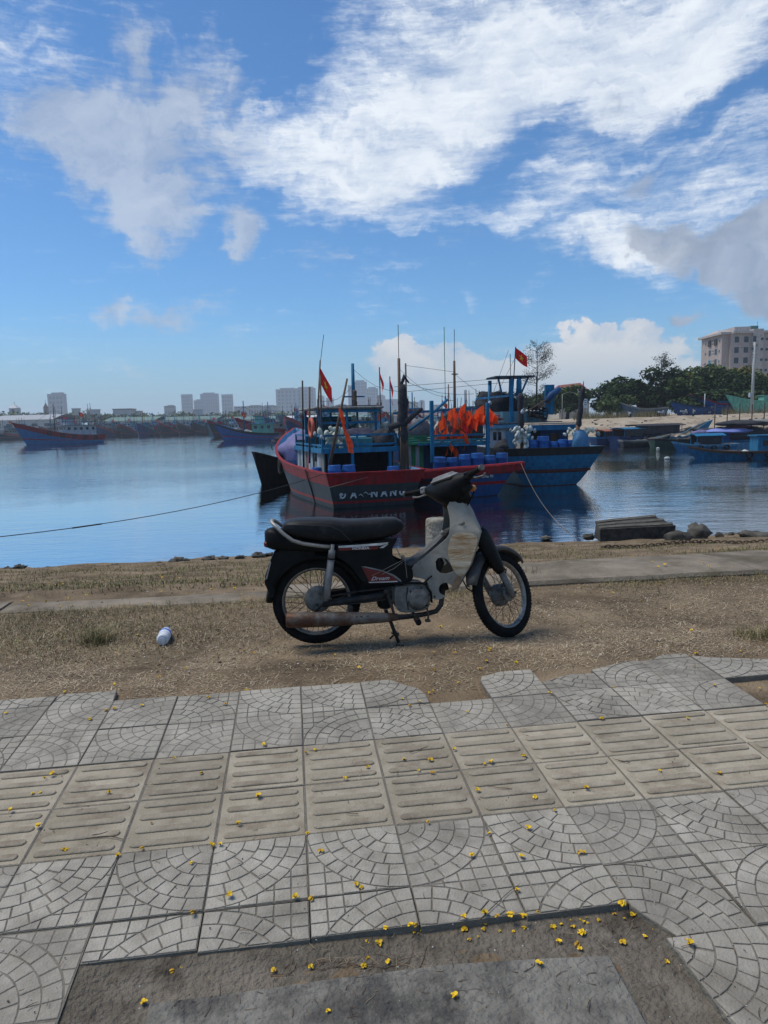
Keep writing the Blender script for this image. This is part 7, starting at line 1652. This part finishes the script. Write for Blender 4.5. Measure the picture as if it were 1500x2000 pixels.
# utility pole with a lamp arm
def pole():
    Y = 93; b = at(1468, 806, Y); t = at(1473, 668, Y); R = thing('utility_pole', 'pale concrete utility pole with a lamp arm at the right', 'pole', (b.x, Y, land_z(b.x, Y) - .1)); h = t.z - R.location.z
    c = mat('pole_concrete', (.36, .36, .34), (.45, .45, .43), rough=.85, rnd=0)
    tb(R, 'pole_shaft', c, [(0, 0, 0), (0, 0, h)], [.22, .13], 10); tb(R, 'lamp_arm', GREYW, [(0, 0, h - .8), (-.7, 0, h - .62), (-1.5, 0, h - .6)], .04, 6); bx(R, 'lamp_head', GREYW, (-1.7, 0, h - .62), (.5, .18, .1), .03); bx(R, 'meter_box', WHITE, (-.3, -.1, h * .27), (.4, .3, .6), .02)
    for z in (h - .5, h - 1.0, h - 1.6): bx(R, 'cross_arm', GREYW, (0, 0, z), (.9, .08, .08))
    for q, z in enumerate((h - .5, h - 1.0)): tb(R, 'insulator', DARK, [(.3 * (-1) ** q, 0, z), (.3 * (-1) ** q, 0, z + .25)], .05, 6)
pole()
def sign():
    Y = 104; b = at(1143, 800, Y); R = thing('sign_board', 'white upright sign board on the crest beside the evergreen', 'sign', (b.x, Y, land_z(b.x, Y))); z0, z1 = at(1143, 797, Y).z - R.location.z, at(1143, 779, Y).z - R.location.z
    bx(R, 'board', paint('sign_white', (.55, .57, .58)), (0, 0, (z0 + z1) / 2), (.62, .06, z1 - z0)); tb(R, 'post', GREYW, [(0, .06, 0), (0, .06, z1)], .05, 6)
    for q in range(3): bx(R, 'mark', NAVY, (0, -.035, z1 - .25 - .3 * q), (.3, .01, .12))
sign()
def lamp_post():
    Y = 100; b = at(1098, 812, Y); t = at(1098, 770, Y); R = thing('lamp_post', 'slim grey lamp post by the evergreen behind the black-topped boat', 'lamp post', (b.x, Y, b.z)); tb(R, 'post', GREYW, [(0, 0, -.5), (0, 0, t.z - b.z)], [.1, .06], 7); tb(R, 'arm', GREYW, [(0, 0, t.z - b.z), (1.0, 0, t.z - b.z + .3), (1.8, 0, t.z - b.z + .1)], .04, 5)
lamp_post()

# ------------------------------------------------------------------ buildings
def box_part(R, name, m, x0, x1, y0, y1, z0, z1): return bx(R, name, m, ((x0 + x1) / 2, (y0 + y1) / 2, (z0 + z1) / 2), (x1 - x0, y1 - y0, z1 - z0))
def apartment():
    Y = 235; k = Y / F; b = at(1414, 715, Y); zt = at(1414, 652, Y).z; R = thing('apartment_block', 'pinkish apartment block with flat eaves and rooftop tower at the right', 'building', (b.x, Y, -.4), 0)
    zt -= R.location.z; pk = paint('pink_render', (.40, .325, .285), dirt=None); pk2 = paint('pale_render', (.44, .385, .345), dirt=None); tr = paint('eave_render', (.42, .38, .35), dirt=None); wf = paint('window_frame', (.36, .37, .38), dirt=None)
    x = lambda px: (px - 1414) * k; D = 17
    box_part(R, 'wall', pk, 0, x(1428), 2, D, 0, zt); box_part(R, 'wall', pk, x(1428), x(1468), .8, D, 0, zt + .1); box_part(R, 'stair_tower', pk2, x(1468), x(1488), 0, D, 0, zt + 1.4); box_part(R, 'wall', pk, x(1488), x(1640), .8, D, 0, zt + .1)
    box_part(R, 'eave', tr, -1.0, x(1429), .9, D + 1, zt, zt + .7); box_part(R, 'eave', tr, x(1429), x(1468), -.3, D + 1, zt + .1, zt + .8); box_part(R, 'eave', tr, x(1488), x(1640), -.3, D + 1, zt + .1, zt + .8)
    mb = MB(); mb.add([(-.6, 3, zt + .7), (x(1440), 3, zt + .7), (x(1440), 9, zt + 2.2), (1.5, 9, zt + 2.2), (-.6, D, zt + .7), (x(1440), D, zt + .7)], [(0, 1, 2, 3), (3, 2, 5, 4), (1, 5, 2), (4, 0, 3)]); mb.build('low_roof', pk2, R)
    box_part(R, 'roof_house', pk2, x(1440), x(1472), 3, 14, zt + .6, at(1445, 636, Y).z - R.location.z); box_part(R, 'roof_house', paint('green_render', (.07, .17, .14), dirt=None), x(1472), x(1486), 3, 14, zt + 1.2, at(1471, 634, Y).z - R.location.z); tb(R, 'antenna', DARK, [(x(1493), 6, zt), (x(1493), 6, zt + 4.5)], .06, 4)
    fl = 19.6 * k
    for f in range(4):
        zc = zt - 1.9 - f * fl
        for px, w, y in ((1439, 1.5, .77), (1457, 1.5, .77), (1470.5, 1.1, -.03), (1485, .8, -.03), (1497, .9, .77), (1509, 1.5, .77)):
            wi = bx(R, 'window', wf, (x(px), y, zc), (w + .25, .08, (1.9 if w > 1 else .8) + .25)); bx(wi, 'pane', GLASS, (x(px), y - .05, zc), (w, .05, 1.9 if w > 1 else .8))
        for yy, w in ((3.6, .6), (6.0, 1.6), (10.4, 1.6), (13.6, .6)):
            hh = 1.9 if w > 1 else .8; wi = bx(R, 'window', wf, (-.03, yy, zc), (.08, w + .25, hh + .25)); bx(wi, 'pane', TEAL if (f == 2 and yy == 10.4) else GLASS, (-.08, yy, zc), (.05, w, hh))
        for yy in (7.7, 8.7):
            for dz in (-.5, .5): bx(R, 'vent', GLASS, (-.03, yy, zc + dz), (.06, .35, .45))
        if f == 0:
            for yy in (6.0, 10.4): bx(R, 'laundry', NET, (-.35, yy, zc - .2), (.2, 1.9, 2.1), .05)
apartment()
def house():
    Y = 140; k = Y / F; b = at(1090, 800, Y); R = thing('house', 'cream house with a red tiled gable roof behind the evergreen', 'house', (b.x, Y, -.2)); x = lambda px: (px - 1090) * k; z = lambda py, px=1120: at(px, py, Y).z + .2
    cr = paint('cream_render', (.45, .42, .36), dirt=None); rt = paint('red_roof_tile', (.23, .075, .055), dirt=None)
    box_part(R, 'wall', cr, x(1092), x(1150), 0, 10, 0, z(768)); mb = MB(); mb.add([(x(1088), -.6, z(768)), (x(1154), -.6, z(768)), (x(1143), 4, z(746)), (x(1100), 4, z(750)), (x(1088), 11, z(768)), (x(1154), 11, z(768))], [(0, 1, 2, 3), (3, 2, 5, 4), (1, 5, 2), (4, 0, 3)]); mb.build('roof', rt, R)
    mb = MB(); mb.add([(x(1112), -.8, z(770)), (x(1136), -.8, z(770)), (x(1124), -.8, z(756)), (x(1124), 4, z(756)), (x(1112), 4, z(770)), (x(1136), 4, z(770))], [(0, 1, 2), (0, 2, 3, 4), (1, 5, 3, 2)], 0); mb.build('gable', cr, R)
    for px in (1104, 1124, 1142): bx(R, 'window', GLASS, (x(px), -.03, z(780)), (1.2, .06, 1.4))
house()
TOWC = {}
def tower(label, px0, px1, ytop, Y, c, seed, ybase=815, crown=True, fins=6, group=None, name='tower_block'):
    """distant high-rise: glass core, floor bands and upright piers"""
    a, b = at(px0, ytop, Y), at(px1, ytop, Y); w = b.x - a.x; h = a.z + .4; R = thing(name, label, 'building', ((a.x + b.x) / 2, Y, -.4), 0, group); r = random.Random(seed); d = w * .45
    m = mat('tower_render_%d' % seed, c, rough=.8, bump=0, scale=.02, var=.06, rnd=.03); g = mat('tower_glass', (.10, .125, .155), (.16, .185, .215), rough=.35, bump=0, scale=.03, rnd=.05)
    bx(R, 'core', g, (0, d / 2, h * .485), (w * .97, d * .97, h * .97))
    for q in range(fins + 1): x = -w / 2 + w * q / fins; bx(R, 'pier', m, (x * .985, d / 2, h * .49), (w * (.07 if q % 2 else .11), d * 1.01, h * .98))
    nb = max(3, int(h / 9))
    for q in range(nb): bx(R, 'floor_band', m, (0, d / 2, h * (q + .5) / nb), (w * .985, d * .99, h / nb * .38))
    if crown: bx(R, 'crown', m, (w * r.uniform(-.1, .1), d / 2, h * .985), (w * r.uniform(.55, .8), d * .7, h * .06)); 
    bx(R, 'parapet', m, (0, d / 2, h * .965), (w * 1.01, d * 1.01, h * .02)); return R
C1, C2, C3, C4 = (.30, .29, .30), (.33, .33, .34), (.24, .27, .31), (.42, .41, .39)
for q, (a, b, yt, Y, c, lab) in enumerate(((93, 122, 768, 1500, C1, 'lone slab tower at the far left above the blue boat'), (354, 373, 769, 1900, C1, 'leftmost tower of the middle cluster, narrow top'), (379, 398, 781, 1850, C3, 'shorter tower of the middle cluster, second from its left'), (392, 423, 768, 1950, C1, 'wide tall tower in the middle cluster'), (433, 452, 769, 1900, C1, 'tower standing alone right of the middle cluster'), (540, 578, 759, 1800, C2, 'left one of the big pair of towers left of the flagpole'), (575, 613, 757, 1850, C2, 'right one of the big pair of towers left of the flagpole'), (680, 693, 751, 2100, C3, 'left tower behind the blue mast'), (693, 715, 744, 2150, C3, 'tallest tower behind the blue mast'), (715, 738, 757, 2000, C2, 'broad tower right of the blue mast'), (752, 776, 779, 2200, C3, 'small distant tower under the red flags'), (795, 817, 785, 1200, C4, 'beige block seen right of the wrapped post'), (819, 829, 782, 2200, C3, 'slim distant tower right of the beige block'), (637, 651, 776, 2200, C3, 'small distant tower right of the flagpole'), (622, 633, 773, 2300, C3, 'thin distant tower just right of the flagpole'), (321, 340, 792, 900, C4, 'square beige block left of the middle cluster'), (458, 482, 793, 1000, C4, 'left white apartment slab below the flags'), (484, 511, 792, 1000, C4, 'second white apartment slab below the flags'), (514, 541, 792, 1000, C4, 'third white apartment slab beside the big pair'), (377, 394, 799, 900, C3, 'low grey block in front of the middle cluster'), (656, 676, 790, 1600, C3, 'low distant block left of the blue mast'), (738, 752, 772, 2300, C3, 'thin block right of the broad tower'), (840, 862, 790, 1300, C4, 'low beige block behind the tall blue post'))):
    tower(lab, a, b, yt, Y, c, q, fins=4 + q % 4, crown=q % 3 != 1)
def low_building(label, px0, px1, ytop, Y, m, roofm, roof='flat', name='building', wins=5):
    a, b = at(px0, ytop, Y), at(px1, ytop, Y); w = b.x - a.x; h = a.z + .4; R = thing(name, label, 'building', ((a.x + b.x) / 2, Y, -.4)); d = min(w, 40)
    e = h if roof == 'flat' else h * .72
    box_part(R, 'wall', m, -w / 2, w / 2, 0, d, 0, e)
    if roof == 'flat': box_part(R, 'roof', roofm, -w / 2 - .3, w / 2 + .3, -.3, d + .3, e, e + .5)
    else:
        mb = MB(); n = 10; prof = []
        for q in range(n + 1): t = q / n; prof.append((-.6 + (d + 1.2) * t, e + (h - e) * (math.sin(math.pi * t) if roof == 'vault' else 1 - abs(2 * t - 1))))
        mb.loft([[(-w / 2 - .5, y, z) for y, z in prof], [(w / 2 + .5, y, z) for y, z in prof]], 0, False, False, False); mb.build('roof', roofm, R)
        mb = MB(); mb.add([(-w / 2, y, z - .1) for y, z in prof], [list(range(n + 1))]); mb.build('gable', m, R)
    for q in range(wins): bx(R, 'window', GLASS, (-w / 2 + w * (q + .5) / wins, -.05, e * .62), (w / wins * .45, .1, e * .22))
    return R
wl = paint('pale_wall', (.46, .45, .43), dirt=None); gr = paint('faded_green_roof', (.13, .20, .16), dirt=None); wr = paint('white_roof', (.55, .56, .56), dirt=None); rr_ = paint('brown_roof', (.17, .11, .085), dirt=None)
for args in (('long white-roofed warehouse behind the boats at the far left', -20, 103, 811, 420, wl, paint('pale_grey_roof', (.36, .37, .37), dirt=None), 'vault'), ('pale three-storey building in the gap left of the far row', 220, 254, 800, 480, wl, rr_, 'flat'), ('low grey building beside the pale three-storey one', 257, 273, 804, 490, wl, wl, 'flat'), ('green-roofed shed behind the far row, left part', 200, 300, 815, 380, wl, gr, 'gable'), ('green-roofed shed behind the far row, middle part', 300, 420, 814, 390, wl, gr, 'gable'), ('green-roofed shed behind the far row, right part', 420, 540, 814, 395, wl, gr, 'gable'), ('low shed under the big pair of towers', 540, 640, 812, 400, wl, wr, 'gable'), ('low shed behind the grey boat roof', 640, 760, 810, 410, wl, gr, 'gable'), ('low pale building behind the second boat', 770, 900, 806, 420, wl, rr_, 'gable'), ('pale building with stepped top left of the far row', 176, 190, 801, 470, wl, wl, 'flat'), ('white house seen over the blue left-hand boat', 140, 152, 799, 470, wl, wl, 'flat')): low_building(*args)
def spire(label, px, yt, yb, wpx, Y, m, cap, name='church_tower'):
    k = Y / F; t = at(px, yt, Y); b = at(px, yb, Y); R = thing(name, label, 'church', (t.x, Y, -.4)); hb = b.z + .4; ht = t.z + .4; w = wpx * k
    zb = hb + (ht - hb) * .45; box_part(R, 'tower_shaft', m, -w / 2, w / 2, 0, w, 0, zb)
    mb = MB(); mb.add([(-w * .55, -w * .05, zb), (w * .55, -w * .05, zb), (w * .55, w * 1.05, zb), (-w * .55, w * 1.05, zb), (0, w / 2, ht)], [(0, 1, 4), (1, 2, 4), (2, 3, 4), (3, 0, 4)]); mb.build('spire', cap, R); tb(R, 'finial', DARK, [(0, w / 2, ht - .5), (0, w / 2, ht + 2)], .15, 4); bx(R, 'opening', GLASS, (0, -.05, zb * .85), (w * .3, .1, w * .7))
spire('brown church spire left of the lone slab tower', 87, 786, 806, 7, 600, paint('tan_stone', (.30, .24, .18), dirt=None), paint('dark_spire', (.13, .10, .08), dirt=None))
spire('white domed building at the far left', 24, 789, 804, 15, 560, wl, wr, 'domed_building'); spire('left finger of the pale twin monument', 170, 794, 812, 4, 480, paint('pale_stone', (.38, .34, .28), dirt=None), paint('pale_stone', (.38, .34, .28)), 'monument'); spire('right finger of the pale twin monument', 175, 793, 812, 4, 480, paint('pale_stone', (.38, .34, .28)), paint('pale_stone', (.38, .34, .28)), 'monument')
def far_trees():
    r = np.random.default_rng(9); lobes = []
    for q in range(120):
        px = r.uniform(-60, 960); Y = r.uniform(430, 640); P = at(px, 815 + r.uniform(-3, 3), Y); lobes.append((P.x, Y, max(P.z - 1, 1), r.uniform(5, 12), r.uniform(4, 8), r.uniform(2.5, 5.5)))
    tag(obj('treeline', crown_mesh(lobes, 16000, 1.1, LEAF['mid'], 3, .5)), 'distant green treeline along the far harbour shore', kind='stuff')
far_trees()

# ------------------------------------------------------------------ the hazy air over the harbour
def haze():
    m = bpy.data.materials.new('hazy_air'); m.use_nodes = True; N = m.node_tree.nodes; N.clear(); out = N.new('ShaderNodeOutputMaterial'); v = N.new('ShaderNodeVolumePrincipled')
    v.inputs['Color'].default_value = (.82, .90, 1, 1); v.inputs['Density'].default_value = .00026; v.inputs['Anisotropy'].default_value = .1
    m.node_tree.links.new(v.outputs[0], out.inputs['Volume'])
    mb = MB(); mb.box((0, 2030, 58), (9800, 4300, 126)); o = mb.build('haze', m); tag(o, 'thin bluish haze over the harbour and the distant town', kind='stuff')
haze()
